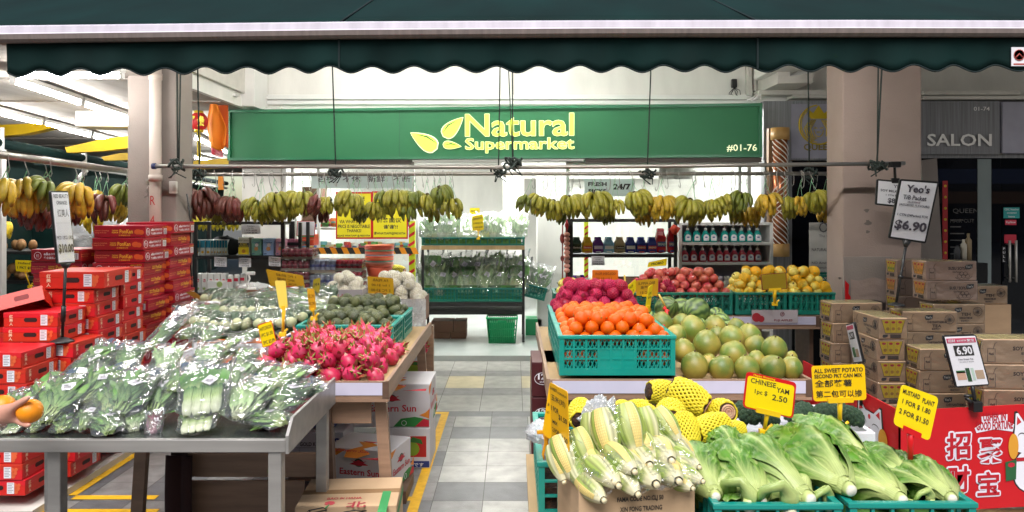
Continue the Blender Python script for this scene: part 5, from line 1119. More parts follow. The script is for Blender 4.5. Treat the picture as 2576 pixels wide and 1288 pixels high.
t, q = frame_board('price_board', 'black framed price board clipped to the top edge of the red pallet wrap', [(2371, 844), (2455, 841), (2490, 969), (2404, 975)], 3.86, [('#', .07, .85, .86, .09, 0, PK), ('招财', .1, .865, .22, .06, .01, 'paper'), ('聚宝', .66, .865, .22, .06, .01, 'paper'), ('GOOD FORTUNE', .36, .875, .28, .035, .02, 'paper'), ('#', .22, .6, .56, .2, 0, 'ink'), ('6.90', .28, .62, .46, .16, .03, 'paper'), ('Yeos Green Tea', .26, .52, .45, .03), ('for every 2 cartons', .2, .47, .6, .025),
    ('#', .12, .14, .26, .16, 0, flat('#c9a088')), ('#', .12, .27, .26, .05, 0, flat('#3c7440')), ('#', .4, .1, .12, .26, 0, flat('#1f4a2a')), ('#', .56, .12, .08, .24, 0, flat('#b9cfc2')), ('#', .67, .14, .24, .17, 0, flat('#b39a80'))], fr=.045)
m = MB(); a = q.p(.5, 0, -.004); e = W(2454, 1020, 3.88)-q.o; m.tube([a, a+(e-a)*.5, e], .01, 8); m.box(e.x-.025, e.y-.025, e.z-.03, e.x+.025, e.y+.025, e.z+.025, bv=.005); m.tube([a+(e-a)*.5, a+(e-a)*.5+Vector((-.05, 0, .0))], .008, 6); m.tube([e+Vector((-.05, 0, .04)), e], .01, 6); m.build('clamp', 'black_plastic', t)
t, q = frame_board('price_board', 'black framed price board turned almost edge-on before the stacked cartons', [(2128, 816), (2147, 810), (2171, 912), (2149, 914)], 4.35, [('#', .1, .84, .8, .1, 0, PK), ('#', .2, .6, .6, .18, 0, 'ink'), ('6.90', .28, .63, .44, .12, .02, 'paper'), ('#', .2, .15, .3, .25, 0, flat('#3c7440')), ('#', .55, .15, .3, .2, 0, flat('#b39a80'))], Yr=4.2)
m = MB(); a = q.p(.5, 0, -.004); m.tube([a, a+Vector((.02, .02, -.25))], .01, 8); m.build('clamp', 'black_plastic', t)
t = thing('board_sheet', 'white board with torn film leaning on the pinkish pillar behind the cartons', 'board', T(0, 5.95, 0)); Y = 5.95
m = MB(); m.box(X(2123, Y), 0, Z(760, Y), X(2245, Y), .02, Z(646, Y), bv=.003); m.build('panel', 'stucco', t)
m = MB(); m.add([W(p, q_, Y-.005)-Vector((0, Y, 0)) for p, q_ in ((2126, 762), (2126, 705), (2136, 716), (2134, 738), (2150, 762))], [(0, 1, 2, 3, 4)]); m.build('red_area', 'sign_red', t)
m = MB(); m.grid(lambda u, v: W(2140+108*u, 702+v*56+4*math.sin(u*9), Y-.012-.02*abs(nz((u*5, v*4, 1))))-Vector((0, Y, 0)), 16, 8); m.build('torn_film', 'stucco_pink', t)
crate(.5, .3, .24, 'green_dark_crate', 'dark green crate behind the yellow pears beside the pinkish pillar', T(X(2042, 6.9), 6.9, Z(756, 6.9)), None, 7, 3, 1, False)
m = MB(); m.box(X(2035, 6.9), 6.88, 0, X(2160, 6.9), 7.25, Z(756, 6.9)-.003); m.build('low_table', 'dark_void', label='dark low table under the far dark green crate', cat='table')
# ------------------------------------------------------------------ front right: corn, yams, broccoli, mustard greens
mat('husk', C('#8fae3f', .8), .45, attr=True, var=.2, vs=22, stretch=(1, 1, .15), bump=.25, bs=60, rv=.1)
mat('yam_bark', C('#4a2f1c', .75), .95, col2=C('#2e1c10', .8), vs=40, bump=1.0, bs=90, det=6)
mat('yam_cut', C('#d9b592', .85), .6, col2=C('#c58f78', .85), vs=30)
mat('foam_yellow', C('#e3d028', .84), .6, var=.06)
mat('broccoli', C('#4a6a4c', .6), .85, col2=C('#33523a', .6), vs=60, bump=.8, bs=220, det=6)
mat('broccoli_stalk', C('#9fb87a', .75), .6, var=.15)
mat('leaf_green', C('#6fa03a', .75), .42, attr=True, var=.16, vs=14, bump=.3, bs=40, rv=.1)
mat('leaf_dark', C('#4d7a35', .75), .45, attr=True, var=.2, vs=16, rv=.16)
def table_block(name, label, x0, y0, x1, y1, z, mt='ply'):
    t = thing(name, label, 'low table', T(0, 0, 0))
    m = MB(); m.box(x0, y0, z-.03, x1, y1, z); m.build('table_top', mt, t)
    for x in (x0+.02, x1-.07):
        for y in (y0+.02, y1-.07): m = MB(); m.box(x, y, 0, x+.05, y+.05, z-.03); m.build('leg', 'wood_dark', t)
table_block('low_table', 'low plywood table holding the corn, yam and mustard crates', .06, 2.42, 1.62, 3.62, .50)
cg = 'teal crates of vegetables at the front'
Xc = .64
crate(.42, .60, .22, 'teal', 'teal crate of mustard greens next to the corn carton', T(.665, 2.45, .503), cg, 6, 2, 0, False)
crate(.42, .60, .22, 'teal', 'teal crate of mustard greens in front of the red pallet wrap', T(1.118, 2.46, .503), cg, 6, 2, 0, False)
crate(.55, .70, .225, 'teal', 'teal crate of yams behind the corn carton', T(.095, 2.84, .503), None, 8, 3, 0, False)
# corn carton, front flaps folded in
cm = T(.385, 2.61, .503)@RZ(9)
CB = carton('corn_carton', 'open brown carton full of wrapped sweet corn with black print', .40, .32, .29, 'card', cm, None, [('f', [('ink', 'text', 'FAMA CODE NO.CLJ 50', -.07, .225, .16, .02, .03), ('ink', 'text', 'XIN FONG TRADING', -.06, .195, .145, .018, .02), ('ink', 'text', '(JM0301884-A)', -.03, .18, .07, .01, .02), ('ink', 'text', 'Jalan Taman Damai', -.06, .155, .15, .014, .0)])], openbox=True)
def corn_pack(k):
    t = thing('corn_pack', 'x', 'sweet corn'); rk = random.Random(k); gs = [C('#c3d07c', .92), C('#e6e4b2', .94), C('#a9c25a', .9)]; ye = C('#f2d985', .95)
    for s in (-1, 1):
        m = MB(); a0 = rk.uniform(.2, 1.2)*s
        def prof(u): return .009+.030*math.sin(PI*min(1, .12+u*.86))**.7*(1.05-.25*u)
        def g(u, v):
            a = 2*PI*v; r = prof(u)*(1+.03*math.sin(a*6+u*3)); return (s*.032+r*math.cos(a), r*math.sin(a), .095-.19*u)
        def cf(u, v):
            c = gs[1] if u > .8 else gs[(int(v*9)+k) % 3]; b = .75+.25*math.sin(v*75+k); w = min(1, max(0, (u-.72)*4)); pale = C('#e6dfb8', .9)
            return tuple((c[i]*b)*(1-w)+pale[i]*w for i in range(3))
        m.grid(g, 14, 28, cf=cf); m.tube([(s*.032, 0, -.094), (s*.032, 0, -.112)], [.0095, .008], 8, 0, None, 1, [tuple(C('#e3d6ae')[:3])]*2); m.build('husk', 'husk', t)
        if k != 2 and s > 0 or k == 2 and s < 0 or k == 0:
            m = MB(); V = []
            def g2(u, v):
                a = -1.57+a0*.35+(v-.5)*.72; r = prof(u*.86)*1.02+.0016*abs(math.sin(u*52))*abs(math.sin(v*15.7)); return (s*.032+r*math.cos(a), r*math.sin(a), .095-.19*u*.86)
            m.grid(g2, 52, 15, cf=lambda u, v: tuple(c*(.72+.28*abs(math.sin(u*52))*abs(math.sin(v*15.7))) for c in ye[:3])); m.build('kernels', 'husk', t)
    m = MB(); m.ball(1, 16, 12, fn=lambda d: Vector((d.x*.068, d.y*.04, d.z*.106))*(1+.06*nz(d*3+Vector((k, 0, 0))))); m.build('cling_film', 'cling', t)
    return t
CP = [corn_pack(k) for k in range(3)]
def conv3(x, y, Y): return W(x*.2675+1289.2, y*.2675+943.3, Y)
for i, (x, y, Y, rz, rx, ry, k, s, l) in enumerate(((1000, 590, 2.55, 0, -28, 12, 0, 1.12, 'big corn pair with a yellow strip on top of the heap'), (830, 600, 2.62, 20, -25, 4, 1, .9, 'corn pack standing left behind the big pair'), (1190, 560, 2.66, -20, -20, 14, 2, .9, 'pale corn pack right behind the big pair'), (1390, 560, 2.68, 5, -30, 34, 0, .85, 'corn pair pointing its cut stems at the viewer'), (745, 690, 2.66, 30, -18, 18, 1, .75, 'small corn pack beside the amber card'), (585, 790, 2.54, 15, -30, 24, 0, .95, 'corn pair just right of the amber sweet corn card'), (500, 860, 2.55, 30, -35, 20, 2, .8, 'corn pack under the amber sweet corn card'),
    (950, 910, 2.44, 30, -60, 62, 0, .9, 'slanting corn pack with bare yellow kernels'), (1130, 980, 2.45, 40, -50, 48, 1, .9, 'green corn pack pointing down behind the carton edge'), (790, 1040, 2.43, 10, -60, 68, 2, .85, 'corn pair low against the front flap'), (1310, 800, 2.52, 80, -80, 88, 1, 1.0, 'green corn pair lying crosswise, upper'), (1370, 975, 2.46, 80, -80, 84, 1, 1.0, 'green corn pair lying crosswise, lower'), (1570, 870, 2.56, 60, -50, 70, 2, .75, 'pale corn pack next to the mustard greens'), (1610, 1020, 2.50, 70, -50, 80, 2, .7, 'small corn pack at the carton corner'), (1530, 745, 2.64, 60, -45, 50, 1, .8, 'leafy corn pack at the back by the mustard greens'), (1180, 760, 2.54, 0, -60, 30, 1, .8, 'corn pack deep under the big pair'), (690, 930, 2.5, 0, -60, 30, 1, .8, 'corn pack half buried at the side'))):
    o = CP[k]; M = T(*(conv3(x, y, Y)+Vector((0, 0, .018))))@RZ(0)@RY(-ry)@RX(rx)@RZ(rz)@S(s*1.2, s*1.2, s*.83); l2 = l
    if not o.get('placed'): o['placed'] = 1; o.matrix_basis = M; o['label'] = l2; o['group'] = 'wrapped sweet corn'
    else: dup(o, M, l2, 'wrapped sweet corn')
m = MB(); m.box(-.185, -.145, .012, .185, .145, .2); o = m.build('corn_filling', 'husk', None, cm, label='hidden layer of green corn husks filling the brown carton', cat='corn layer')
# yams in yellow foam nets
def yam(k):
    t = thing('yam', 'x', 'yam'); L = .085; m = MB()
    m.lathe([(.012, -L), (.038, -L*.96), (.052, -L*.6), (.056, 0), (.05, L*.55), (.036, L*.9), (.033, L*.93)], 18); m.build('bark', 'yam_bark', t)
    m = MB()
    for r0, r1, mt in ((.0, .034, 0),): m.lathe([(.034, L*.93), (.034, L*.945), (.0, L*.95)], 18)
    for q in (.011, .021, .029): m.lathe([(q-.002, L*.951), (q, L*.958), (q+.002, L*.951)], 16)
    m.build('cut_face', 'yam_cut', t)
    m = MB(); netting(m, lambda u: (.002+.0585*math.sin(PI*(.24+.56*u))**.6*(1+.03*math.sin(u*40)), -L*.84+L*1.66*u), 21, .55, .0055, 18, 0, None, 4)
    for u in (0, 1): r = .002+.0585*math.sin(PI*(.24+.56*u))**.6; z = -L*.84+L*1.66*u; m.tube([(r*math.cos(a), r*math.sin(a), z+.004*math.sin(a*7)) for a in [q*PI/12 for q in range(25)]], .005, 4)
    m.build('foam_net', 'foam_yellow', t); return t
YM = yam(0)
def aim(p, d, s=1., roll=0):                 # local +Z looks along d
    d = Vector(d).normalized(); return T(*p)@d.to_track_quat('Z', 'Y').to_matrix().to_4x4()@RZ(roll)@S(s)
for i, (x, y, r, Y, d, l) in enumerate(((440, 890, 74, 2.95, (.1, 1, .25), 'yam with its dark hairy end towards the viewer, nearest the amber card'), (708, 880, 66, 2.98, (-.1, -1, .2), 'yam with a pink cut face beside the corn heap'), (1020, 900, 88, 3.0, (.15, 1, .1), 'largest hairy yam end in the middle of the heap'), (1135, 790, 92, 3.1, (.85, -.5, -.45), 'long netted yam lying on top, its cut end down'), (965, 755, 70, 3.25, (.9, .2, -.1), 'netted yam behind the long top one'), (1345, 885, 78, 3.05, (.15, -1, .3), 'netted yam showing a pale spiral cut face'), (1115, 1000, 78, 2.86, (-.05, .7, .7), 'round netted yam standing before the others'), (1285, 985, 84, 2.9, (1, .3, .2), 'netted yam lying crosswise above the mustard leaves'), (1420, 1000, 56, 2.92, (1, .2, .0), 'small netted end beside the broccoli box'), (870, 900, 60, 3.02, (-.5, .9, .3), 'netted yam lying low between the two cut ones'), (1200, 915, 60, 3.08, (.3, -.9, -.3), 'short yam stub under the long top one'), (800, 870, 60, 3.15, (1, .2, .1), 'netted yam at the back, behind the corn'))):
    M = aim(zp(x, y, Y), d, r*.3907*Y/F_/.056, i*40)
    if i == 0: YM.matrix_basis = M; YM['label'] = l; YM['group'] = 'yams in yellow foam nets'
    else: dup(YM, M, l, 'yams in yellow foam nets')
m = MB()
m.grid(lambda u, v: Vector((.11+.5*u, 2.88+.35*v, .70+.055*abs(nz((u*6, v*6, 2)))+.03*nz((u*17, v*17, 5)))), 40, 26); o = m.build('plastic_bag', 'poly_white', label='crumpled clear plastic bag lying among the yams and corn', cat='plastic bag')
m = MB(); m.ball(.085, 26, 20, fn=lambda d: Vector((d.x*.07, d.y*.06, d.z*.085))*(1+.5*abs(nz(d*3.1))+.12*nz(d*9))); m.build('plastic_bag', 'poly_white', None, T(*zp(560, 945, 2.88)), label='crumpled clear plastic bag peaking beside the hairy yam', cat='plastic bag')
m = MB(); m.ball(.085, 26, 20, fn=lambda d: Vector((d.x*.06, d.y*.06, d.z*.04))*(1+.5*abs(nz(d*3.1+Vector((3, 0, 0))))+.12*nz(d*9))); m.build('plastic_bag', 'poly_white', None, T(*zp(200, 1010, 2.86)), label='crumpled clear plastic bag at the teal crate edge', cat='plastic bag')
m = MB(); m.box(.12, 2.86, .51, .62, 3.5, .62); m.build('yam_filling', 'yam_bark', label='layer of yams filling the bottom of the teal crate', cat='yam layer')
# broccoli in a white foam box
t = thing('foam_box', 'white foam box holding broccoli behind the mustard greens', 'foam box', T(0, 0, 0)); x0, x1, y0, y1, z1 = .78, 1.50, 3.06, 3.5, .775; e = .025
m = MB(); m.box(x0, y0, .503, x1, y0+e, z1, bv=.006); m.box(x0, y1-e, .503, x1, y1, z1, bv=.006); m.box(x0, y0+e, .503, x0+e, y1-e, z1); m.box(x1-e, y0+e, .503, x1, y1-e, z1); m.box(x0+e, y0+e, .503, x1-e, y1-e, .53); m.build('box', 'styro', t)
m = MB(); m.box(x0+.03, y0-.003, z1-.05, x1-.03, y0-.0005, z1-.044); m.build('groove', flat('#c9c9d2'), t)
m = MB(); m.box(x0+e, y0+e, .535, x1-e, y1-e, .7); m.build('ice_filling', 'poly_white', t)
def broc(k):
    rk = random.Random(k+9); t = thing('broccoli', 'x', 'broccoli'); m = MB()
    for i in range(46):
        u = (i+.5)/46; th = math.acos(1-u*1.15); ph = i*2.399; d = Vector((math.sin(th)*math.cos(ph), math.sin(th)*math.sin(ph), math.cos(th)))
        c = Vector((d.x*.06, d.y*.06, d.z*.043)); r = .019+.006*rk.random(); sd = rk.random()*50
        m.ball(r, 10, 7, 0, T(*c), fn=lambda q, r=r, sd=sd: q*(r*(1+.28*nz(q*3.3+Vector((sd, 0, 0))))))
    m.build('crown', 'broccoli', t)
    m = MB()
    for i in range(7): a = i*.9; m.tube([(0, 0, -.05), (.02*math.cos(a), .02*math.sin(a), -.02), (.045*math.cos(a), .045*math.sin(a), .01)], [.016, .012, .01], 7)
    m.tube([(0, 0, -.03), (0, 0, -.08)], [.02, .018], 9); m.build('stalk', 'broccoli_stalk', t); return t
BR = [broc(k) for k in range(2)]
for i, (px, py, r, Y, d, l) in enumerate(((1880, 1040, 36, 3.12, (.1, -.45, .9), 'broccoli head left of the sweet potato sign, stalk showing'), (1998, 1052, 26, 3.2, (.2, -.2, 1), 'smaller broccoli head just right of the yam card'), (2082, 1044, 35, 3.16, (-.1, -.3, 1), 'broad broccoli head behind the sweet potato sign stem'), (2140, 1050, 33, 3.12, (.3, -.3, 1), 'broccoli head nearest the red pallet wrap'), (2022, 1034, 28, 3.34, (0, -.2, 1), 'yellowish broccoli head at the back of the foam box'), (1935, 1056, 26, 3.1, (0, -.6, .8), 'dark broccoli head under the yam card'), (2105, 1030, 26, 3.4, (0, -.2, 1), 'broccoli head far back in the foam box'))):
    M = aim(W(px, py, Y), d, r*Y/F_/.078, i*70); o = BR[i % 2]
    if i < 2: o.matrix_basis = M; o['label'] = l; o['group'] = 'broccoli in the foam box'
    else: dup(o, M, l, 'broccoli in the foam box')
# mustard greens
def leafmesh(name, L, wb, pet, seed, pale, mid, dark, mt, lift=.05, ruff=.016, cup=.5, tipcurl=.05, nu=34, nvv=22):
    """one ruffled leaf along +Y: pale ribs fan out of a broad stalk into a crinkled green blade"""
    pale, mid, dark = Vector(pale[:3]), Vector(mid[:3]), Vector(dark[:3])
    def wid(u, x=0):
        k = min(1, max(0, (u-.16)/.5)); k = k*k*(3-2*k); e = math.sqrt(max(0, 1-max(0, (u-.70)/.31)**2.2))
        return (pet*(1-.3*u)+wb*k*(1+.16*nz((u*7, math.copysign(1, x)*3, seed))))*max(.03, e)
    def g(u, v):
        x = (v-.5)*2; w = wid(u, x); k = min(1, max(0, (u-.3)/.4)); ax = abs(x)
        cr = nz((u*13, x*6, seed))*.010*k+nz((u*26, x*12, seed+2))*.005*k
        z = lift*math.sin(u*2.6)-tipcurl*max(0, u-.6)**2*6-cup*w*ax**2*(.5+.5*u)+ruff*k*ax**2.2*math.sin(u*40+seed*2.1+x*3)+cr
        return (x*w+.02*u*nz((u*2.4, 1, seed))+.012*k*ax*math.sin(u*33+seed), L*u*(1-.05*ax*ax), z)
    def cf(u, v):
        x = (v-.5)*2; ax = abs(x); k = min(1, max(0, (u-.14)/.26)); fan = max(0, math.cos(x*PI*4.5))**5*(1-.75*min(1, u*1.05)); rib = max(0, 1-ax/(.22*(1.12-u)))**.7
        ve = max(0, math.sin((u-ax*.30)*64+seed))**8*.45
        c = mid.lerp(dark, max(0, min(1, .4+.9*nz((u*7, x*3, seed))))).lerp(pale, min(1, max(rib*.6, fan*.5, ve*.7)))
        st = pale*(.9+.1*math.cos(x*PI*7)); return tuple(st.lerp(c, k*(.55+.45*min(1, ax*2.5+max(0, u-.45)*2))))
    m = MB(); m.grid(g, nu, nvv, cf=cf); return m.mesh(name, mt)
PALE, MID, DRK = C('#cad988', .8), C('#6aa62a', .66), C('#3a741b', .58)
LV = [leafmesh('leaf', .46, .062+.014*(k % 3), .024, k, PALE, MID, DRK, 'leaf_green', lift=.028+.012*(k % 4), ruff=.012+.003*(k % 3), cup=.45+.25*(k % 3), tipcurl=.03+.04*(k % 2)) for k in range(7)]
def head(k):
    rk = random.Random(k*3+1); t = thing('mustard_green', 'x', 'mustard green'); n = 13
    for i in range(n):
        a = -82+164*((i*5) % n)/(n-1)+rk.uniform(-7, 7); inner = 1-abs(a)/90; l = .62+.3*rk.random()+.12*inner
        put('leaf', LV[(i+k*2) % 7], t, RY(a*.95)@T(0, .006, .014+.006*(i % 3))@RX(3+rk.uniform(-3, 9))@RZ(-a*.13+rk.uniform(-6, 6))@S(.8+.3*rk.random(), l, 1))
    for i in range(3):
        a = (i-1)*62+rk.uniform(-12, 12); put('leaf', LV[(i*2+k) % 7], t, RY(a*.6)@T(0, .03, .035)@RX(5+rk.uniform(-4, 5))@RZ(-a*.45)@S(.95, .8, 1.15))
    m = MB(); m.lathe([(.0, 0), (.016, .0), (.021, .006), (.026, .03), (.027, .055), (.02, .09)], 14, 0, RX(-90)@T(0, 0, -.012), cols=[tuple(C('#e8e4d4', .9)[:3])]*2+[tuple(PALE[:3])]*4); m.build('root_end', 'leaf_green', t)
    return t
HD = [head(k) for k in range(4)]
def lay(o, a, b, label, group, roll=0, s=1., L=.46):   # head from root a to leaf tip b
    a = Vector(a); b = Vector(b); y = (b-a); ln = y.length; y.normalize(); z = Vector((0, -.25, 1)); x = y.cross(z).normalized(); z = x.cross(y)
    M = Matrix(((x.x, y.x, z.x, a.x), (x.y, y.y, z.y, a.y), (x.z, y.z, z.z, a.z), (0, 0, 0, 1)))@RY(roll)@S(s*ln/L)
    if not o.get('placed'): o['placed'] = 1; o.matrix_basis = M; o['label'] = label; o['group'] = group; return o
    return dup(o, M, label, group)
GMU = 'mustard greens in the teal crates'
for i, (bx, by, bY, tx, ty, tY, ro, s, l) in enumerate(((2138, 1232, 2.5, 1955, 1108, 2.98, 0, 1.0, 'mustard green with a broad white cut root in the middle of the heap'), (2036, 1255, 2.48, 1838, 1140, 2.95, -8, 1.0, 'mustard green with a looped stalk lying slantwise'), (2268, 1258, 2.5, 2075, 1160, 2.95, 8, 1.0, 'mustard green at the front of the crate by the red wrap'), (2394, 1254, 2.5, 2268, 1170, 2.92, 12, .9, 'mustard green at the outer corner of the far crate'), (2186, 1160, 2.72, 2000, 1062, 3.05, 0, .95, 'mustard green lying high at the back, rib edge up'), (1800, 1248, 2.5, 1735, 1140, 2.9, -14, .95, 'mustard green standing beside the corn carton'), (1915, 1262, 2.49, 1800, 1110, 2.98, -5, .9, 'mustard green between the corn carton and the looped one'), (2060, 1180, 2.68, 1900, 1090, 3.0, 4, .9, 'mustard green under the yam card clip'), (2290, 1200, 2.66, 2130, 1128, 3.0, 10, .85, 'mustard green behind the red clip stand'), (1880, 1180, 2.65, 1790, 1085, 3.02, -10, .85, 'mustard green next to the round netted yam'), (2330, 1225, 2.6, 2215, 1155, 2.98, 12, .8, 'mustard green leaning on the far crate wall'), (1962, 1180, 2.8, 1950, 1066, 2.95, 0, .62, 'upright mustard leaf tuft rising before the yam card'))):
    lay(HD[i % 4], W(bx, by, bY)+Vector((0, 0, .0)), W(tx, ty, tY), l, GMU, ro, s)
def loop_stalk(label, px, py, Y, rz, s=1.):
    t = thing('mustard_stalk', label, 'mustard stalk', T(*W(px, py, Y))@RZ(rz)@S(s), 'bent mustard stalks at the crate front')
    for k in range(2):
        a = (k-1)*.5; m = MB(); m.tube([(-.03+.03*k, .06, -.02), (-.035+.02*k, .03, .035), (.0+.012*k, -.01+.01*k, .052-.006*k), (.02+.01*k, -.02, .02), (.024, -.02, -.03)], [.017, .021, .025, .027, .027], 10, 0, None, 1, [tuple(Vector(MID[:3]).lerp(Vector(PALE[:3]), q)) for q in (.2, .6, .8, .95, 1)], .6); m.build('stalk', 'leaf_green', t)
    m = MB(); m.lathe([(0, -.012), (.018, -.012), (.022, .0), (.02, .03)], 12, 0, T(.024, -.022, -.03), cols=[tuple(C('#e9e3d2', .9)[:3])]*3+[tuple(PALE[:3])]); m.build('root_end', 'leaf_green', t)
    put('leaf', LV[1], t, T(-.02, .05, -.01)@RZ(20)@S(.35))
for q in (('bent stalk pair rising at the crate corner beside the corn carton', 1860, 1248, 2.5, 10, 1.0), ('bent stalk with a thick loop next to the looped mustard green', 1960, 1262, 2.47, 40, 1.1), ('bent stalk tip near the joint of the two crates', 2072, 1262, 2.52, 70, .8), ('white stalk end peeping over the far crate rim', 2330, 1256, 2.5, 60, .6)): loop_stalk(*q)
m = MB()
m.box(.69, 2.49, .515, 1.07, 3.03, .64); m.build('leaf_filling', 'leaf_dark_fill' if 'leaf_dark_fill' in MATS else mat('leaf_dark_fill', C('#548238', .85), .7, var=.55, vs=30), label='lower layer of mustard leaves in the crate beside the corn', cat='leaf layer')
m = MB(); m.box(1.14, 2.5, .515, 1.52, 3.04, .64); m.build('leaf_filling', 'leaf_dark_fill', label='lower layer of mustard leaves in the crate by the red wrap', cat='leaf layer')
# dark red cartons under the aisle corner of the stand
for i in range(4):
    z = .0+.205*i; t = carton('dark_carton', f'dark red lubricant carton, {ORD[3-i]} in the stack under the stand corner', .3, .36, .2, mat('carton_maroon', C('#4a1218', .8), .5, var=.1) if 'carton_maroon' not in MATS else 'carton_maroon', T(.255, 4.45, z), 'dark red cartons under the stand', [('f', [('paper', 'text', '123', -.115, .1, .07, .035, .04), ('paper', 'line', [(x, zz) for x, zz in circ(-.085, .105, .05, 16, .035)]+[(-.035, .105)], .0015), ('paper', 'text', 'LUBE', -.105, .082, .04, .01)])], tape=False)
m = MB(); m.box(.12, 4.9, .0, .38, 5.4, .62); m.build('side_carton', 'card', label='tall brown carton standing at the far aisle end of the orange stand', cat='carton')
# ------------------------------------------------------------------ left: red gift cartons
def red_carton(dark=False):
    w, d, h = .32, .30, .086
    if not dark:
        t = carton('gift_carton', 'x', w, d, h, 'red_box', T(0, 0, 0), None, [(f, [('sign_card_pale' if 'sign_card_pale' in MATS else mat('sign_card_pale', C('#f0c9a8', .85), .5, var=.05), 'text', c, -.125, zz, .022, .02, .03) for c, zz in (('红', .055), ('美', .033), ('人', .01))]+[('red_print', 'poly', circ(x, z, r, 9), -.0013) for x, z, r in ((.1, .055, .018), (.118, .04, .014), (.09, .035, .016), (.11, .022, .012), (.126, .06, .01))]) for f in 'fr'], tape=False)
        for f, x0 in (('f', .0), ('r', .0)):
            FM = T(0, -d/2, 0) if f == 'f' else T(w/2, 0, 0)@RZ(90)
            m = MB(); P = [(-.03, .032), (.03, .032), (.038, .038), (.038, .05), (.03, .056), (-.03, .056), (-.038, .05), (-.038, .038)]; m.prism(P, -.0016, -.0004, 0, FM); m.build('hand_hole', flat('#2a0806'), t)
        for f in 'fr':
            FM = T(0, -d/2, 0) if f == 'f' else T(w/2, 0, 0)@RZ(90)
            m = MB(); m.rect(.06, .012, .1, .074, 0, -.0026, FM); o = m.build('label_sheet', 'paper', t)
            m = MB()
            for k in range(6): m.rect(.064, .066-k*.009, .096-.008*(k % 2), .069-k*.009, 0, -.0032, FM)
            m.build('label_print', flat('#8a8690'), o)
        m = MB(); m.box(-w/2-.0012, -d/2-.0012, h-.03, w/2+.0012, d/2+.0012, h+.0012, bv=.003); m.build('lid_rim', 'red_box', t)
    else:
        w, d = .37, .345
        gold = mat('gift_gold', C('#e8b13a', .9), .4, var=.06) if 'gift_gold' not in MATS else 'gift_gold'; org = flat('#d9602a')
        f1 = [(gold, 'text', 'PonKan', .0, .03, .095, .03, .03), (gold, 'text', 'TAIWAN', -.055, .046, .045, .011, .03), (gold, 'text', 'PREMIUM', -.055, .032, .045, .011, .03), (flat('#d98a5a'), 'text', "Season's Greetings", -.175, .045, .1, .011), (flat('#d98a5a'), 'text', 'Gong Xi Fa Cai', -.175, .03, .08, .011), (org, 'poly', circ(.13, .042, .026, 10, .02), -.0014), (org, 'poly', circ(.155, .038, .02, 10, .018), -.0018), (gold, 'text', '台湾椪柑公司', -.02, .012, .11, .011)]
        f2 = [('paper', 'text', 'e&e', -.09, .045, .05, .02, .03), ('paper', 'text', 'ENTERPRISE PTE LTD', -.035, .047, .12, .014, .02), ('paper', 'text', '餐企業私人有限公司', -.09, .018, .17, .017, .02), ('paper', 'rect', .115, .015, .165, .06), (gold, 'text', 'size:L / 18 PCS', .09, .066, .08, .01), ('paper', 'line', [(x, z) for x, z in circ(-.135, .042, .026, 14)]+[(-.109, .042)], .0018), ('paper', 'text', '個', -.147, .03, .024, .024)]
        bar = [('ink', 'rect', .119+.006*k, .018, .122+.006*k+(k % 2)*.001, .056) for k in range(7)]
        t = carton('gift_carton', 'x', w, d, h, 'red_dark', T(0, 0, 0), None, [('f', f1), ('r', f2+bar), ('b', [(a[0], a[1], a[2], a[3], a[4], a[5], a[6], *(a[7:] or (.02,))) if a[1] == 'text' else a for a in f2+bar]), ('l', f1)], tape=False)
        m = MB(); m.box(-w/2-.0012, -d/2-.0012, h-.012, w/2+.0012, d/2+.0012, h+.0012, bv=.003); m.build('lid_rim', 'red_dark', t)
    return t
RC, RD_ = red_carton(), red_carton(True); HR = .0885; used = {}
def gift(dark, x, y, z, rot, label, s=1.):
    o = RD_ if dark else RC; g = 'dark red mandarin gift cartons' if dark else 'bright red mandarin gift cartons'; M = T(x, y, z)@RZ(rot)@S(s)
    if not o.get('placed'): o['placed'] = 1; o.matrix_basis = M; o['label'] = label; o['group'] = g; return o
    return dup(o, M, label, g)
def stack(dark, xr, yf, ztop, n, lab, w=.32, rots=None, jit=.013, zmin=.05):
    hh = HR if not dark else .0895
    for i in range(n):
        z = ztop-hh*(i+1)
        if z < .045: break
        d = .30 if not dark else .345; ww = .32 if not dark else .37
        gift(dark, xr-ww/2+rnd.uniform(-jit, jit), yf+d/2+rnd.uniform(-jit, jit), z, (rots[i % len(rots)] if rots else 0)+rnd.uniform(-2.4, 2.4), f'{"dark" if dark else "bright"} red gift carton, {ORD[i]} in the stack {lab}')
m = MB(); m.box(-3.6, 4.05, .0, -2.64, 6.0, .045); m.build('pallet', 'offwhite', label='low white pallet under the red gift cartons', cat='pallet')
stack(0, -2.70, 4.08, .912, 10, 'nearest the steel table')
stack(0, -3.04, 4.08, .90, 10, 'at the picture edge beside the steel table')
stack(0, -2.62, 4.395, .905, 9, 'directly behind the nearest one, lower part')
for i in range(2): gift(0, -2.87+rnd.uniform(-.01, .01), 4.545, .908+HR*i, rnd.uniform(-1, 1), f'bright red gift carton, {"upper" if i else "lower"} of the pair set on the second stack')
stack(0, -2.66, 4.70, 1.19, 12, 'third back from the steel table')
gift(0, -2.80, 4.86, 1.195, 2, 'broad bright red gift carton lying across the third stack', 1.25)
stack(0, -3.03, 4.72, 1.09, 6, 'behind the tilted open lid')
stack(0, -2.66, 5.02, 1.285, 14, 'fourth back, beside the gold printed cartons')
stack(1, -2.66, 5.335, 1.582, 17, 'tallest, of gold printed cartons, nearer', rots=[0, 0, 0, 180, 90, 90, 180, 90, 180])
stack(1, -2.62, 5.69, 1.60, 17, 'tallest, of gold printed cartons, by the pillar', rots=[0, 90, 0, 90, 90, 90, 0, 90], jit=.01)
stack(1, -3.12, 5.35, 1.41, 6, 'low, behind the price stand', rots=[180, 0, 0])
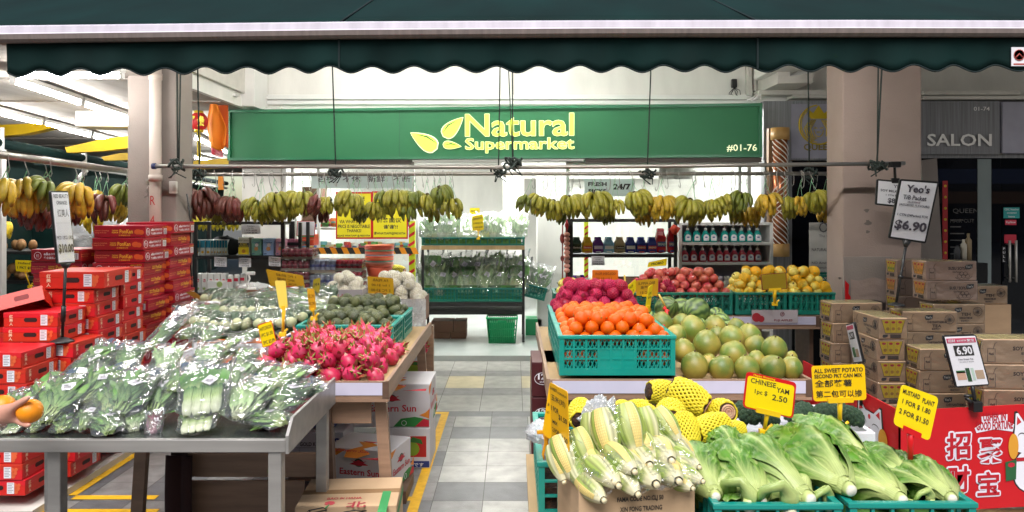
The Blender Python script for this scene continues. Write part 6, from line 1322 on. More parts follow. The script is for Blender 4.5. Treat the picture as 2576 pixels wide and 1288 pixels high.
t = thing('open_carton', 'bright red carton lid lying tilted on the stack at the picture edge', 'carton', T(*W(50, 790, 4.55))@RZ(24)@RY(-14)@RX(-24)); w, d, h = .34, .3, .09
m = MB(); e = .004; m.box(-w/2, -d/2, 0, w/2, -d/2+e, h); m.box(-w/2, d/2-e, 0, w/2, d/2, h); m.box(-w/2, -d/2+e, 0, -w/2+e, d/2-e, h); m.box(w/2-e, -d/2+e, 0, w/2, d/2-e, h); m.box(-w/2+e, -d/2+e, h-e, w/2-e, d/2-e, h-.0005); m.build('lid', 'red_box', t)
m = MB(); m.prism([(.02, .03), (.09, .03), (.095, .045), (.09, .06), (.02, .06), (.015, .045)], -d/2-.001, -d/2-.0002); m.build('hand_hole', flat('#7d0f0a'), t)
t, q = frame_board('price_board', 'tall narrow white price board on a black pole among the red cartons', [(127, 480), (171, 481), (189, 661), (146, 664)], 4.25, [('RED BEAUTY', .08, .9, .84, .055), ('ORANGE', .2, .81, .6, .055), ('红美人', .2, .64, .65, .11, .01), ('#', .1, .555, .8, .004, 0, flat('#b8b6c0')), ('9PCS / 12PCS / 15PCS', .04, .33, .92, .05), ('$10.00', .06, .13, .88, .14, .035)], Yr=4.45, fr=.04)
e = W(170, 856, 4.42); e.x = -2.70; e = e-q.o; a = q.p(.5, 0, -.006)
m = MB(); m.tube([a, e], .009, 8); m.tube([a, a+(e-a)*.06], [.03, .014], 8); m.tube([a+(e-a)*.55, a+(e-a)*.75], .014, 8); m.lathe([(0, -.012), (.07, -.01), (.06, .0), (.014, .02)], 14, 0, T(*e)); m.build('pole', 'black_metal', t)
# things at the far left edge, on shelves along the walkway
t = thing('produce_shelf', 'dark produce shelf with potatoes far back at the picture edge', 'shelf', T(0, 0, 0)); Y = 7.0
for z in (.75, 1.02, 1.3):
    m = MB(); m.box(-5.2, Y, z-.03, X(150, Y), Y+.5, z); m.build('shelf_board', 'black_metal', t)
for x in (X(4, Y), X(148, Y)): m = MB(); m.box(x-.02, Y, 0, x+.02, Y+.04, 1.7); m.build('upright', 'black_metal', t)
m = MB(); m.box(X(-10, 6.2)-.05, 6.2, 0, X(4, 6.2), 6.26, 2.2); m.build('white_post', 'white_paint', label='white post at the very edge of the picture', cat='post')
mat('potato', C('#a5794a', .8), .7, var=.2, vs=12, rv=.2); PT = fruit('potato', 'potato', 'potato', .045, .12, (1.2, .9, .8), 2)
rk = random.Random(8)
fruit_set(PT, heap(X(5, 7.1), 7.05, X(70, 7.1), 7.4, 1.022, .045, 2, .3, .8, 1.3, 3)+heap(X(0, 7.1), 7.05, X(70, 7.1), 7.4, 1.305, .045, 1, .3, .8, 1.3, 4), 'brown potato on the far produce shelf, one of many alike', 'potatoes on the far shelf', rk)
placard('price_sign', 'small yellow card standing among the potatoes at the picture edge', [(38, 654), (83, 656), (84, 684), (40, 682)], 6.9, [('Holland', .1, .65, .8, .2), ('1 PKT $2', .1, .2, .8, .25)], stem=(76, 720))
m = MB(); m.box(X(40, 8.2), 8.2, .9, X(190, 8.2), 8.3, Z(575, 8.2)); m.box(X(200, 8.2), 8.2, .9, X(325, 8.2), 8.3, Z(578, 8.2)); m.build('stall_boards', 'canvas', label='dark green side panels of the far fruit stall', cat='panel')
m = MB(); m.ball(1, 30, 20, fn=lambda d: Vector((d.x*.32, d.y*.2, d.z*.2))*(1+.35*abs(nz(d*3))+.1*nz(d*8))); m.build('plastic_bag', 'poly_white', None, T(*W(265, 600, 6.7)), label='heap of clear plastic bags behind the dark red gift cartons', cat='plastic bag')
# ------------------------------------------------------------------ steel table
t = thing('steel_table', 'stainless steel table with raised side guards carrying bagged greens', 'table', T(0, 0, 0)); zt = .80; y0, y1, xl, xr = 2.87, 3.62, -2.35, -.885
m = MB(); m.box(xl, y0, zt-.002, xr, y1, zt+.004, bv=.003); m.build('table_top', 'steel_top', t)
m = MB(); m.box(xl, y0-.004, zt-.045, xr, y0+.02, zt+.006, bv=.004); m.box(xl, y1-.02, zt-.05, xr, y1, zt-.003); m.build('apron', 'steel', t)
m = MB(); m.prism([(y0-.004, zt-.05), (y1, zt-.05), (y1, zt+.075), (y0+.06, zt+.075), (y0-.004, zt+.02)], 0, .012, 0, T(xr+.012, 0, 0)@RZ(90)); m.build('side_guard', 'steel', t)
for x, y in ((-1.80, y0+.02), (xr-.045, y0+.004), (xr-.04, y1-.07), (-2.23, y1-.07)):
    m = MB(); m.box(x-.026, y, 0, x+.026, y+.052, zt-.046, bv=.004); m.build('leg', 'steel', t)
# ------------------------------------------------------------------ wooden stand with dragon fruit and avocados
stand('display_stand', 'wooden display stand carrying the dragon fruit and avocados', -1.95, -.625, 3.70, 5.62, .81, [-1.29], low=False)
t = thing('lower_rack', 'wooden base boards of the stand showing under the steel table', 'rack', T(0, 0, 0))
m = MB(); m.box(-1.72, 3.78, .33, -.98, 3.80, .45); m.build('shelf_board', 'wood_h', t)
m = MB(); m.box(-1.74, 3.805, .03, -1.08, 3.82, .30); m.build('front_panel', 'wood_h', t)
m = MB(); m.prism([(-.99, .0), (-.90, .0), (-.93, .78), (-1.0, .78)], 3.74, 3.8); m.prism([(-1.76, 0), (-1.68, 0), (-1.66, .74), (-1.72, .74)], 3.74, 3.8); m.build('side_board', 'wood_dark', t)
m = MB(); m.grid(lambda u, v: Vector((-1.745+.125*u, 3.73-.012*math.sin(u*9)-.01*math.sin(v*3), .46-.38*v)), 14, 14); o = m.build('towel', mat('towel_brown', C('#3a1f1c', .8), .95, var=.2, bump=.5, bs=200), label='dark brown towel hanging over the lower board under the steel table', cat='towel'); md = o.modifiers.new('s', 'SOLIDIFY'); md.thickness = .012
rk = random.Random(21); zs = .812
for i, p in enumerate(heap(-1.36, 3.76, -.66, 4.56, zs-.015, .052, 3, .35, .75, 1.0, 5, .0)):
    o = DRAGONS[i % 4]; M = T(*p)@RZ(rk.uniform(0, 360))@RX(rk.uniform(-75, 75))@S(rk.uniform(.92, 1.12)); l = 'pink dragon fruit heaped on the wooden stand, one of many alike'
    if not o.get('placed'): o['placed'] = 1; o.matrix_basis = M; o['label'] = l; o['group'] = 'dragon fruit on the stand'
    else: dup(o, M, l, 'dragon fruit on the stand')
dup(DRAGONS[0], T(*W(1062, 878, 5.5))@RZ(40)@RX(50), 'single dragon fruit on a white box beyond the end of the stand', 'dragon fruit on the stand')
cg = 'teal crates of avocados on the stand'
crate(.60, .40, .165, 'teal', 'teal crate of avocados behind the dragon fruit, nearer one', T(-1.35, 4.60, .813), cg, 9, 3, 1, False); crate(.60, .40, .165, 'teal', 'teal crate of avocados, farther one', T(-1.345, 5.03, .813), cg, 9, 3, 1, False)
for k, (y, l, zz) in enumerate(((4.62, 'avocado in the nearer teal crate, one of many alike', -.05), (5.05, 'avocado in the farther teal crate, one of many alike', -.02))):
    fruit_set(AVOS, heap(-1.33, y, -.77, y+.36, .813+.165+zz-.03, .037, 3, .35, .55, 1.1, 30+k), l, ['avocados in the nearer crate', 'avocados in the farther crate'][k], rk)
# ------------------------------------------------------------------ bagged greens
def strips(m, n, L, wd, ht, seed, mid, dark, pale, stemfrac=.35, leafw=.02, leafl=.1):
    """a bunch along +Y: stalks at y = 0, leaves filling the far end"""
    rk = random.Random(seed); mid, dark, pale = Vector(mid[:3]), Vector(dark[:3]), Vector(pale[:3])
    for i in range(n):
        x = rk.uniform(-1, 1); z = rk.uniform(0, 1); P = []; sp = rk.uniform(.55, 1.15); l = L*rk.uniform(.75, 1); 
        for k in range(5): u = k/4; P.append((x*wd*(.35+.65*u*sp), l*u*.8, ht*(.2+.7*z)*(1-.3*abs(x))+.01*math.sin(u*5+i)))
        m.tube(P, [.0032, .003, .0026, .002, .0015], 4, 0, None, 1, [tuple(pale.lerp(mid, min(1, k/4*1.1))) for k in range(5)])
        for j in range(3):
            u = stemfrac+(1-stemfrac)*rk.random(); q = Vector(P[min(4, int(u*4))])+Vector((rk.uniform(-.012, .012), rk.uniform(-.02, .02), rk.uniform(-.004, .01))); d = Vector((rk.uniform(-.7, .7), 1, rk.uniform(-.3, .35))).normalized(); sd = d.cross(Vector((rk.uniform(-.5, .5), 0, 1))).normalized(); up = sd.cross(d); c = mid.lerp(dark, rk.random()); ll = leafl*rk.uniform(.6, 1.1); w = leafw*rk.uniform(.7, 1.2)
            V = [q, q+d*ll*.35+sd*w, q+d*ll*.4+up*.006, q+d*ll*.35-sd*w, q+d*ll*.75+sd*w*.7-up*.004, q+d*ll*.75-sd*w*.7-up*.004, q+d*ll-up*.012]
            m.add(V, [(0, 1, 2), (0, 2, 3), (1, 4, 2), (2, 5, 3), (2, 4, 6), (2, 6, 5)], 0, 1, None, [tuple(c.lerp(pale, .35)), tuple(c), tuple(c.lerp(pale, .3)), tuple(c), tuple(c*.85), tuple(c*.85), tuple(c*.8)])
def pakchoi(m, n, L, wd, ht, seed):
    rk = random.Random(seed); pale = Vector(C('#e3eac8', .92)[:3]); st = Vector(C('#b9d08a', .9)[:3]); mid = Vector(C('#5d9142', .8)[:3])
    for i in range(n):
        x0 = -wd+2*wd*(i+.5)/n; 
        for j in range(5):
            a = (j-2)*.42+rk.uniform(-.1, .1); P = []; rr = []
            for k in range(7):
                u = k/6; P.append((x0+.022*math.sin(a)*(math.sin(u*PI*.75)+.2), L*.62*u, .02+.026*math.cos(a)*math.sin(min(1, u*1.6+.1)*PI*.6)+.004*j*u)); rr.append(.006+.011*math.sin(min(1, u*1.5+.25)*PI)*(u < .6)+.004*(u >= .6))
            m.tube(P, rr, 7, 0, None, 1, [tuple(pale), tuple(pale), tuple(pale.lerp(st, .4)), tuple(st), tuple(st.lerp(mid, .4)), tuple(mid), tuple(mid)], .55)
            q = Vector(P[-1]); d = Vector((.35*math.sin(a), 1, rk.uniform(-.1, .2))).normalized(); sd = Vector((1, -.3*math.sin(a), rk.uniform(-.3, .3)))
            V = [q-d*.05, q+sd*.032, q+d*.01+Vector((0, 0, .012)), q-sd*.032, q+d*.07+sd*.026, q+d*.07-sd*.026, q+d*.1]
            m.add(V, [(0, 1, 2), (0, 2, 3), (1, 4, 2), (2, 5, 3), (2, 4, 6), (2, 6, 5)], 0, 1, None, [tuple(st)]+[tuple(mid*rk.uniform(.8, 1.15))]*6)
def filmbag(L, wd, ht, seed, flare=.1):
    m = MB()
    def g(u, v):
        a = 2*PI*v; y = -.03+(L+.10)*u; e = math.sin(PI*min(1, max(0, (u*.97+.03))))**.45; fl = max(0, u-.82)/.18
        w = wd*(1.0+.12*u)*(.25+.75*min(1, u*7+.15))*(1+.15*fl); h = ht*e*(1-.7*fl)
        n = 1+.10*nz((math.cos(a)*1.4, math.sin(a)*1.4, u*5+seed*3.3))+.07*abs(nz((math.cos(a)*4, math.sin(a)*4, u*12+seed)))
        return (w*math.cos(a)*n, y+.02*nz((a, u*3, seed)), ht*.45+h*.62*math.sin(a)*n+.02*fl*math.sin(a*3+seed))
    m.grid(g, 30, 26); return m
BG = []
KIND = {'leafy': (C('#7dab58', .9), C('#3f6f36', .8), C('#cfe09a', .95)), 'dark': (C('#6a9a55', .85), C('#345a32', .75), C('#b4cf86', .9)), 'pale': (C('#a6c888', .9), C('#6c9858', .85), C('#e2ebc6', .95)), 'purple': (C('#6d3242', .75), C('#3f5a34', .75), C('#c48a96', .85))}
def bagged(kind, k):
    t = thing('bagged_greens', 'x', 'bagged greens'); m = MB(); L = .34
    if kind == 'choi': pakchoi(m, 4, .34, .085, .06, k); wd, ht = .115, .07
    elif kind == 'thin': strips(m, 80, .34, .055, .05, k, *KIND['dark'], .75, .006, .05); wd, ht = .075, .055
    else: strips(m, 78, .34, .085, .065, k, *KIND[kind], .3, .018, .15); wd, ht = .11, .075
    m.build('greens', 'leaf_dark', t); filmbag(L, wd, ht, k).build('clear_bag', 'bag', t)
    m = MB(); m.rect(-.03, -.026, .03, .026, 0, 0, T(.03, .2, ht*1.02)@RZ(12+k*20)@RX(-84)); o = m.build('price_label', 'paper', t)
    m = MB(); mm = T(.03, .2, ht*1.02+.0012)@RZ(12+k*20)@RX(-84)
    for q in range(6): m.rect(-.018+.003*q, -.0, -.0165+.003*q, .013, 0, -.0015, mm)
    for q in range(3): m.rect(-.018, -.006-.004*q, .014, -.0045-.004*q, 0, -.0015, mm)
    m.build('label_print', 'ink_grey', o)
    return t
BGP = {}
for k, kd in enumerate(('leafy', 'dark', 'choi', 'thin', 'purple', 'leafy2', 'dark2', 'pale', 'pale2')): BGP[kd] = bagged(kd.rstrip('2'), k)
def zq(x, y, Y): return W(x*.3652, y*.3652+817.6, Y)
def bag(kind, bx, by, bY, tx, ty, tY, label, s=1., group='bagged greens on the steel table', roll=0, conv=zq, L=.42):
    return lay(BGP[kind], conv(bx, by, bY), conv(tx, ty, tY), label, group, roll, s, L)
for q in (('leafy', 330, 690, 2.98, 560, 350, 3.32, 'tall bag of leafy greens with a white label behind the held orange', 1.0), ('leafy2', 240, 620, 3.1, 420, 400, 3.38, 'bag of leafy greens half hidden behind the tall labelled one', 1.0), ('dark', 500, 430, 3.3, 760, 190, 3.6, 'bag of dark greens leaning up at the back of the steel table', 1.0), ('dark2', 820, 650, 3.02, 980, 330, 3.36, 'bag of dark stemmed greens in the middle of the table', 1.0), ('leafy', 760, 640, 3.05, 850, 330, 3.4, 'bag of long greens beside the middle one', .9),
    ('purple', 1060, 760, 2.95, 1075, 560, 3.06, 'bag with purple stems standing upright', .85), ('dark', 1060, 640, 3.12, 1180, 330, 3.42, 'shiny bag of dark greens behind the purple stems', 1.0), ('pale2', 930, 750, 2.98, 870, 560, 3.2, 'low bag of greens next to the purple stems', .9), ('choi', 1390, 640, 2.99, 1430, 330, 3.26, 'upper bag of pale stemmed pak choi with a square label', 1.15), ('choi', 1350, 760, 2.9, 1390, 600, 3.12, 'lower bag of pale stemmed pak choi at the table edge', 1.15), ('pale', 1640, 660, 3.0, 1830, 380, 3.3, 'bag of greens just right of the pak choi', 1.0), ('leafy2', 1960, 700, 2.95, 1700, 640, 3.12, 'flat bag of stalks at the steel corner', .9),
    ('dark2', 1890, 620, 3.1, 2090, 390, 3.42, 'bag of greens with a slanting label near the dragon fruit', 1.0), ('pale2', 2060, 510, 3.3, 2290, 400, 3.42, 'bag hanging over the steel guard towards the dragon fruit', .8), ('pale', 1560, 480, 3.25, 1720, 260, 3.52, 'bag of pale greens behind the pak choi', 1.0), ('dark', 1330, 420, 3.35, 1500, 220, 3.6, 'bag of greens high in the middle of the pile', 1.0), ('choi', 60, 760, 2.93, 200, 640, 3.1, 'low bag of stalks under the held orange', .8), ('leafy', 230, 745, 2.95, 330, 620, 3.1, 'small bag of stalks at the edge beside the held orange', .8), ('leafy2', 420, 750, 2.93, 520, 600, 3.14, 'bag with cut stalk ends at the table edge', .8), ('thin', 570, 730, 2.93, 640, 540, 3.15, 'bag of thin stalks at the table edge', 1.0), ('dark2', 760, 760, 2.9, 700, 590, 3.12, 'bag with a round bunch end at the table edge', .85),
    ('leafy', 60, 600, 3.15, 190, 440, 3.35, 'bag of greens at the picture edge behind the held orange', .9), ('dark2', 1180, 520, 3.3, 1250, 260, 3.55, 'dark bag leaning behind the shiny one', 1.0), ('leafy', 1750, 440, 3.35, 1900, 260, 3.6, 'glossy bag at the back beside the wooden stand', .9), ('pale', 640, 520, 3.2, 700, 300, 3.45, 'pale bag wedged between the labelled bag and the middle one', .9), ('leafy', 560, 330, 3.42, 800, 120, 3.62, 'bag of greens topping the pile at its pillar end', 1.0), ('dark', 840, 320, 3.42, 960, 130, 3.66, 'bag of greens topping the pile, next to the chives', 1.0), ('pale2', 1120, 330, 3.44, 1190, 150, 3.66, 'bag of greens topping the pile in its middle', 1.0), ('pale', 1420, 300, 3.44, 1480, 130, 3.66, 'bag of greens topping the pile below the foam tray', 1.0), ('dark2', 1640, 300, 3.44, 1760, 170, 3.66, 'bag of greens topping the pile by the white dragon card', .9), ('leafy2', 560, 560, 3.1, 820, 300, 3.36, 'slanting bag of long greens over the labelled one', 1.05), ('dark', 1180, 470, 3.2, 1400, 250, 3.46, 'slanting shiny bag over the upper pak choi', 1.0), ('leafy', 1880, 470, 3.22, 2080, 300, 3.5, 'bag of greens high by the steel guard', 1.0), ('leafy2', 120, 680, 3.02, 300, 480, 3.28, 'slanting bag of greens just behind the held orange', 1.0)): bag(*q)
def bagheap(label, x0, y0, x1, y1, z0, z1):
    m = MB(); m.grid(lambda u, v: Vector((x0+(x1-x0)*u, y0+(y1-y0)*v, z0+(z1-z0)*v+.02*nz((u*8, v*6, 3)))), 24, 14); return m.build('greens_filling', 'leaf_dark_fill', label=label, cat='greens layer')
bagheap('lower layer of greens under the bags on the steel table', -2.2, 3.15, -1.05, 3.5, .83, .93)
# trays and bags behind, at the pillar end of the stand
def zf(x, y, Y): return W(x*.3906+440.3, y*.3906+660.4, Y)
GB2 = 'bagged greens on the wooden stand'
for i, (x0, y0, x1, y1, zz, l) in enumerate(((-1.93, 3.98, -1.45, 4.42, .85, 'white foam tray with bagged greens behind the steel table'), (-1.93, 4.46, -1.40, 4.9, .87, 'white foam tray of bagged greens farther back'))):
    t = thing('foam_tray', l, 'foam tray', T(0, 0, 0)); m = MB()
    m.box(x0, y0, .813, x1, y1, .825); m.box(x0, y0, .825, x1, y0+.02, zz+.02); m.box(x0, y1-.02, .825, x1, y1, zz+.02); m.box(x0, y0+.02, .825, x0+.02, y1-.02, zz+.02); m.box(x1-.02, y0+.02, .825, x1, y1-.02, zz+.02); m.build('tray', 'styro', t); m = MB(); strips(m, 60, y1-y0-.05, (x1-x0)/2-.03, .07, i+60, *KIND['dark'], .1, .024, .1); m.build('greens', 'leaf_dark', t, T((x0+x1)/2, y0+.03, .83)); m = MB(); m.grid(lambda u, v: (x0+.02+(x1-x0-.04)*u, y0+.02+(y1-y0-.04)*v, .93+.03*nz((u*6, v*5, i*3))), 24, 20); m.build('clear_film', 'bag', t)
    m = MB(); m.box(x1-.0, y0+.02, zz+.02, x1+.002, y1-.02, zz+.045); m.box(x0+.02, y0-.002, zz+.02, x1-.02, y0, zz+.045); m.build('orange_tape', flat('#e2731f'), t)
for q in (('thin', -150, 560, 3.9, 100, 300, 4.15, 'bag of thin dark chives leaning on the pillar end of the pile', 1.0), ('dark', 60, 500, 4.05, 160, 420, 4.3, 'bag of dark greens in the nearer foam tray', .9), ('dark2', 200, 520, 4.05, 280, 420, 4.3, 'bag of dark greens beside the other one in the foam tray', .9), ('leafy', 330, 560, 4.1, 420, 470, 4.3, 'bag of greens near the white dragon card', .8), ('dark', 430, 520, 4.4, 560, 430, 4.65, 'flat bag of greens under the folded yellow card', .8), ('dark2', 100, 430, 4.5, 250, 400, 4.7, 'flat bag of greens in the farther foam tray', .8)):
    bag(*q, group=GB2, conv=zf)
# bags of stubby white-bulbed greens
mat('bulb_white', C('#b4b78c', .8), .45, attr=False, var=.12, vs=20); mat('foil_leaf', C('#3f5a3e', .7), .35, var=.4, vs=12)
def bulbbag(k):
    t = thing('bulb_bag', 'x', 'bagged bulbs'); rk = random.Random(k); m = MB()
    for i in range(4): m.ball(.031, 10, 8, 0, T(-.085+.058*i, 0, .03), fn=lump(.031, .08, k*5+i, (1, .95, .95)))
    m.build('bulb', 'bulb_white', t); m = MB()
    for i in range(4):
        for j in range(6):
            x = -.085+.056*i+rk.uniform(-.02, .02); m.tube([(x, .0, .05), (x+rk.uniform(-.02, .02), .07, .055+rk.uniform(-.01, .02)), (x+rk.uniform(-.04, .04), .19, .03+rk.uniform(0, .03))], [.011, .02, .004], 5, 0, None, 1, None, .4)
    m.build('greens', 'foil_leaf', t)
    m = MB(); m.ball(1, 22, 14, fn=lambda d: Vector((d.x*.13, .065+d.y*.12, .03+d.z*.045))*(1+.0)+d*(.012*nz(d*3+Vector((k, 0, 0)))+.008*abs(nz(d*8)))); m.build('clear_bag', 'bag_fine', t); return t
BU = [bulbbag(k) for k in range(3)]
for i, (x, y, Y, rz, rx, l) in enumerate(((360, 395, 4.72, 8, 6, 'bag of white bulbs lowest in front'), (500, 375, 4.75, 24, 8, 'bag of greenish bulbs lying slantwise in front'), (170, 372, 4.78, -4, 4, 'bag of bulbs at the pillar end, low'), (420, 300, 4.95, 4, 8, 'bag of large white bulbs in the middle of the pile'), (590, 300, 4.95, 20, 10, 'bag of green bulbs next to the folded yellow card'), (720, 345, 4.85, 16, 8, 'bag of round green bulbs behind the folded yellow card'), (250, 285, 5.05, -6, 8, 'bag of white bulbs at the pillar end, upper'), (360, 255, 5.2, 6, 8, 'bag of bulbs higher up the pile'), (560, 265, 5.15, 14, 8, 'small bag of green bulbs on top'), (290, 225, 5.3, -4, 6, 'topmost bag of bulbs near the brown carton'), (470, 240, 5.35, 4, 6, 'dark leafy bag at the top of the pile'), (760, 250, 5.2, 12, 10, 'shiny dark bag under the small yellow card'), (780, 190, 5.4, 10, 8, 'dark bag beneath the large amber card'), (930, 230, 5.3, 20, 20, 'bag with a pale cut bulb beside the pear carton'), (640, 380, 4.7, 20, 6, 'bag of small bulbs nearest the avocado crate'), (660, 225, 5.3, 5, 5, 'bag of dark leaves behind the folded yellow card'), (840, 285, 5.05, 25, 8, 'slim shiny bag next to the avocados'))):
    o = BU[i % 3]; M = T(*zf(x, y, Y))@RZ(rz)@RX(rx)@S(1.12)@T(0, -.03, -.03)
    if i in (6, 8, 10, 11, 12, 15, 16): dup(BGP['dark' if i % 2 else 'thin'], M@RZ(70)@T(-.0, -.2, .0)@S(1.05), l.replace('bulbs', 'dark greens'), 'bags of dark greens among the bulbs'); continue
    if i < 3: o.matrix_basis = M; o['label'] = l; o['group'] = 'bags of white bulbs'
    else: dup(o, M, l, 'bags of white bulbs')
bagheap('lower layer of greens under the bags of bulbs', -1.93, 4.6, -1.36, 5.55, .82, 1.06)
m = MB(); m.box(-1.375, 4.0, .813, -1.36, 5.5, .94, 0); m.build('tray_divider', flat('#dfe0e8'), label='white carton edge with blue tape between the bulbs and the dragon fruit', cat='carton edge')
m = MB(); m.box(-1.378, 4.2, .90, -1.3755, 4.9, .935); m.box(-1.3595, 4.2, .90, -1.357, 4.9, .935); m.build('carton_tape', flat('#2a55b8'), label='blue tape strip on the white carton edge', cat='tape')
# signs on the left
placard('price_sign', 'yellow card with a red top for the white dragon fruit', [(647, 818), (683, 805), (697, 865), (661, 876)], 3.9, [('WHITE DRAGON', .08, .7, .84, .15, .01), ('1PC $1.50', .1, .42, .8, .17, .015), ('3PC $3.99', .12, .1, .8, .17, .015)], head=None, edge='sign_red', clip=None)
placard('price_sign', 'folded yellow card turned edgeways on a tall yellow stand', [(691, 706), (718, 707), (724, 774), (703, 776)], 4.3, [], card=mat('sign_card_soft', C('#ecd45a', .9), .5, var=.06), edge=None, stem=(711, 840), stemw=.009)
placard('price_sign', 'small amber card beside the avocado crates', [(772, 725), (790, 727), (796, 779), (778, 781)], 4.6, [('1PC $2', .1, .55, .8, .18), ('3PC $5', .1, .2, .8, .18)], card='sign_card_amber', ink=flat('#6a4c08'), stem=(790, 800), flip=True)
placard('price_sign', 'dull yellow card behind the small amber one', [(788, 703), (806, 698), (803, 738), (786, 740)], 5.3, [('4 PC', .1, .5, .8, .2)], card=mat('sign_card_olive', C('#b9a224', .85), .45, var=.1), flip=True, clip=None)
placard('price_sign', 'large amber card seen from behind, tilted over the brown carton', [(669, 677), (762, 693), (767, 726), (679, 719)], 5.5, [('1 PC $0.60', .15, .68, .75, .18), ('3PC 中国', .12, .4, .78, .2), ('FOR $1.50', .2, .12, .6, .18)], card='sign_card_amber', edge=None, ink=flat('#7d5608'), flip=True, clip='sign_red')
placard('price_sign', 'amber card seen from behind among the white netted pears', [(924, 695), (989, 700), (991, 741), (926, 738)], 5.55, [('FA PEAR', .2, .74, .6, .16), ('1 for $1.00', .1, .44, .8, .16), ('5 PC $3.00', .12, .12, .76, .18)], card='sign_card_amber', ink=flat('#7d5608'), flip=True, stem=(957, 772), clip=flat('#a8741a'))
placard('price_sign', 'dark amber card lying tilted at the foot of the white pillar', [(466, 735), (487, 733), (514, 752), (512, 764)], 5.45, [], card=mat('sign_card_brown', C('#a8741c', .75), .5, var=.1), clip=None)
# cartons on and behind the stand
def plain(name, label, px0, py0, px1, py1, Y, d, mt='card', prints=(), openb=True):
    w = X(px1, Y)-X(px0, Y); h = Z(py0, Y)-Z(py1, Y); return carton(name, label, w, d, h, mt, T((X(px0, Y)+X(px1, Y))/2, Y+d/2, Z(py1, Y)), None, prints, openbox=openb, tape=False)
pw = X(911, 5.64)-X(810, 5.64); ph = Z(729, 5.64)-Z(776, 5.64)
plain('pear_carton', 'grey white pear carton with red and green characters', 810, 729, 911, 776, 5.64, .36, mat('carton_grey', C('#b7aeb2', .8), .6, var=.08), [('f', [(flat('#a82a38'), 'text', '河北', -.08, .05, .12, .06, .03), (flat('#2f4a3a'), 'text', '鸭梨', .06, .045, .09, .05, .03), ('ink', 'poly', circ(.1, .025, .013, 10)), ('ink', 'poly', circ(-.12, .025, .016, 10))])])
plain('fruit_carton', 'brown carton wrapped in clear film holding netted pears', 922, 752, 1066, 812, 5.66, .36, mat('card_brown', C('#8a6450', .75), .7, var=.12))
plain('fruit_carton', 'brown carton with white tissue behind the bags of bulbs', 587, 729, 690, 768, 5.75, .34, 'card_brown')
plain('fruit_carton', 'small brown carton with open flaps at the foot of the white pillar', 447, 770, 497, 812, 5.5, .3, 'card_brown')
fruit_set(PEARS, heap(X(812, 5.7), 5.67, X(910, 5.7), 5.98, Z(734, 5.7)-.05, .045, 3, .3, .6, 1.2, 5), 'pear in a white foam net over the grey pear carton, one of many alike', 'netted pears on the grey carton', rk)
fruit_set(PEARS, heap(X(915, 5.7), 5.67, X(1066, 5.7), 5.99, Z(756, 5.7)-.05, .048, 4, .3, .6, 1.2, 6), 'pear in a white foam net over the film wrapped carton, one of many alike', 'netted pears on the wrapped carton', rk, (1., 1.15))
m = MB(); m.grid(lambda u, v: Vector((X(918, 5.64)+(X(1072, 5.64)-X(918, 5.64))*u, 5.645-.02*abs(nz((u*7, v*4, 1)))-.03*v, Z(752, 5.64)-.28*v)), 30, 12); m.build('film_sheet', 'poly_white', label='loose clear film draped over the front of the brown pear carton', cat='plastic film')
m = MB(); m.ball(1, 24, 14, fn=lambda d: Vector((d.x*.13, d.y*.1, d.z*.05))*(1+.4*abs(nz(d*4)))); m.build('tissue_heap', 'poly_white', None, T(*W(640, 728, 5.9)), label='crumpled white tissue in the brown carton', cat='tissue')
t = thing('sign_clip', 'empty white clip stand on the brown carton', 'clip stand', T(*W(628, 730, 5.8))); m = MB(); m.tube([(0, 0, 0), (-.02, 0, .05), (0, 0, .09), (-.01, 0, .13)], .008, 6); m.box(-.03, -.01, .12, .04, .01, .145, bv=.004); m.box(-.02, -.02, -.01, .05, .02, .02, bv=.004); m.build('clip', 'white_paint', t)
# cartons under the stands
mat('carton_white', C('#dcd9dd', .84), .5, var=.05)
def sun_carton(name, label, w, d, h, M, fr=True):
    red, grn, org = flat('#c41f36'), flat('#2f8a3e'), flat('#e2892a')
    logo = [('red_logo' if 0 else red, 'poly', [(-.06, h*.62), (-.03, h*.68), (-.05, h*.72), (-.02, h*.70), (0, h*.74), (.02, h*.70), (.05, h*.72), (.03, h*.68), (.06, h*.62), (0, h*.6)], -.0016), (flat('#2c4a38'), 'poly', circ(0, h*.67, .03, 12, .024), -.0013)]
    f = [(red, 'text', 'Eastern Sun', -w*.3, h*.36, w*.62, h*.16, .02), (grn, 'poly', [(w*.02, .004), (w*.49, .004), (w*.49, h*.18), (w*.3, h*.24), (w*.12, h*.2)]), (red, 'poly', [(w*.3, .004), (w*.49, .004), (w*.49, h*.16), (w*.42, h*.2)], -.0018), (org, 'poly', [(w*.49, h*.2), (w*.36, h*.28), (w*.44, h*.34), (w*.49, h*.42)]), (org, 'poly', [(-w*.49, h*.98), (-w*.2, h*.98), (-w*.35, h*.82), (-w*.49, h*.8)]), (red, 'poly', [(-w*.49, h*.3), (-w*.42, h*.42), (-w*.49, h*.5)]), ('paper', 'line', [(x, z) for x, z in circ(w*.16, h*.1, .016, 10)]+[(w*.16+.016, h*.1)], .0015)]+logo
    tt = [(red, 'text', 'Eastern Sun', -w*.3, -d*.7, w*.5, d*.16, .02), (org, 'poly', [(-.02, -d*.98), (.06, -d*.98), (.1, -d*.7), (.02, -d*.45), (.08, -d*.2), (.02, -.02), (-.06, -.02), (0, -d*.3), (-.06, -d*.6)]), (grn, 'poly', [(-w*.49, -d*.99), (-w*.3, -d*.99), (-w*.4, -d*.8), (-w*.49, -d*.75)]), (red, 'poly', [(-w*.1, -.005), (w*.14, -.005), (w*.05, -d*.12)]), (red, 'poly', [(w*.2, -d*.99), (w*.49, -d*.99), (w*.49, -d*.85)])]
    return carton(name, label, w, d, h, 'carton_white', M, 'white fruit cartons under the stand', [('f', f), ('r', f), ('t', tt)], tape=False)
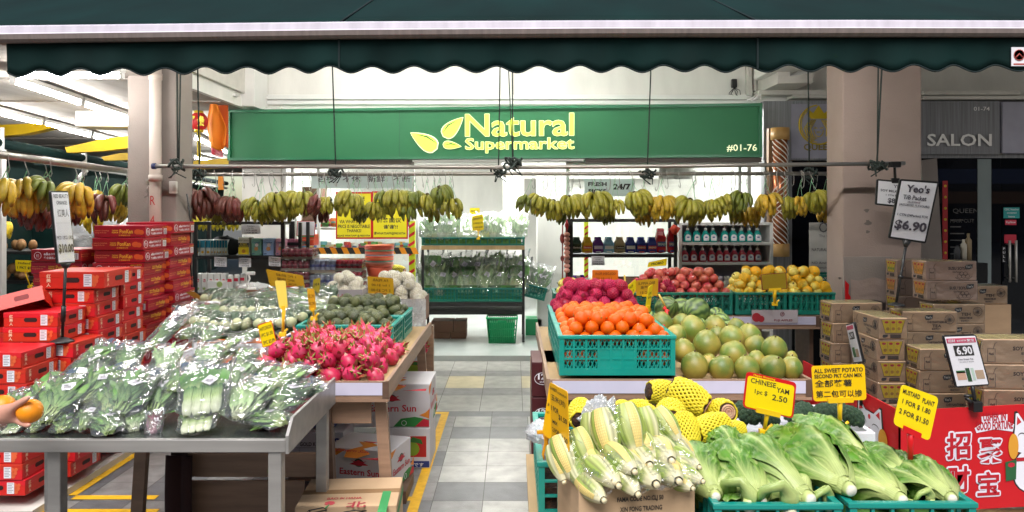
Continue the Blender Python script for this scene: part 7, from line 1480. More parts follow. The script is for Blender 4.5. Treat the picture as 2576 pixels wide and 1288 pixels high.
def apple_carton(label, w, d, h, M, blue=True):
    return carton('pear_carton', label, w, d, h, 'carton_white', M, 'white fruit cartons under the stand', [('f', [(flat('#b8241f'), 'rect', -w*.42, h*.28, w*.42, h*.8), (flat('#7f9a25'), 'poly', circ(-w*.02, h*.48, h*.17, 14), -.0018), (flat('#7f9a25'), 'poly', circ(w*.1, h*.48, h*.17, 14), -.002), (flat('#2f6a2a'), 'poly', [(0, h*.66), (w*.1, h*.78), (w*.3, h*.72), (w*.34, h*.6), (w*.15, h*.64)], -.0022), (flat('#22357a'), 'rect', -w*.49, .006, w*.49, h*.18), ('paper', 'text', '高等果物です', -w*.4, h*.04, w*.8, h*.1, .02)])], tape=False)
xr_ = -.55
apple_carton('white pear carton at the bottom of the aisle side stack', .28, .36, .262, T(xr_-.14, 5.02, .003))
sun_carton('fruit_carton', 'large white carton with red lettering on the aisle side stack', .50, .38, .285, T(xr_-.25, 5.04, .268))
apple_carton('white carton with a red apple panel at the top of the far stack', .24, .3, .2, T(X(1035, 5.75), 5.9, Z(960, 5.75)))
m = MB(); m.box(X(1004, 5.75), 5.77, 0, X(1068, 5.75), 6.05, Z(960, 5.75)-.003); m.build('support_carton', 'carton_white', label='plain white carton under the far stack top', cat='carton')
m = MB(); P = [W(964, 988, 4.85), W(1048, 970, 5.0), W(1000, 960, 5.1), W(975, 965, 5.1)]; m.add(P, [(0, 1, 2, 3)]); m.build('yellow_paper', 'sign_card', label='yellow paper lying over the edge of the lettered carton', cat='paper')
sun_carton('fruit_carton', 'white carton with coloured waves standing askew under the stand', .40, .30, .235, T(-.86, 4.42, .075)@RZ(-14))
m = MB(); m.box(-1.1, 4.26, 0, -.62, 4.58, .072); m.build('floor_board', 'wood_dark', label='low board under the askew carton', cat='board')
t = carton('pear_carton', 'white and blue pear carton under the stand with a snowflake mark', .34, .3, .245, 'carton_white', T(X(797, 4.62), 4.75, Z(1184, 4.62)), 'white fruit cartons under the stand', [('f', [('ink', 'text', 'GOLD KOKO', -.1, .16, .16, .025, .02), (flat('#22357a'), 'poly', circ(.13, .18, .03, 14)), ('paper', 'text', '*', .11, .16, .04, .04, .02), (flat('#22357a'), 'rect', -.169, .004, .169, .06), ('paper', 'text', '一おいしい梨', -.16, .02, .16, .028, .02), ('paper', 'text', '10KG', .1, .03, .05, .02, .02), ('ink', 'line', [(-.16, .075), (.1, .075), (.1, .15), (-.16, .15), (-.16, .075)], .0012), ('ink', 'line', [(-.16, .115), (.1, .115)], .001), ('ink', 'line', [(-.1, .075), (-.1, .15)], .001), (flat('#c4232c'), 'poly', circ(.08, .095, .012, 10))])], tape=False)
m = MB(); m.box(X(735, 4.7), 4.66, Z(1084, 4.6), X(845, 4.7), 4.95, Z(1020, 4.6), bv=.006); m.build('blue_carton', flat('#22357a'), label='blue carton lid lying on the snowflake carton', cat='carton')
m = MB(); m.box(X(735, 4.7), 4.62, 0, X(857, 4.6), 4.95, Z(1184, 4.62)-.004); m.build('floor_board', 'wood_h', label='wooden base board under the snowflake carton', cat='board')
t = carton('fruit_carton', 'battered brown carton with a green band in front of the stand', .46, .36, .33, 'card', T(-.78, 3.56, .01)@RZ(4), None, [('f', [(flat('#2f8f4e'), 'rect', -.229, .25, .229, .29)]), ('r', [(flat('#2f8f4e'), 'rect', -.179, .25, .179, .29)]), ('t', [(flat('#2f8f4e'), 'rect', .15, -.35, .19, -.01), (flat('#b8303a'), 'text', 'BAO BI HANA', -.1, -.1, .16, .025, .02), (flat('#c8404a'), 'poly', circ(-.08, -.14, .025, 7)), (flat('#2f8f4e'), 'line', [(-.08, -.16), (-.09, -.2)], .004), (flat('#a8303a'), 'text', '北', .0, -.2, .09, .07, .02), ('ink', 'line', [(-.16, -.22), (-.1, -.19), (-.08, -.22), (-.14, -.25), (-.16, -.22), (-.17, -.28), (-.12, -.3), (-.16, -.33)], .003), ('ink', 'line', [(.0, -.25), (.05, -.23), (.1, -.24), (.03, -.27), (.02, -.31)], .003)])])
m = MB(); m.box(-.7, 5.7, 0, -.62, 5.76, .8); m.build('stand_post', 'wood', label='wooden post at the far aisle end of the dragon fruit stand', cat='post')
# ------------------------------------------------------------------ shelves by the shop window, left of the door
def rack(name, label, x0, x1, y, d, zs, top, mt='black_metal', th=.03, cols=(), zb=0):
    t = thing(name, label, 'shelf', T(0, 0, 0))
    for z in zs: m = MB(); m.box(x0+.03, y+.004, z-th, x1-.03, y+d, z); m.build('shelf_board', mt, t)
    for x in (x0, x1-.03)+tuple(cols):
        for yy in (y, y+d-.03): m = MB(); m.box(x, yy, zb, x+.03, yy+.03, top); m.build('upright', mt, t)
    return t
Y = 7.0; xa, xb = X(487, Y), X(715, Y)
z1, z2, z3 = Z(644, Y), Z(738, Y), Z(566, Y)
rack('drinks_rack', 'black steel rack of biscuit tins and drink packs by the white shop column', xa, xb, Y, .34, (z1, z2, .35, z3+.03), z3+.03)
rack('narrow_rack', 'narrow black rack end with pink bottles beside the can trays', X(706, 7.2), X(758, 7.2), 7.2, .3, (Z(610, 7.2), z2), z3+.02)
def boxy(name, label, cat, px0, px1, py0, py1, Y, d, col, prints=(), grp=None, gap=.003):
    w = X(px1, Y)-X(px0, Y); h = Z(py0, Y)-Z(py1, Y); t = thing(name, label, cat, T((X(px0, Y)+X(px1, Y))/2, Y+.0, Z(py1, Y)), grp)
    m = MB(); m.box(-w/2+gap, 0, 0, w/2-gap, d, h, bv=min(.008, w*.08)); m.build('pack', flat(col, .35), t)
    by = {}
    for p in prints:
        mb = by.setdefault(p[0], MB())
        if p[1] == 'r': mb.box(-w/2+w*p[2], -.0015, h*p[3], -w/2+w*p[4], -.0003, h*p[5])
        elif p[1] == 't': mb.text(p[2], -w/2+w*p[3], h*p[4], w*p[5], h*p[6], 0, -.0028, .03)
        elif p[1] == 'c': mb.prism([(-w/2+w*a, h*b) for a, b in circ(p[2], p[3], p[4], 12, p[4]*w/h)], -.0022, -.0003)
    for k, mb in by.items(): mb.build('printed_panel', flat(k, .4), t)
    return t
boxy('biscuit_tin', 'white and yellow cream cracker tin on the upper black shelf', 'biscuit tin', 598, 628, 597, 643, 7.02, .13, '#d9d8c6', [('#1c2a3a', 'r', .06, .46, .94, .7), ('#e8cf1f', 'r', .06, .06, .94, .46), ('#e8cf1f', 't', 'Cream', .2, .6, .6, .09), ('#e8cf1f', 't', 'Crackers', .12, .49, .76, .09), ('#8d8f80', 't', 'HUP SENG', .1, .78, .8, .1), ('#c88a2a', 'c', .5, .24, .16)])
for a, b, c, n in ((631, 658, '#7fb5a4', 'green'), (660, 690, '#9dbde6', 'blue'), (692, 716, '#d99fb4', 'pink')):
    boxy('biscuit_pack', f'pale {n} biscuit packet next to the cracker tin', 'biscuit packet', a, b, 600, 643, 7.03, .1, c, [('#dfa05e', 'c', .5, .4, .18), ('#f0ecec', 'c', .55, .62, .16), ('#46608a', 't', 'Cracker', .15, .72, .7, .1), ('#46608a', 'r', .1, .08, .35, .14)])
for i in range(9):
    boxy('pink_bottle', 'pink bottle in a row on the narrow black rack, one of several alike', 'bottle', 719+i*4.2, 723+i*4.2, 601, 609+13, 7.22+.02*(i % 2), .03, '#d987a8', (), 'pink bottles on the narrow rack', .001)
for i in range(9):
    a = 489+i*(14 if i < 3 else 7)+(20 if i >= 3 else 0)
    boxy('milk_carton', f'white drink carton with a teal panel, {ORD[i] if i else "first"} from the pillar on the upper black shelf', 'drink carton', a, a+(13 if i < 3 else 7), 603, 643, 7.02+.015*i, .07, '#dfe6e6', [('#2a8aa6', 'r', .05, .5, .95, .95), ('#d9a92c', 'c', .5, .22, .25)])
for i in range(5):
    a = 490+i*16
    boxy('coconut_carton', f'white coconut drink carton, {ORD[i] if i else "first"} from the pillar on the lower black shelf', 'drink carton', a, a+15, 688, 735, 7.02, .07, '#e3e3df', [('#c2203c', 'c', .55, .62, .26), ('#f4f4f2', 't', 'Vico', .25, .57, .6, .1), ('#9db36a', 'c', .5, .2, .25), ('#e3e3df', 'c', .5, .26, .16)])
boxy('drink_case', 'white case under the coconut cartons with a coconut half printed', 'drink case', 520, 574, 706, 737, 7.0, .02, '#e0e0de', [('#9db36a', 'c', .6, .7, .14), ('#7a7a78', 'r', .15, .2, .45, .26)])
for i in range(3):
    m = MB(); Yk = 7.02; r = X(14, Yk)-X(0, Yk); r *= .5; h = Z(691, Yk)-Z(735, Yk); m.lathe([(r*.85, 0), (r, h*.04), (r, h*.9), (r*.8, h)], 18)
    t = thing('drink_can', ['large white drink can with a red leaf logo, nearest', 'white drink can behind the large one', 'white drink can farthest in its row'][i], 'can', T(X(580+i*10, Yk), Yk+.06*i, Z(735, Yk))); m.build('can', flat('#dcded8', .25), t)
    m = MB(); m.box(-.02, -r*1.03, h*.6, .02, -r*.97, h*.78); m.build('logo_print', flat('#c2203c'), t)
for i in range(4):
    m = MB(); Yk = 7.05; m.lathe([(.042, 0), (.044, .004), (.044, .05), (.042, .054)], 18, 0, T(0, 0, 0)); t = thing('food_tin', f'low red and blue food tin, {ORD[i] if i else "first"} in the row behind the white clip', 'tin', T(X(600+i*18, Yk), Yk+.04, Z(736, Yk)))
    m.build('tin', flat(['#b8302a', '#27386e', '#b8302a', '#c04a34'][i], .3), t); m = MB(); m.lathe([(.0445, .016), (.0446, .036)], 18); m.build('label_band', 'paper', t)
def tag_paper(label, px0, py0, px1, py1, Y, lines, tilt=0):
    t = placard('price_tag', label, [(px0, py0), (px1, py0+tilt), (px1, py1+tilt), (px0, py1)], Y, lines, card='paper', ink=flat('#55525c'), clip=None, r=.002, cat='price tag')
L2 = [('Crackers', .2, .76, .6, .12), ('Can Mix', .3, .56, .4, .1), ('1 FOR $3.00', .15, .3, .7, .16), ('2 FOR $5.00', .15, .06, .7, .16)]
tag_paper('white price tag above the cracker tin', 607, 564, 655, 589, 6.98, L2)
tag_paper('white price tag on the black shelf nearest the pillar', 539, 646, 570, 670, 6.97, L2, 1); tag_paper('white price tag on the black shelf under the cracker tin', 601, 649, 631, 672, 6.97, L2, 0); tag_paper('white price tag on the black shelf under the pink packet', 676, 645, 706, 668, 6.97, L2, 2)
m = MB(); m.ball(1, 22, 14, fn=lambda d: Vector((d.x*.14, d.y*.1, d.z*.1))*(1+.4*abs(nz(d*4)))); m.build('dark_sack', mat('sack', C('#2c2f33', .7), .8, var=.4), None, T(*W(565, 622, 7.25)), label='dark crumpled sacks on the upper black shelf', cat='sack')
m = MB(); m.box(X(620, 7.36), 7.38, Z(738, 7.36), X(706, 7.36), 7.4, Z(600, 7.36)); m.build('back_panel', flat('#8d9392', .3, .7), label='grey panel behind the black drinks rack', cat='panel')
# trays of cans
def can_tray(label, px0, px1, py0, py1, Y, col, d=.26, top='#c9c4c6'):
    w = X(px1, Y)-X(px0, Y); h = Z(py0, Y)-Z(py1, Y); t = thing('can_tray', label, 'can tray', T((X(px0, Y)+X(px1, Y))/2, Y, Z(py1, Y)), 'trays of canned drinks')
    n = 5; r = w/n/2; nr = max(2, int(d/(2*r)))
    for i in range(n):
        for j in range(nr):
            if 0 < j and 0 < i < n-1: 
                pass
            k = (round(r, 4), round(h, 3), col)
            if k not in CRT:
                m = MB(); m.s = []; m.lathe([(r*.8, h*.06), (r*.97, h*.1), (r*.97, h*.84), (r*.72, h*.96), (r*.7, h*.93)], 14, 0); m.lathe([(0, h*.93), (r*.7, h*.93)], 14, 1)
                m.lathe([(r*.975, h*.42), (r*.98, h*.62)], 14, 2); CRT[k] = m.mesh('can', [flat(col, .25), 'steel', flat('#8f4a55' if col[1] != 'a' or col[2] == '8' else '#5668a8', .3)])
            put('can', CRT[k], t, T(-w/2+r+2*r*i, r+2*r*j, 0))
    m = MB(); m.box(-w/2-.003, -.003, 0, w/2+.003, nr*2*r+.003, h*.22); m.build('tray', flat('#8a7f72'), t)
    m = MB(); m.box(-w/2-.005, -.005, h*.1, w/2+.005, nr*2*r+.005, h*.98, bv=.008); m.build('shrink_wrap', 'wrap', t)
for q in (('tray of maroon cans, topmost of its stack beside the narrow rack', 707, 785, 625, 652, 6.95, '#7e2638'), ('tray of maroon cans, second in its stack beside the narrow rack', 707, 776, 654, 681, 6.95, '#7e2638'), ('tray of maroon cans, third in its stack beside the narrow rack', 707, 776, 683, 710, 6.95, '#7e2638'), ('tray of maroon cans, lowest in its stack beside the narrow rack', 707, 776, 712, 740, 6.95, '#7e2638'), ('tray of silver blue cans, upper of its stack', 778, 842, 652, 687, 7.0, '#a9b3cc'), ('tray of silver blue cans, lower of its stack', 778, 842, 690, 726, 7.0, '#a9b3cc'),
          ('tray of crimson cans, upper of its stack by the orange baskets', 844, 910, 653, 681, 7.05, '#b3263c'), ('tray of crimson cans, lower of its stack by the orange baskets', 844, 910, 683, 708, 7.05, '#b3263c'), ('tray of crimson cans behind the white netted pears', 844, 914, 711, 738, 7.05, '#a8344a')): can_tray(*q)
m = MB(); m.box(X(707, 6.95), 6.95, 0, X(914, 7.05), 7.4, Z(741, 6.95)); m.build('can_plinth', 'black_metal', label='dark plinth under the trays of cans', cat='plinth')
t = thing('basket_stack', 'stack of orange plastic baskets beside the yellow notices', 'basket stack', T(X(947, 7.0), 7.16, Z(702, 7.0))); cs = ['#ef6a4c', '#e9825e', '#f0a090', '#7ab0a0', '#ef6a4c', '#e88a50', '#ef6a4c', '#a8a0b0', '#f0805e', '#ef6a4c', '#7fae8c', '#ee7050', '#f0604a', '#ef6a4c']
r0 = X(38, 7.0)-X(0, 7.0)
for i, c in enumerate(cs):
    z0 = .11+i*(Z(618, 7.0)-Z(702, 7.0)-.11)/len(cs); hh = (Z(618, 7.0)-Z(702, 7.0)-.11)/len(cs); k = 1+.06*i/len(cs)
    m = MB()
    if i == 0: m.lathe([(r0*.72, 0), (r0*.86, .09), (r0*.88, .105)], 24, 0)
    m.lathe([(r0*.9*k, z0), (r0*.94*k, z0+hh*.3), (r0*.94*k, z0+hh*.85), (r0*.90*k, z0+hh*.98)], 24, 0); m.build('basket', flat(c, .35), t)
boxy('basket_pile', 'small pile of red and green baskets under the red framed sheet', 'basket pile', 749, 790, 590, 618, 7.6, .2, '#d2432e', [('#4fae6a', 'r', 0, .78, 1, .95), ('#e0805a', 'r', 0, .5, 1, .62)])
# notices on the glass
def notice(label, px0, px1, py0, py1, lines, Y=8.28):
    t = placard('notice', label, [(px0, py0), (px1, py0), (px1, py1), (px0, py1)], Y, lines, card='notice_yellow' if 'notice_yellow' in MATS else mat('notice_yellow', C('#f2e51a', .92), .5, var=.03), edge='sign_red', clip=None, r=0, cat='notice')
notice('yellow handwritten notice in English with a red border on the glass', 845, 936, 483, 601, [('WELCOME', .2, .82, .6, .08), ('ORDER NOW', .2, .64, .6, .07), ('VIA WHATSAPP', .1, .33, .65, .075), ('PRICE IS NEGOTIABLE', .06, .23, .88, .075), ('THANKS!', .3, .14, .4, .07), ('PLEASE WHATSAPP @ 9833 0754', .04, .04, .9, .05)])
notice('yellow handwritten notice in Chinese with a red border on the glass', 936, 1026, 481, 601, [('欢迎', .45, .84, .4, .09), ('批发', .3, .52, .35, .09), ('价格面议', .12, .34, .7, .1), ('谢谢!!', .22, .21, .6, .09), ('请WHATSAPP@98330754', .05, .08, .88, .07)])
t = placard('poster', 'red framed white product sheet left of the yellow notices', [(748, 556), (794, 556), (792, 593), (746, 593)], 7.5, [], card='paper', edge='sign_red', clip=None, cat='poster', r=0)
t = placard('poster', 'pale translucent sheet with large Chinese characters on the glass', [(783, 437), (1036, 437), (1036, 474), (783, 474)], 8.27, [('百夜', .06, .42, .18, .45, .015), ('不休', .31, .42, .18, .45, .015), ('新鲜', .555, .42, .18, .45, .015), ('不断', .81, .42, .18, .45, .015)], card=mat('pale_film', C('#cfe0dc', .85), .3, var=.03), ink='ink_grey', clip=None, cat='poster', r=0)
t = placard('poster', 'white poster reading fresh picks 24/7 on the window over the bananas', [(1470, 450), (1596, 450), (1596, 494), (1470, 494)], 8.27, [('FRESH', .06, .58, .4, .24, .045), ('PICKS', .07, .18, .38, .24, .045), ('24/7', .55, .38, .4, .34, .045)], card='pale_film', clip=None, cat='poster', r=0)
m = MB()
m = MB(); m.box(X(760, 8.9), 8.9, Z(560, 8.9), X(806, 8.9), 9.2, Z(470, 8.9)); m.build('high_carton', 'card_brown', label='brown cartons stacked high inside the glass by the notices', cat='carton')
# wall shelf of bright snacks behind the notices
t = rack('snack_shelf', 'long white shelf of bright snacks behind the yellow notices', X(740, 9.2), X(1045, 9.2), 9.2, .3, (Z(572, 9.2), Z(632, 9.2), .85), Z(480, 9.2), 'white_paint')
rk = random.Random(4); cs = ['#d84a3c', '#e3b52e', '#4a7fb8', '#e8e0d6', '#5aa04a', '#c9587e', '#e0793a', '#ead9a0', '#6fb0b8']
for row, (py, n) in enumerate(((571, 26), (631, 28))):
    for i in range(n):
        px = 765+i*(275/n); hh = rk.uniform(14, 24)
        t = thing('snack_bag', f'{["upper", "lower"][row]} row snack bag behind the notices, one of a long mixed row', 'snack', T(X(px, 9.22), 9.22+rk.uniform(0, .05), Z(py, 9.22)), ['snacks on the upper row', 'snacks on the lower row'][row])
        m = MB(); w = .045; h = hh/F_*9.2; c = rk.choice(cs)
        m.grid(lambda u, v: ((u-.5)*2*w*(.9+.1*math.sin(v*3)), -.028*math.sin(u*PI)*math.sin(v*PI), h*v), 6, 6, 0); m.build('bag', flat(c, .35), t)
        m = MB(); m.box(-w*.6, -.031, h*.45, w*.6, -.0285, h*.65); m.build('label_print', flat(rk.choice(cs)), t)
t = thing('hazard_tape', 'black and orange striped barrier tape across the glass', 'barrier tape', T(0, 7.95, 0)); Yh = 7.95
m = MB(); m.box(X(793, Yh), 0, Z(639, Yh), X(1046, Yh), .006, Z(623, Yh)); m.build('tape', 'ink', t)
m = MB()
for k in range(9):
    a = 800+k*29
    if a < 1046: m.prism([(X(a, Yh), Z(623, Yh)), (X(a+14, Yh), Z(623, Yh)), (X(a+22, Yh), Z(639, Yh)), (X(a+8, Yh), Z(639, Yh))], -.002, -.0005)
m.build('stripe', flat('#f09a12'), t)
def hpole(label, px, w, py0, py1, Y):
    t = thing('hazard_pole', label, 'hazard pole', T(X(px, Y), Y, 0)); hw = (X(w, Y)-X(0, Y))/2; z0, z1 = Z(py1, Y), Z(py0, Y)
    m = MB(); m.box(-hw, 0, z0, hw, .06, z1); m.build('post', flat('#cfe021', .4), t)
    m = MB(); z = z0+.03; st = hw*3.1
    while z+hw*2.4 < z1: m.prism([(-hw, z), (hw, z+hw*1.3), (hw, z+hw*2.4), (-hw, z+hw*1.1)], -.002, -.0005); z += st
    m.build('stripe', flat('#cf1f2a'), t)
hpole('red and yellow striped pole beside the doorway greens rack', 1036, 15, 556, 722, 8.0); hpole('red and yellow striped pole seen through the bread rack', 1475, 10, 552, 740, 8.1)
t = thing('freezer', 'low white freezer inside the glass by the striped pole', 'freezer', T(0, 0, 0)); m = MB(); m.box(X(960, 8.7), 8.75, .06, X(1040, 8.7), 9.15, Z(700, 8.7), bv=.02); m.build('body', 'white_paint', t); m = MB(); m.box(X(960, 8.7), 8.745, Z(700, 8.7), X(1040, 8.7), 9.15, Z(694, 8.7)); m.build('lid', flat('#9aa4a6', .2), t)
dup(YM, aim(W(1000, 682, 8.6), (1, -.3, -.1), 1.15), 'netted yam on the freezer inside the glass', 'yams in yellow foam nets')
# ------------------------------------------------------------------ greens rack in the doorway
Yg = 9.1; xa, xb = X(1060, Yg), X(1320, Yg); zA, zB = Z(618, Yg), Z(760, Yg)
t = rack('greens_rack', 'rack of bagged greens standing in the shop doorway', xa, xb, Yg, .6, (zA, zB, .45), zA-.02, 'black_metal', .05, (), .06)
m = MB(); m.box(xa, Yg-.004, zA-.05, xb, Yg+.002, zA+.0); m.build('shelf_edge', 'ply', t)
cgr = 'teal crates on the doorway greens rack'
crate(xb-xa, .5, .1, 'green_dark_crate', 'long low green crate on the upper board of the doorway rack', T(xa, Yg+.02, zA+.003), cgr, 14, 1, 0, False)
w3 = (xb-xa)/3-.006
for i in range(3): crate(w3, .5, .17, 'green_dark_crate', f'green crate on the lower board of the doorway rack, {["nearest the striped pole", "middle one", "nearest the white column"][i]}', T(xa+i*(w3+.006), Yg+.01, zB+.003), cgr, 9, 3, 1, False)
m = MB()
rk = random.Random(15)
for i in range(15):
    dup(BGP[rk.choice(['pale', 'leafy2', 'pale2', 'leafy'])], T(xa+.07+i*(xb-xa-.14)/14, Yg+.06+.03*rk.random(), zA+.08)@RZ(rk.uniform(-12, 12))@RX(48+rk.uniform(-12, 12))@S(.95), f'bagged greens in the upper doorway crate, one of many alike', 'greens on the upper doorway rack')
for i in range(18):
    dup(BGP[rk.choice(['pale', 'pale2', 'choi', 'choi'])], T(xa+.08+(i % 9)*(xb-xa-.16)/8, Yg+.06+.05*rk.random()+.14*(i // 9), zB+.09+.12*(i // 9))@RZ(rk.uniform(-14, 14))@RX(58+rk.uniform(-12, 12))@S(1.15), 'bagged greens in the lower doorway crates, one of many alike', 'greens on the lower doorway rack')
for k in range(2):
    m = MB(); m.box(xa+.04, Yg+.06, [zA+.01, zB+.012][k], xb-.04, Yg+.5, [zA+.1, zB+.2][k]); m.build('greens_filling', 'leaf_dark_fill', label=['lower layer of greens in the upper doorway crate', 'lower layer of greens in the lower doorway crates'][k], cat='greens layer')
placard('price_sign', 'small yellow card on a stand over the doorway greens', [(1187, 544), (1215, 538), (1217, 578), (1189, 580)], 9.0, [('SPINACH', .1, .7, .8, .13), ('1 FOR $1.20', .1, .4, .8, .13), ('3 FOR $3.50', .1, .12, .8, .13)], stem=(1203, 600))
placard('price_sign', 'small yellow card farther back over the doorway greens', [(1182, 523), (1207, 523), (1207, 542), (1182, 542)], 9.5, [('PKT $1', .1, .4, .8, .3)], clip=None)
M = T(X(1318, 9.2), 9.2, Z(745, 9.2))@RY(14)
crate(.26, .5, .16, 'green_dark_crate', 'tilted green crate at the column end of the doorway rack', M, None, 5, 3, 1, False)
for k in range(3): dup(BGP[['dark', 'dark2', 'dark'][k]], M@T(.06+.07*k, .1, .1)@RX(60)@S(.9), ['dark bag in the tilted crate, left', 'dark bag in the tilted crate, middle', 'dark bag in the tilted crate, right'][k].replace(', left', ', pole side').replace(', right', ', column side'), 'dark bags in the tilted crate')
t = thing('basket', 'tall bright green plastic basket on the shop floor', 'basket', T(X(1263, 9.0), 9.15, .063)); w, h = (X(1302, 9.0)-X(1225, 9.0))/2, Z(797, 9.0)-Z(862, 9.0)
m = MB()
for i in range(15):
    for s, ax in ((-1, 'x'), (1, 'x'), (-1, 'y'), (1, 'y')):
        u = -1+2*i/14
        a = (u*w*.85, s*.15*.9) if ax == 'x' else (s*w*.85, u*.15*.9); b = (u*w, s*.15) if ax == 'x' else (s*w, u*.15); m.tube([(a[0], a[1], 0), (b[0], b[1], h)], .006, 4)
for z in (.01, .25, .55, .97):
    k = .85+.15*z; m.tube([(-w*k, -.15*k, h*z), (w*k, -.15*k, h*z), (w*k, .15*k, h*z), (-w*k, .15*k, h*z), (-w*k, -.15*k, h*z)], .008 if z < .9 else .014, 4)
m.box(-w*.85, -.13, 0, w*.85, .13, .01); m.build('mesh_side', 'green_basket', t)
m = MB(); m.box(-w*.3, -.165, h*.8, w*.3, -.15, h*.9); m.build('handle', 'green_basket', t)
m = MB(); m.box(-w*.8, -.125, .012, w*.8, .125, h*.8); m.build('liner', 'green_basket', t)
for i, (a, b, c, d) in enumerate(((1085, 1140, 808, 835), (1142, 1172, 808, 835), (1090, 1132, 836, 860), (1134, 1172, 836, 860))):
    plain('rack_carton', ['brown carton low under the doorway rack, upper by the pole', 'brown carton low under the doorway rack, upper by the basket', 'brown carton on the floor under the doorway rack, by the pole', 'brown carton on the floor under the doorway rack, by the basket'][i], a, c, b, d, 9.35, .3, 'card_brown', (), False)
m = MB(); m.box(X(1322, 9.7), 9.6, .06, X(1362, 9.7), 9.9, Z(800, 9.7)); m.build('green_bin', 'green_basket', label='green bin by the white column inside the shop', cat='bin')
# ------------------------------------------------------------------ bread rack and soap shelf right of the door
Yb = 7.1; xa, xb = X(1428, Yb), X(1704, Yb)
t = rack('bread_rack', 'black rack of wrapped bread by the shop window', xa, xb, Yb, .3, (Z(640, Yb), Z(760, Yb), Z(556, Yb)+.02), Z(552, Yb))
m = MB(); m.box(xa-.005, Yb-.01, 0, xa+.05, Yb+.02, Z(552, Yb)); m.build('upright', 'black_metal', t)
bc = [('#27402e', '#1d2d24', 'dark green'), ('#e0b020', '#d9541c', 'yellow'), ('#5a2a7a', '#d9d0e6', 'purple'), ('#7fb8dc', '#e9eef2', 'pale blue'), ('#b8a67c', '#5a4a2a', 'tan'), ('#2a3a8c', '#e8e8ee', 'blue, green topped'), ('#2c3c96', '#d23a2a', 'blue and red, first'), ('#34409c', '#cf3a3a', 'blue and red, second'), ('#c8283a', '#2c3c96', 'tall red'), ('#c8283a', '#32419a', 'tall red, farther')]
for i, (c1, c2, n) in enumerate(bc):
    a = 1441+i*27.2 if i < 8 else 1654+(i-8)*29; tall = i >= 8; Yk = Yb+.02; w = (X(27, Yk)-X(0, Yk))*.48; h = (Z(575 if tall else 597, Yk)-Z(638, Yk))
    t = thing('bread_loaf', f'wrapped bread loaf in {n} plastic on the black rack', 'bread', T(X(a+10, Yk), Yk+.06, Z(638, Yk)), 'wrapped loaves on the bread rack')
    m = MB()
    def lf(u, v, w=w, h=h, i=i):
        an = 2*PI*v; k = 1 if u < .62 else 1-(u-.62)/.38*.55; e = .3
        cx = math.copysign(abs(math.cos(an))**e, math.cos(an)); sy = math.copysign(abs(math.sin(an))**e, math.sin(an)); n_ = 1+.10*nz((cx*2, sy*2, u*7+i*3))*(.4+u)
        if u == 0: return (0, 0, 0)
        k = k*(1 if u < .9 else 1.25)
        return (w*cx*k*n_, .06*sy*k*n_, h*u)
    m.grid(lf, 16, 22); m.build('wrapper', flat(c1, .25), t)
    m = MB(); m.box(-w*.8, -.066, h*.28, w*.8, -.061, h*.48); m.box(-w*.5, -.066, h*.08, w*.5, -.061, h*.14); m.build('label_print', flat(c2, .3), t)
    m = MB(); m.text('Gardenia' if i < 6 else 'BREAD', -w*.7, h*.33, w*1.4, h*.1, 0, -.069, .03); m.build('lettering', flat('#e9e4da'), t)
tag_paper('white price tag hanging under the bread shelf', 1488, 644, 1521, 667, Yb-.02, L2)
for i, (a, b, col, l) in enumerate(((1432, 1486, '#5a2a8a', 'purple wrapped buns'), (1625, 1690, '#d9682a', 'orange wrapped buns'))):
    plain('bun_box', f'open carton of {l} low on the bread rack', a, 722, b, 757, Yb+.0, .26, 'card_pink')
    for k in range(14):
        p = (X(a+4, Yb)+(X(b-4, Yb)-X(a+4, Yb))*((k % 5)+.5)/5, Yb+.06+.05*(k // 5), Z(716-(k // 5)*6, Yb)); m = MB(); m.ball(1, 9, 7, fn=lambda d, k=k: Vector((d.x*.035, d.y*.03, d.z*.03))*(1+.45*nz(d*2.6+Vector((k*3., i, 0)))))
        t = thing('bun_pack', f'{l.split()[0]} wrapped bun in the open carton, one of a heap', 'bun', T(*p), f'{l} in the carton'); m.build('wrapper', flat(col, .25) if k % 3 else flat('#e8dcd2', .25), t)
plain('dark_box', 'dark brown carton between the bun cartons on the bread rack', 1548, 700, 1618, 757, Yb+.03, .2, 'card_brown'); plain('red_white_box', 'white and red box between the bun cartons', 1520, 736, 1560, 757, Yb-.0, .05, flat('#c9b0a6'))
t = thing('bead_string', 'hanging string of pink wooden beads with a red tassel by the bread rack', 'bead string', T(X(1426, 7.0), 7.0, 0))
for k in range(9): m = MB(); m.ball((.03, .03, .024), 12, 8, 0, T(0, 0, Z(590+k*11.3, 7.0))); m.build('bead', flat('#d99a8a', .4), t)
m = MB(); m.tube([(0, 0, Z(552, 7.0)), (0, 0, Z(770, 7.0))], .004, 5); m.build('cord', flat('#a8242a'), t)
m = MB(); m.lathe([(.008, Z(770, 7.0)), (.025, Z(745, 7.0)), (.01, Z(722, 7.0))], 10); m.lathe([(.006, Z(580, 7.0)), (.02, Z(566, 7.0)), (.006, Z(555, 7.0))], 10); m.build('tassel', flat('#b8202a'), t)
t = thing('red_charm', 'red hanging charm with a long tassel behind the bead string', 'charm', T(X(1415, 7.1), 7.1, 0)); m = MB(); m.tube([(0, 0, Z(560, 7.1)), (0, 0, Z(720, 7.1))], .006, 5); m.ball((.025, .012, .05), 10, 8, 0, T(0, 0, Z(600, 7.1))); m.ball((.02, .012, .03), 10, 8, 0, T(0, 0, Z(650, 7.1))); m.build('charm', flat('#8f3a34'), t)
placard('price_sign', 'little yellow card hanging by the bead string', [(1412, 700), (1434, 696), (1436, 715), (1414, 719)], 7.05, [], clip=None)
m = MB(); m.tube([W(1690, 570, 7.05), W(1700, 578, 7.05), W(1696, 590, 7.05)], [.03, .05, .02], 8); m.build('red_bow', flat('#d8442a'), label='red and gold bow tied at the end of the bread rack', cat='bow')
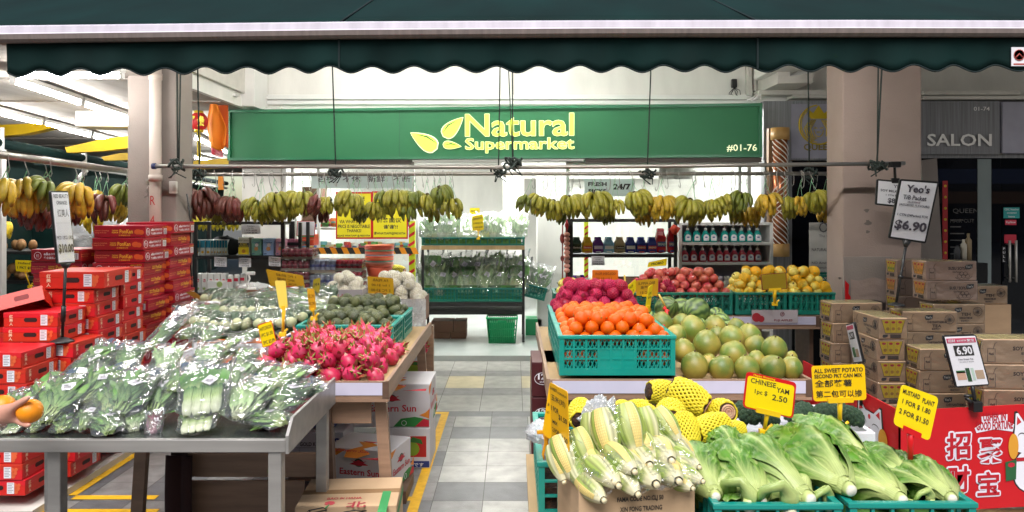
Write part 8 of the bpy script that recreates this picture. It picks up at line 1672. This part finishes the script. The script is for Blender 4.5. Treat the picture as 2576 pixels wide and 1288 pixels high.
Ys = 7.4; xa, xb = X(1708, Ys), X(1945, Ys); zt = Z(560, Ys)
t = thing('soap_shelf', 'white open cabinet of pump soap bottles beside the barber pole', 'shelf', T(0, 0, 0)); e = .03
m = MB(); m.box(xa, Ys, 0, xa+e, Ys+.32, zt); m.box(xb-e, Ys, 0, xb, Ys+.32, zt); m.build('side_panel', 'white_paint', t)
m = MB(); m.box(xa+e, Ys+.3, 0, xb-e, Ys+.32, zt-.03); m.build('back_panel', flat('#a09aa8', .5, .75), t)
za, zb2, zc2 = Z(610, Ys), Z(660, Ys), Z(752, Ys)
for z in (zt, za, zb2, zc2, .5): m = MB(); m.box(xa+e, Ys, z-.025, xb-e, Ys+.3, z); m.build('shelf_board', 'white_paint', t)
mat('soap_teal', C('#1d9c94', .85), .12, var=.04, spec=.7); mat('soap_red', C('#d2485a', .85), .12, var=.04, spec=.7)
SO = {}
def soap(c, label, x, z, y, grp, s=1.):
    if c not in SO:
        t = SO[c] = thing('soap_bottle', label, 'soap bottle', T(x, y, z)@S(s), grp)
        m = MB(); m.lathe([(.038, 0), (.042, .006), (.042, .05), (.034, .085), (.016, .11), (.014, .118)], 18, 0, S(1, .7, 1)); m.build('bottle', c, t)
        m = MB(); m.lathe([(.017, .116), (.017, .132), (.006, .136), (.006, .16), (.013, .162), (.013, .17), (0, .171)], 12); m.tube([(0, 0, .166), (-.03, 0, .166), (-.036, 0, .158)], .005, 6); m.build('pump', 'white_paint', t)
        m = MB(); m.prism([(-.026, .014), (.026, .014), (.028, .05), (.02, .07), (0, .076), (-.02, .07), (-.028, .05)], -.0325, -.0305); o = m.build('label', 'paper', t); m = MB(); m.prism(circ(0, .048, .014, 12, .007), -.0335, -.0327); m.build('label_print', flat('#3a5a96'), o)
    else: dup(SO[c], T(x, y, z)@S(s), label, grp)
for i, px in enumerate((1724, 1747, 1770, 1789, 1818, 1840, 1861, 1881, 1902)): soap('soap_teal', f'teal pump soap bottle, {ORD[i] if i else "first"} from the bread rack on the upper white shelf', X(px+10, Ys), za+.002, Ys+.08, 'teal soap bottles', 1.02)
for i, px in enumerate((1722, 1744, 1767, 1790, 1810, 1828, 1848, 1868, 1888, 1907)): soap('soap_red', f'pinkish red pump soap bottle, {ORD[i] if i else "first"} from the bread rack on the middle white shelf', X(px+5, Ys), zb2+.002, Ys+.08, 'red soap bottles', 1.0)
for i, (px, c, n) in enumerate(((1778, '#d6d2c0', 'cream'), (1797, '#cfcaba', 'pale grey'), (1815, '#dbc8d2', 'pale pink'), (1832, '#e2ded2', 'off-white'))):
    m = MB(); m.lathe([(.032, 0), (.034, .01), (.034, .15), (.02, .168), (.02, .178), (.026, .18), (.026, .21), (0, .212)], 14); m.build('lotion_bottle', flat(c, .3), None, T(X(px, Ys), Ys+.06, zc2+.002)@S(1.05), label=f'{n} lotion bottle on the lowest white shelf', cat='bottle')
for i, (px, c, n) in enumerate(((1853, '#b8ab2a', 'yellow'), (1878, '#b84a5a', 'first pink'), (1890, '#b84a5a', 'second pink'), (1905, '#b84a5a', 'third pink'))):
    soap(('soap_yel' if i == 0 else 'soap_red') if ('soap_yel' in MATS or i or mat('soap_yel', C('#b8ab2a', .85), .12, var=.04)) else 'soap_red', f'{n} pump bottle on the lowest white shelf', X(px, Ys), zc2+.002, Ys+.09, 'pump bottles on the lowest shelf', 1.25)
boxy('gift_box', 'red gift box lying on the lowest white shelf', 'gift box', 1712, 1770, 688, 716, Ys+.02, .15, '#c01e2a', [('#e9dfe0', 'r', .42, .3, .62, .8), ('#d9a92c', 'r', .1, .7, .3, .85)]); boxy('gift_box', 'second red gift box under the first on the lowest white shelf', 'gift box', 1712, 1770, 718, 750, Ys+.02, .15, '#b01a28', [('#e9dfe0', 'r', .3, .3, .7, .5)])
m = MB(); m.ball((.1, .11, .1), 14, 10, 0, I4); o = m.build('cap_display', 'black_plastic', None, T(X(1505, 9.0), 9.0, Z(492, 9.0)), label='dark rounded top of something behind the fresh picks poster', cat='display')
# ------------------------------------------------------------------ the hand with an orange
t = thing('person', 'bare forearm and hand reaching in from the edge, holding an orange', 'person', T(0, 0, 0)); Yp = 2.62
def sk(name, chains, mt, parent):
    me = bpy.data.meshes.new(name); V = []; E = []; Rr = []
    for ch in chains:
        prev = ch[0] if isinstance(ch[0], int) else None
        for q in (ch[1:] if prev is not None else ch):
            V.append(q[0]); Rr.append(q[1])
            if prev is not None: E.append((prev, len(V)-1))
            prev = len(V)-1
    me.from_pydata([tuple(v) for v in V], E, []); me.materials.append(MATS[mt]); o = put(name, me, parent); md = o.modifiers.new('skin', 'SKIN'); md.use_smooth_shade = True
    L = me.skin_vertices[0].data
    for i, r in enumerate(Rr): L[i].radius = r if isinstance(r, tuple) else (r, r)
    L[0].use_root = True; s = o.modifiers.new('sub', 'SUBSURF'); s.levels = 2; s.render_levels = 2; return o
mat('skin', C('#d9a08a', .85), .5, var=.1, vs=30, sss=.15)
def hp(px, py, dy=0): return W(px, py, Yp+dy)
c0 = [(hp(-190, 1075, .02), .038), (hp(-110, 1062, .01), .034), (hp(-50, 1052), .029), (hp(-12, 1046), (.024, .036)), (hp(18, 1042), (.022, .040))]
th = [4, (hp(34, 1024, -.012), .016), (hp(52, 1012, -.022), .0125), (hp(67, 1003, -.024), .0105), (hp(75, 999, -.02), .007)]
f1 = [4, (hp(42, 1056, .01), .0135), (hp(58, 1066, .0), .0112), (hp(70, 1070, -.012), .0095), (hp(76, 1069, -.02), .007)]
f2 = [4, (hp(40, 1050, .035), .0135), (hp(64, 1058, .045), .011), (hp(82, 1056, .04), .0095), (hp(92, 1050, .03), .007)]
f3 = [4, (hp(38, 1042, .045), .0135), (hp(64, 1044, .062), .011), (hp(86, 1042, .055), .0095), (hp(96, 1038, .045), .007)]
f4 = [4, (hp(36, 1032, .045), .0125), (hp(56, 1024, .062), .010), (hp(74, 1018, .058), .009), (hp(84, 1018, .05), .0065)]
sk('body', [c0, th, f1, f2, f3, f4], 'skin', t)
m = MB(); nl = hp(73, 999, -.029); m.ball((.006, .003, .005), 8, 6, 0, T(*nl)@RY(20)); m.build('thumb_nail', flat('#e8b8a6', .3), t)
r = 31*Yp/F_
o1 = fruit('orange', 'orange', mat('orange_bright', C('#f59412', .95), .4, var=.06, vs=12, bump=.15, bs=300), r, .03, (1.02, .95, .98), 1)[0]; o1.matrix_basis = T(*hp(75, 1034, .012)); o1['label'] = 'bright orange held in the reaching hand'
dup(o1, T(*hp(8, 1024, .075)), 'second bright orange behind the wrist at the picture edge')
# ------------------------------------------------------------------ tidy up
clean_flags()
bpy.data.scenes.remove(TS)
seen = {}
for o in COL.objects:
    if o.parent is None and o.type in ('MESH', 'EMPTY') and o.get('label') == 'x': o['label'] = o.name.split('.')[0].replace('_', ' ')+' lying in the display'
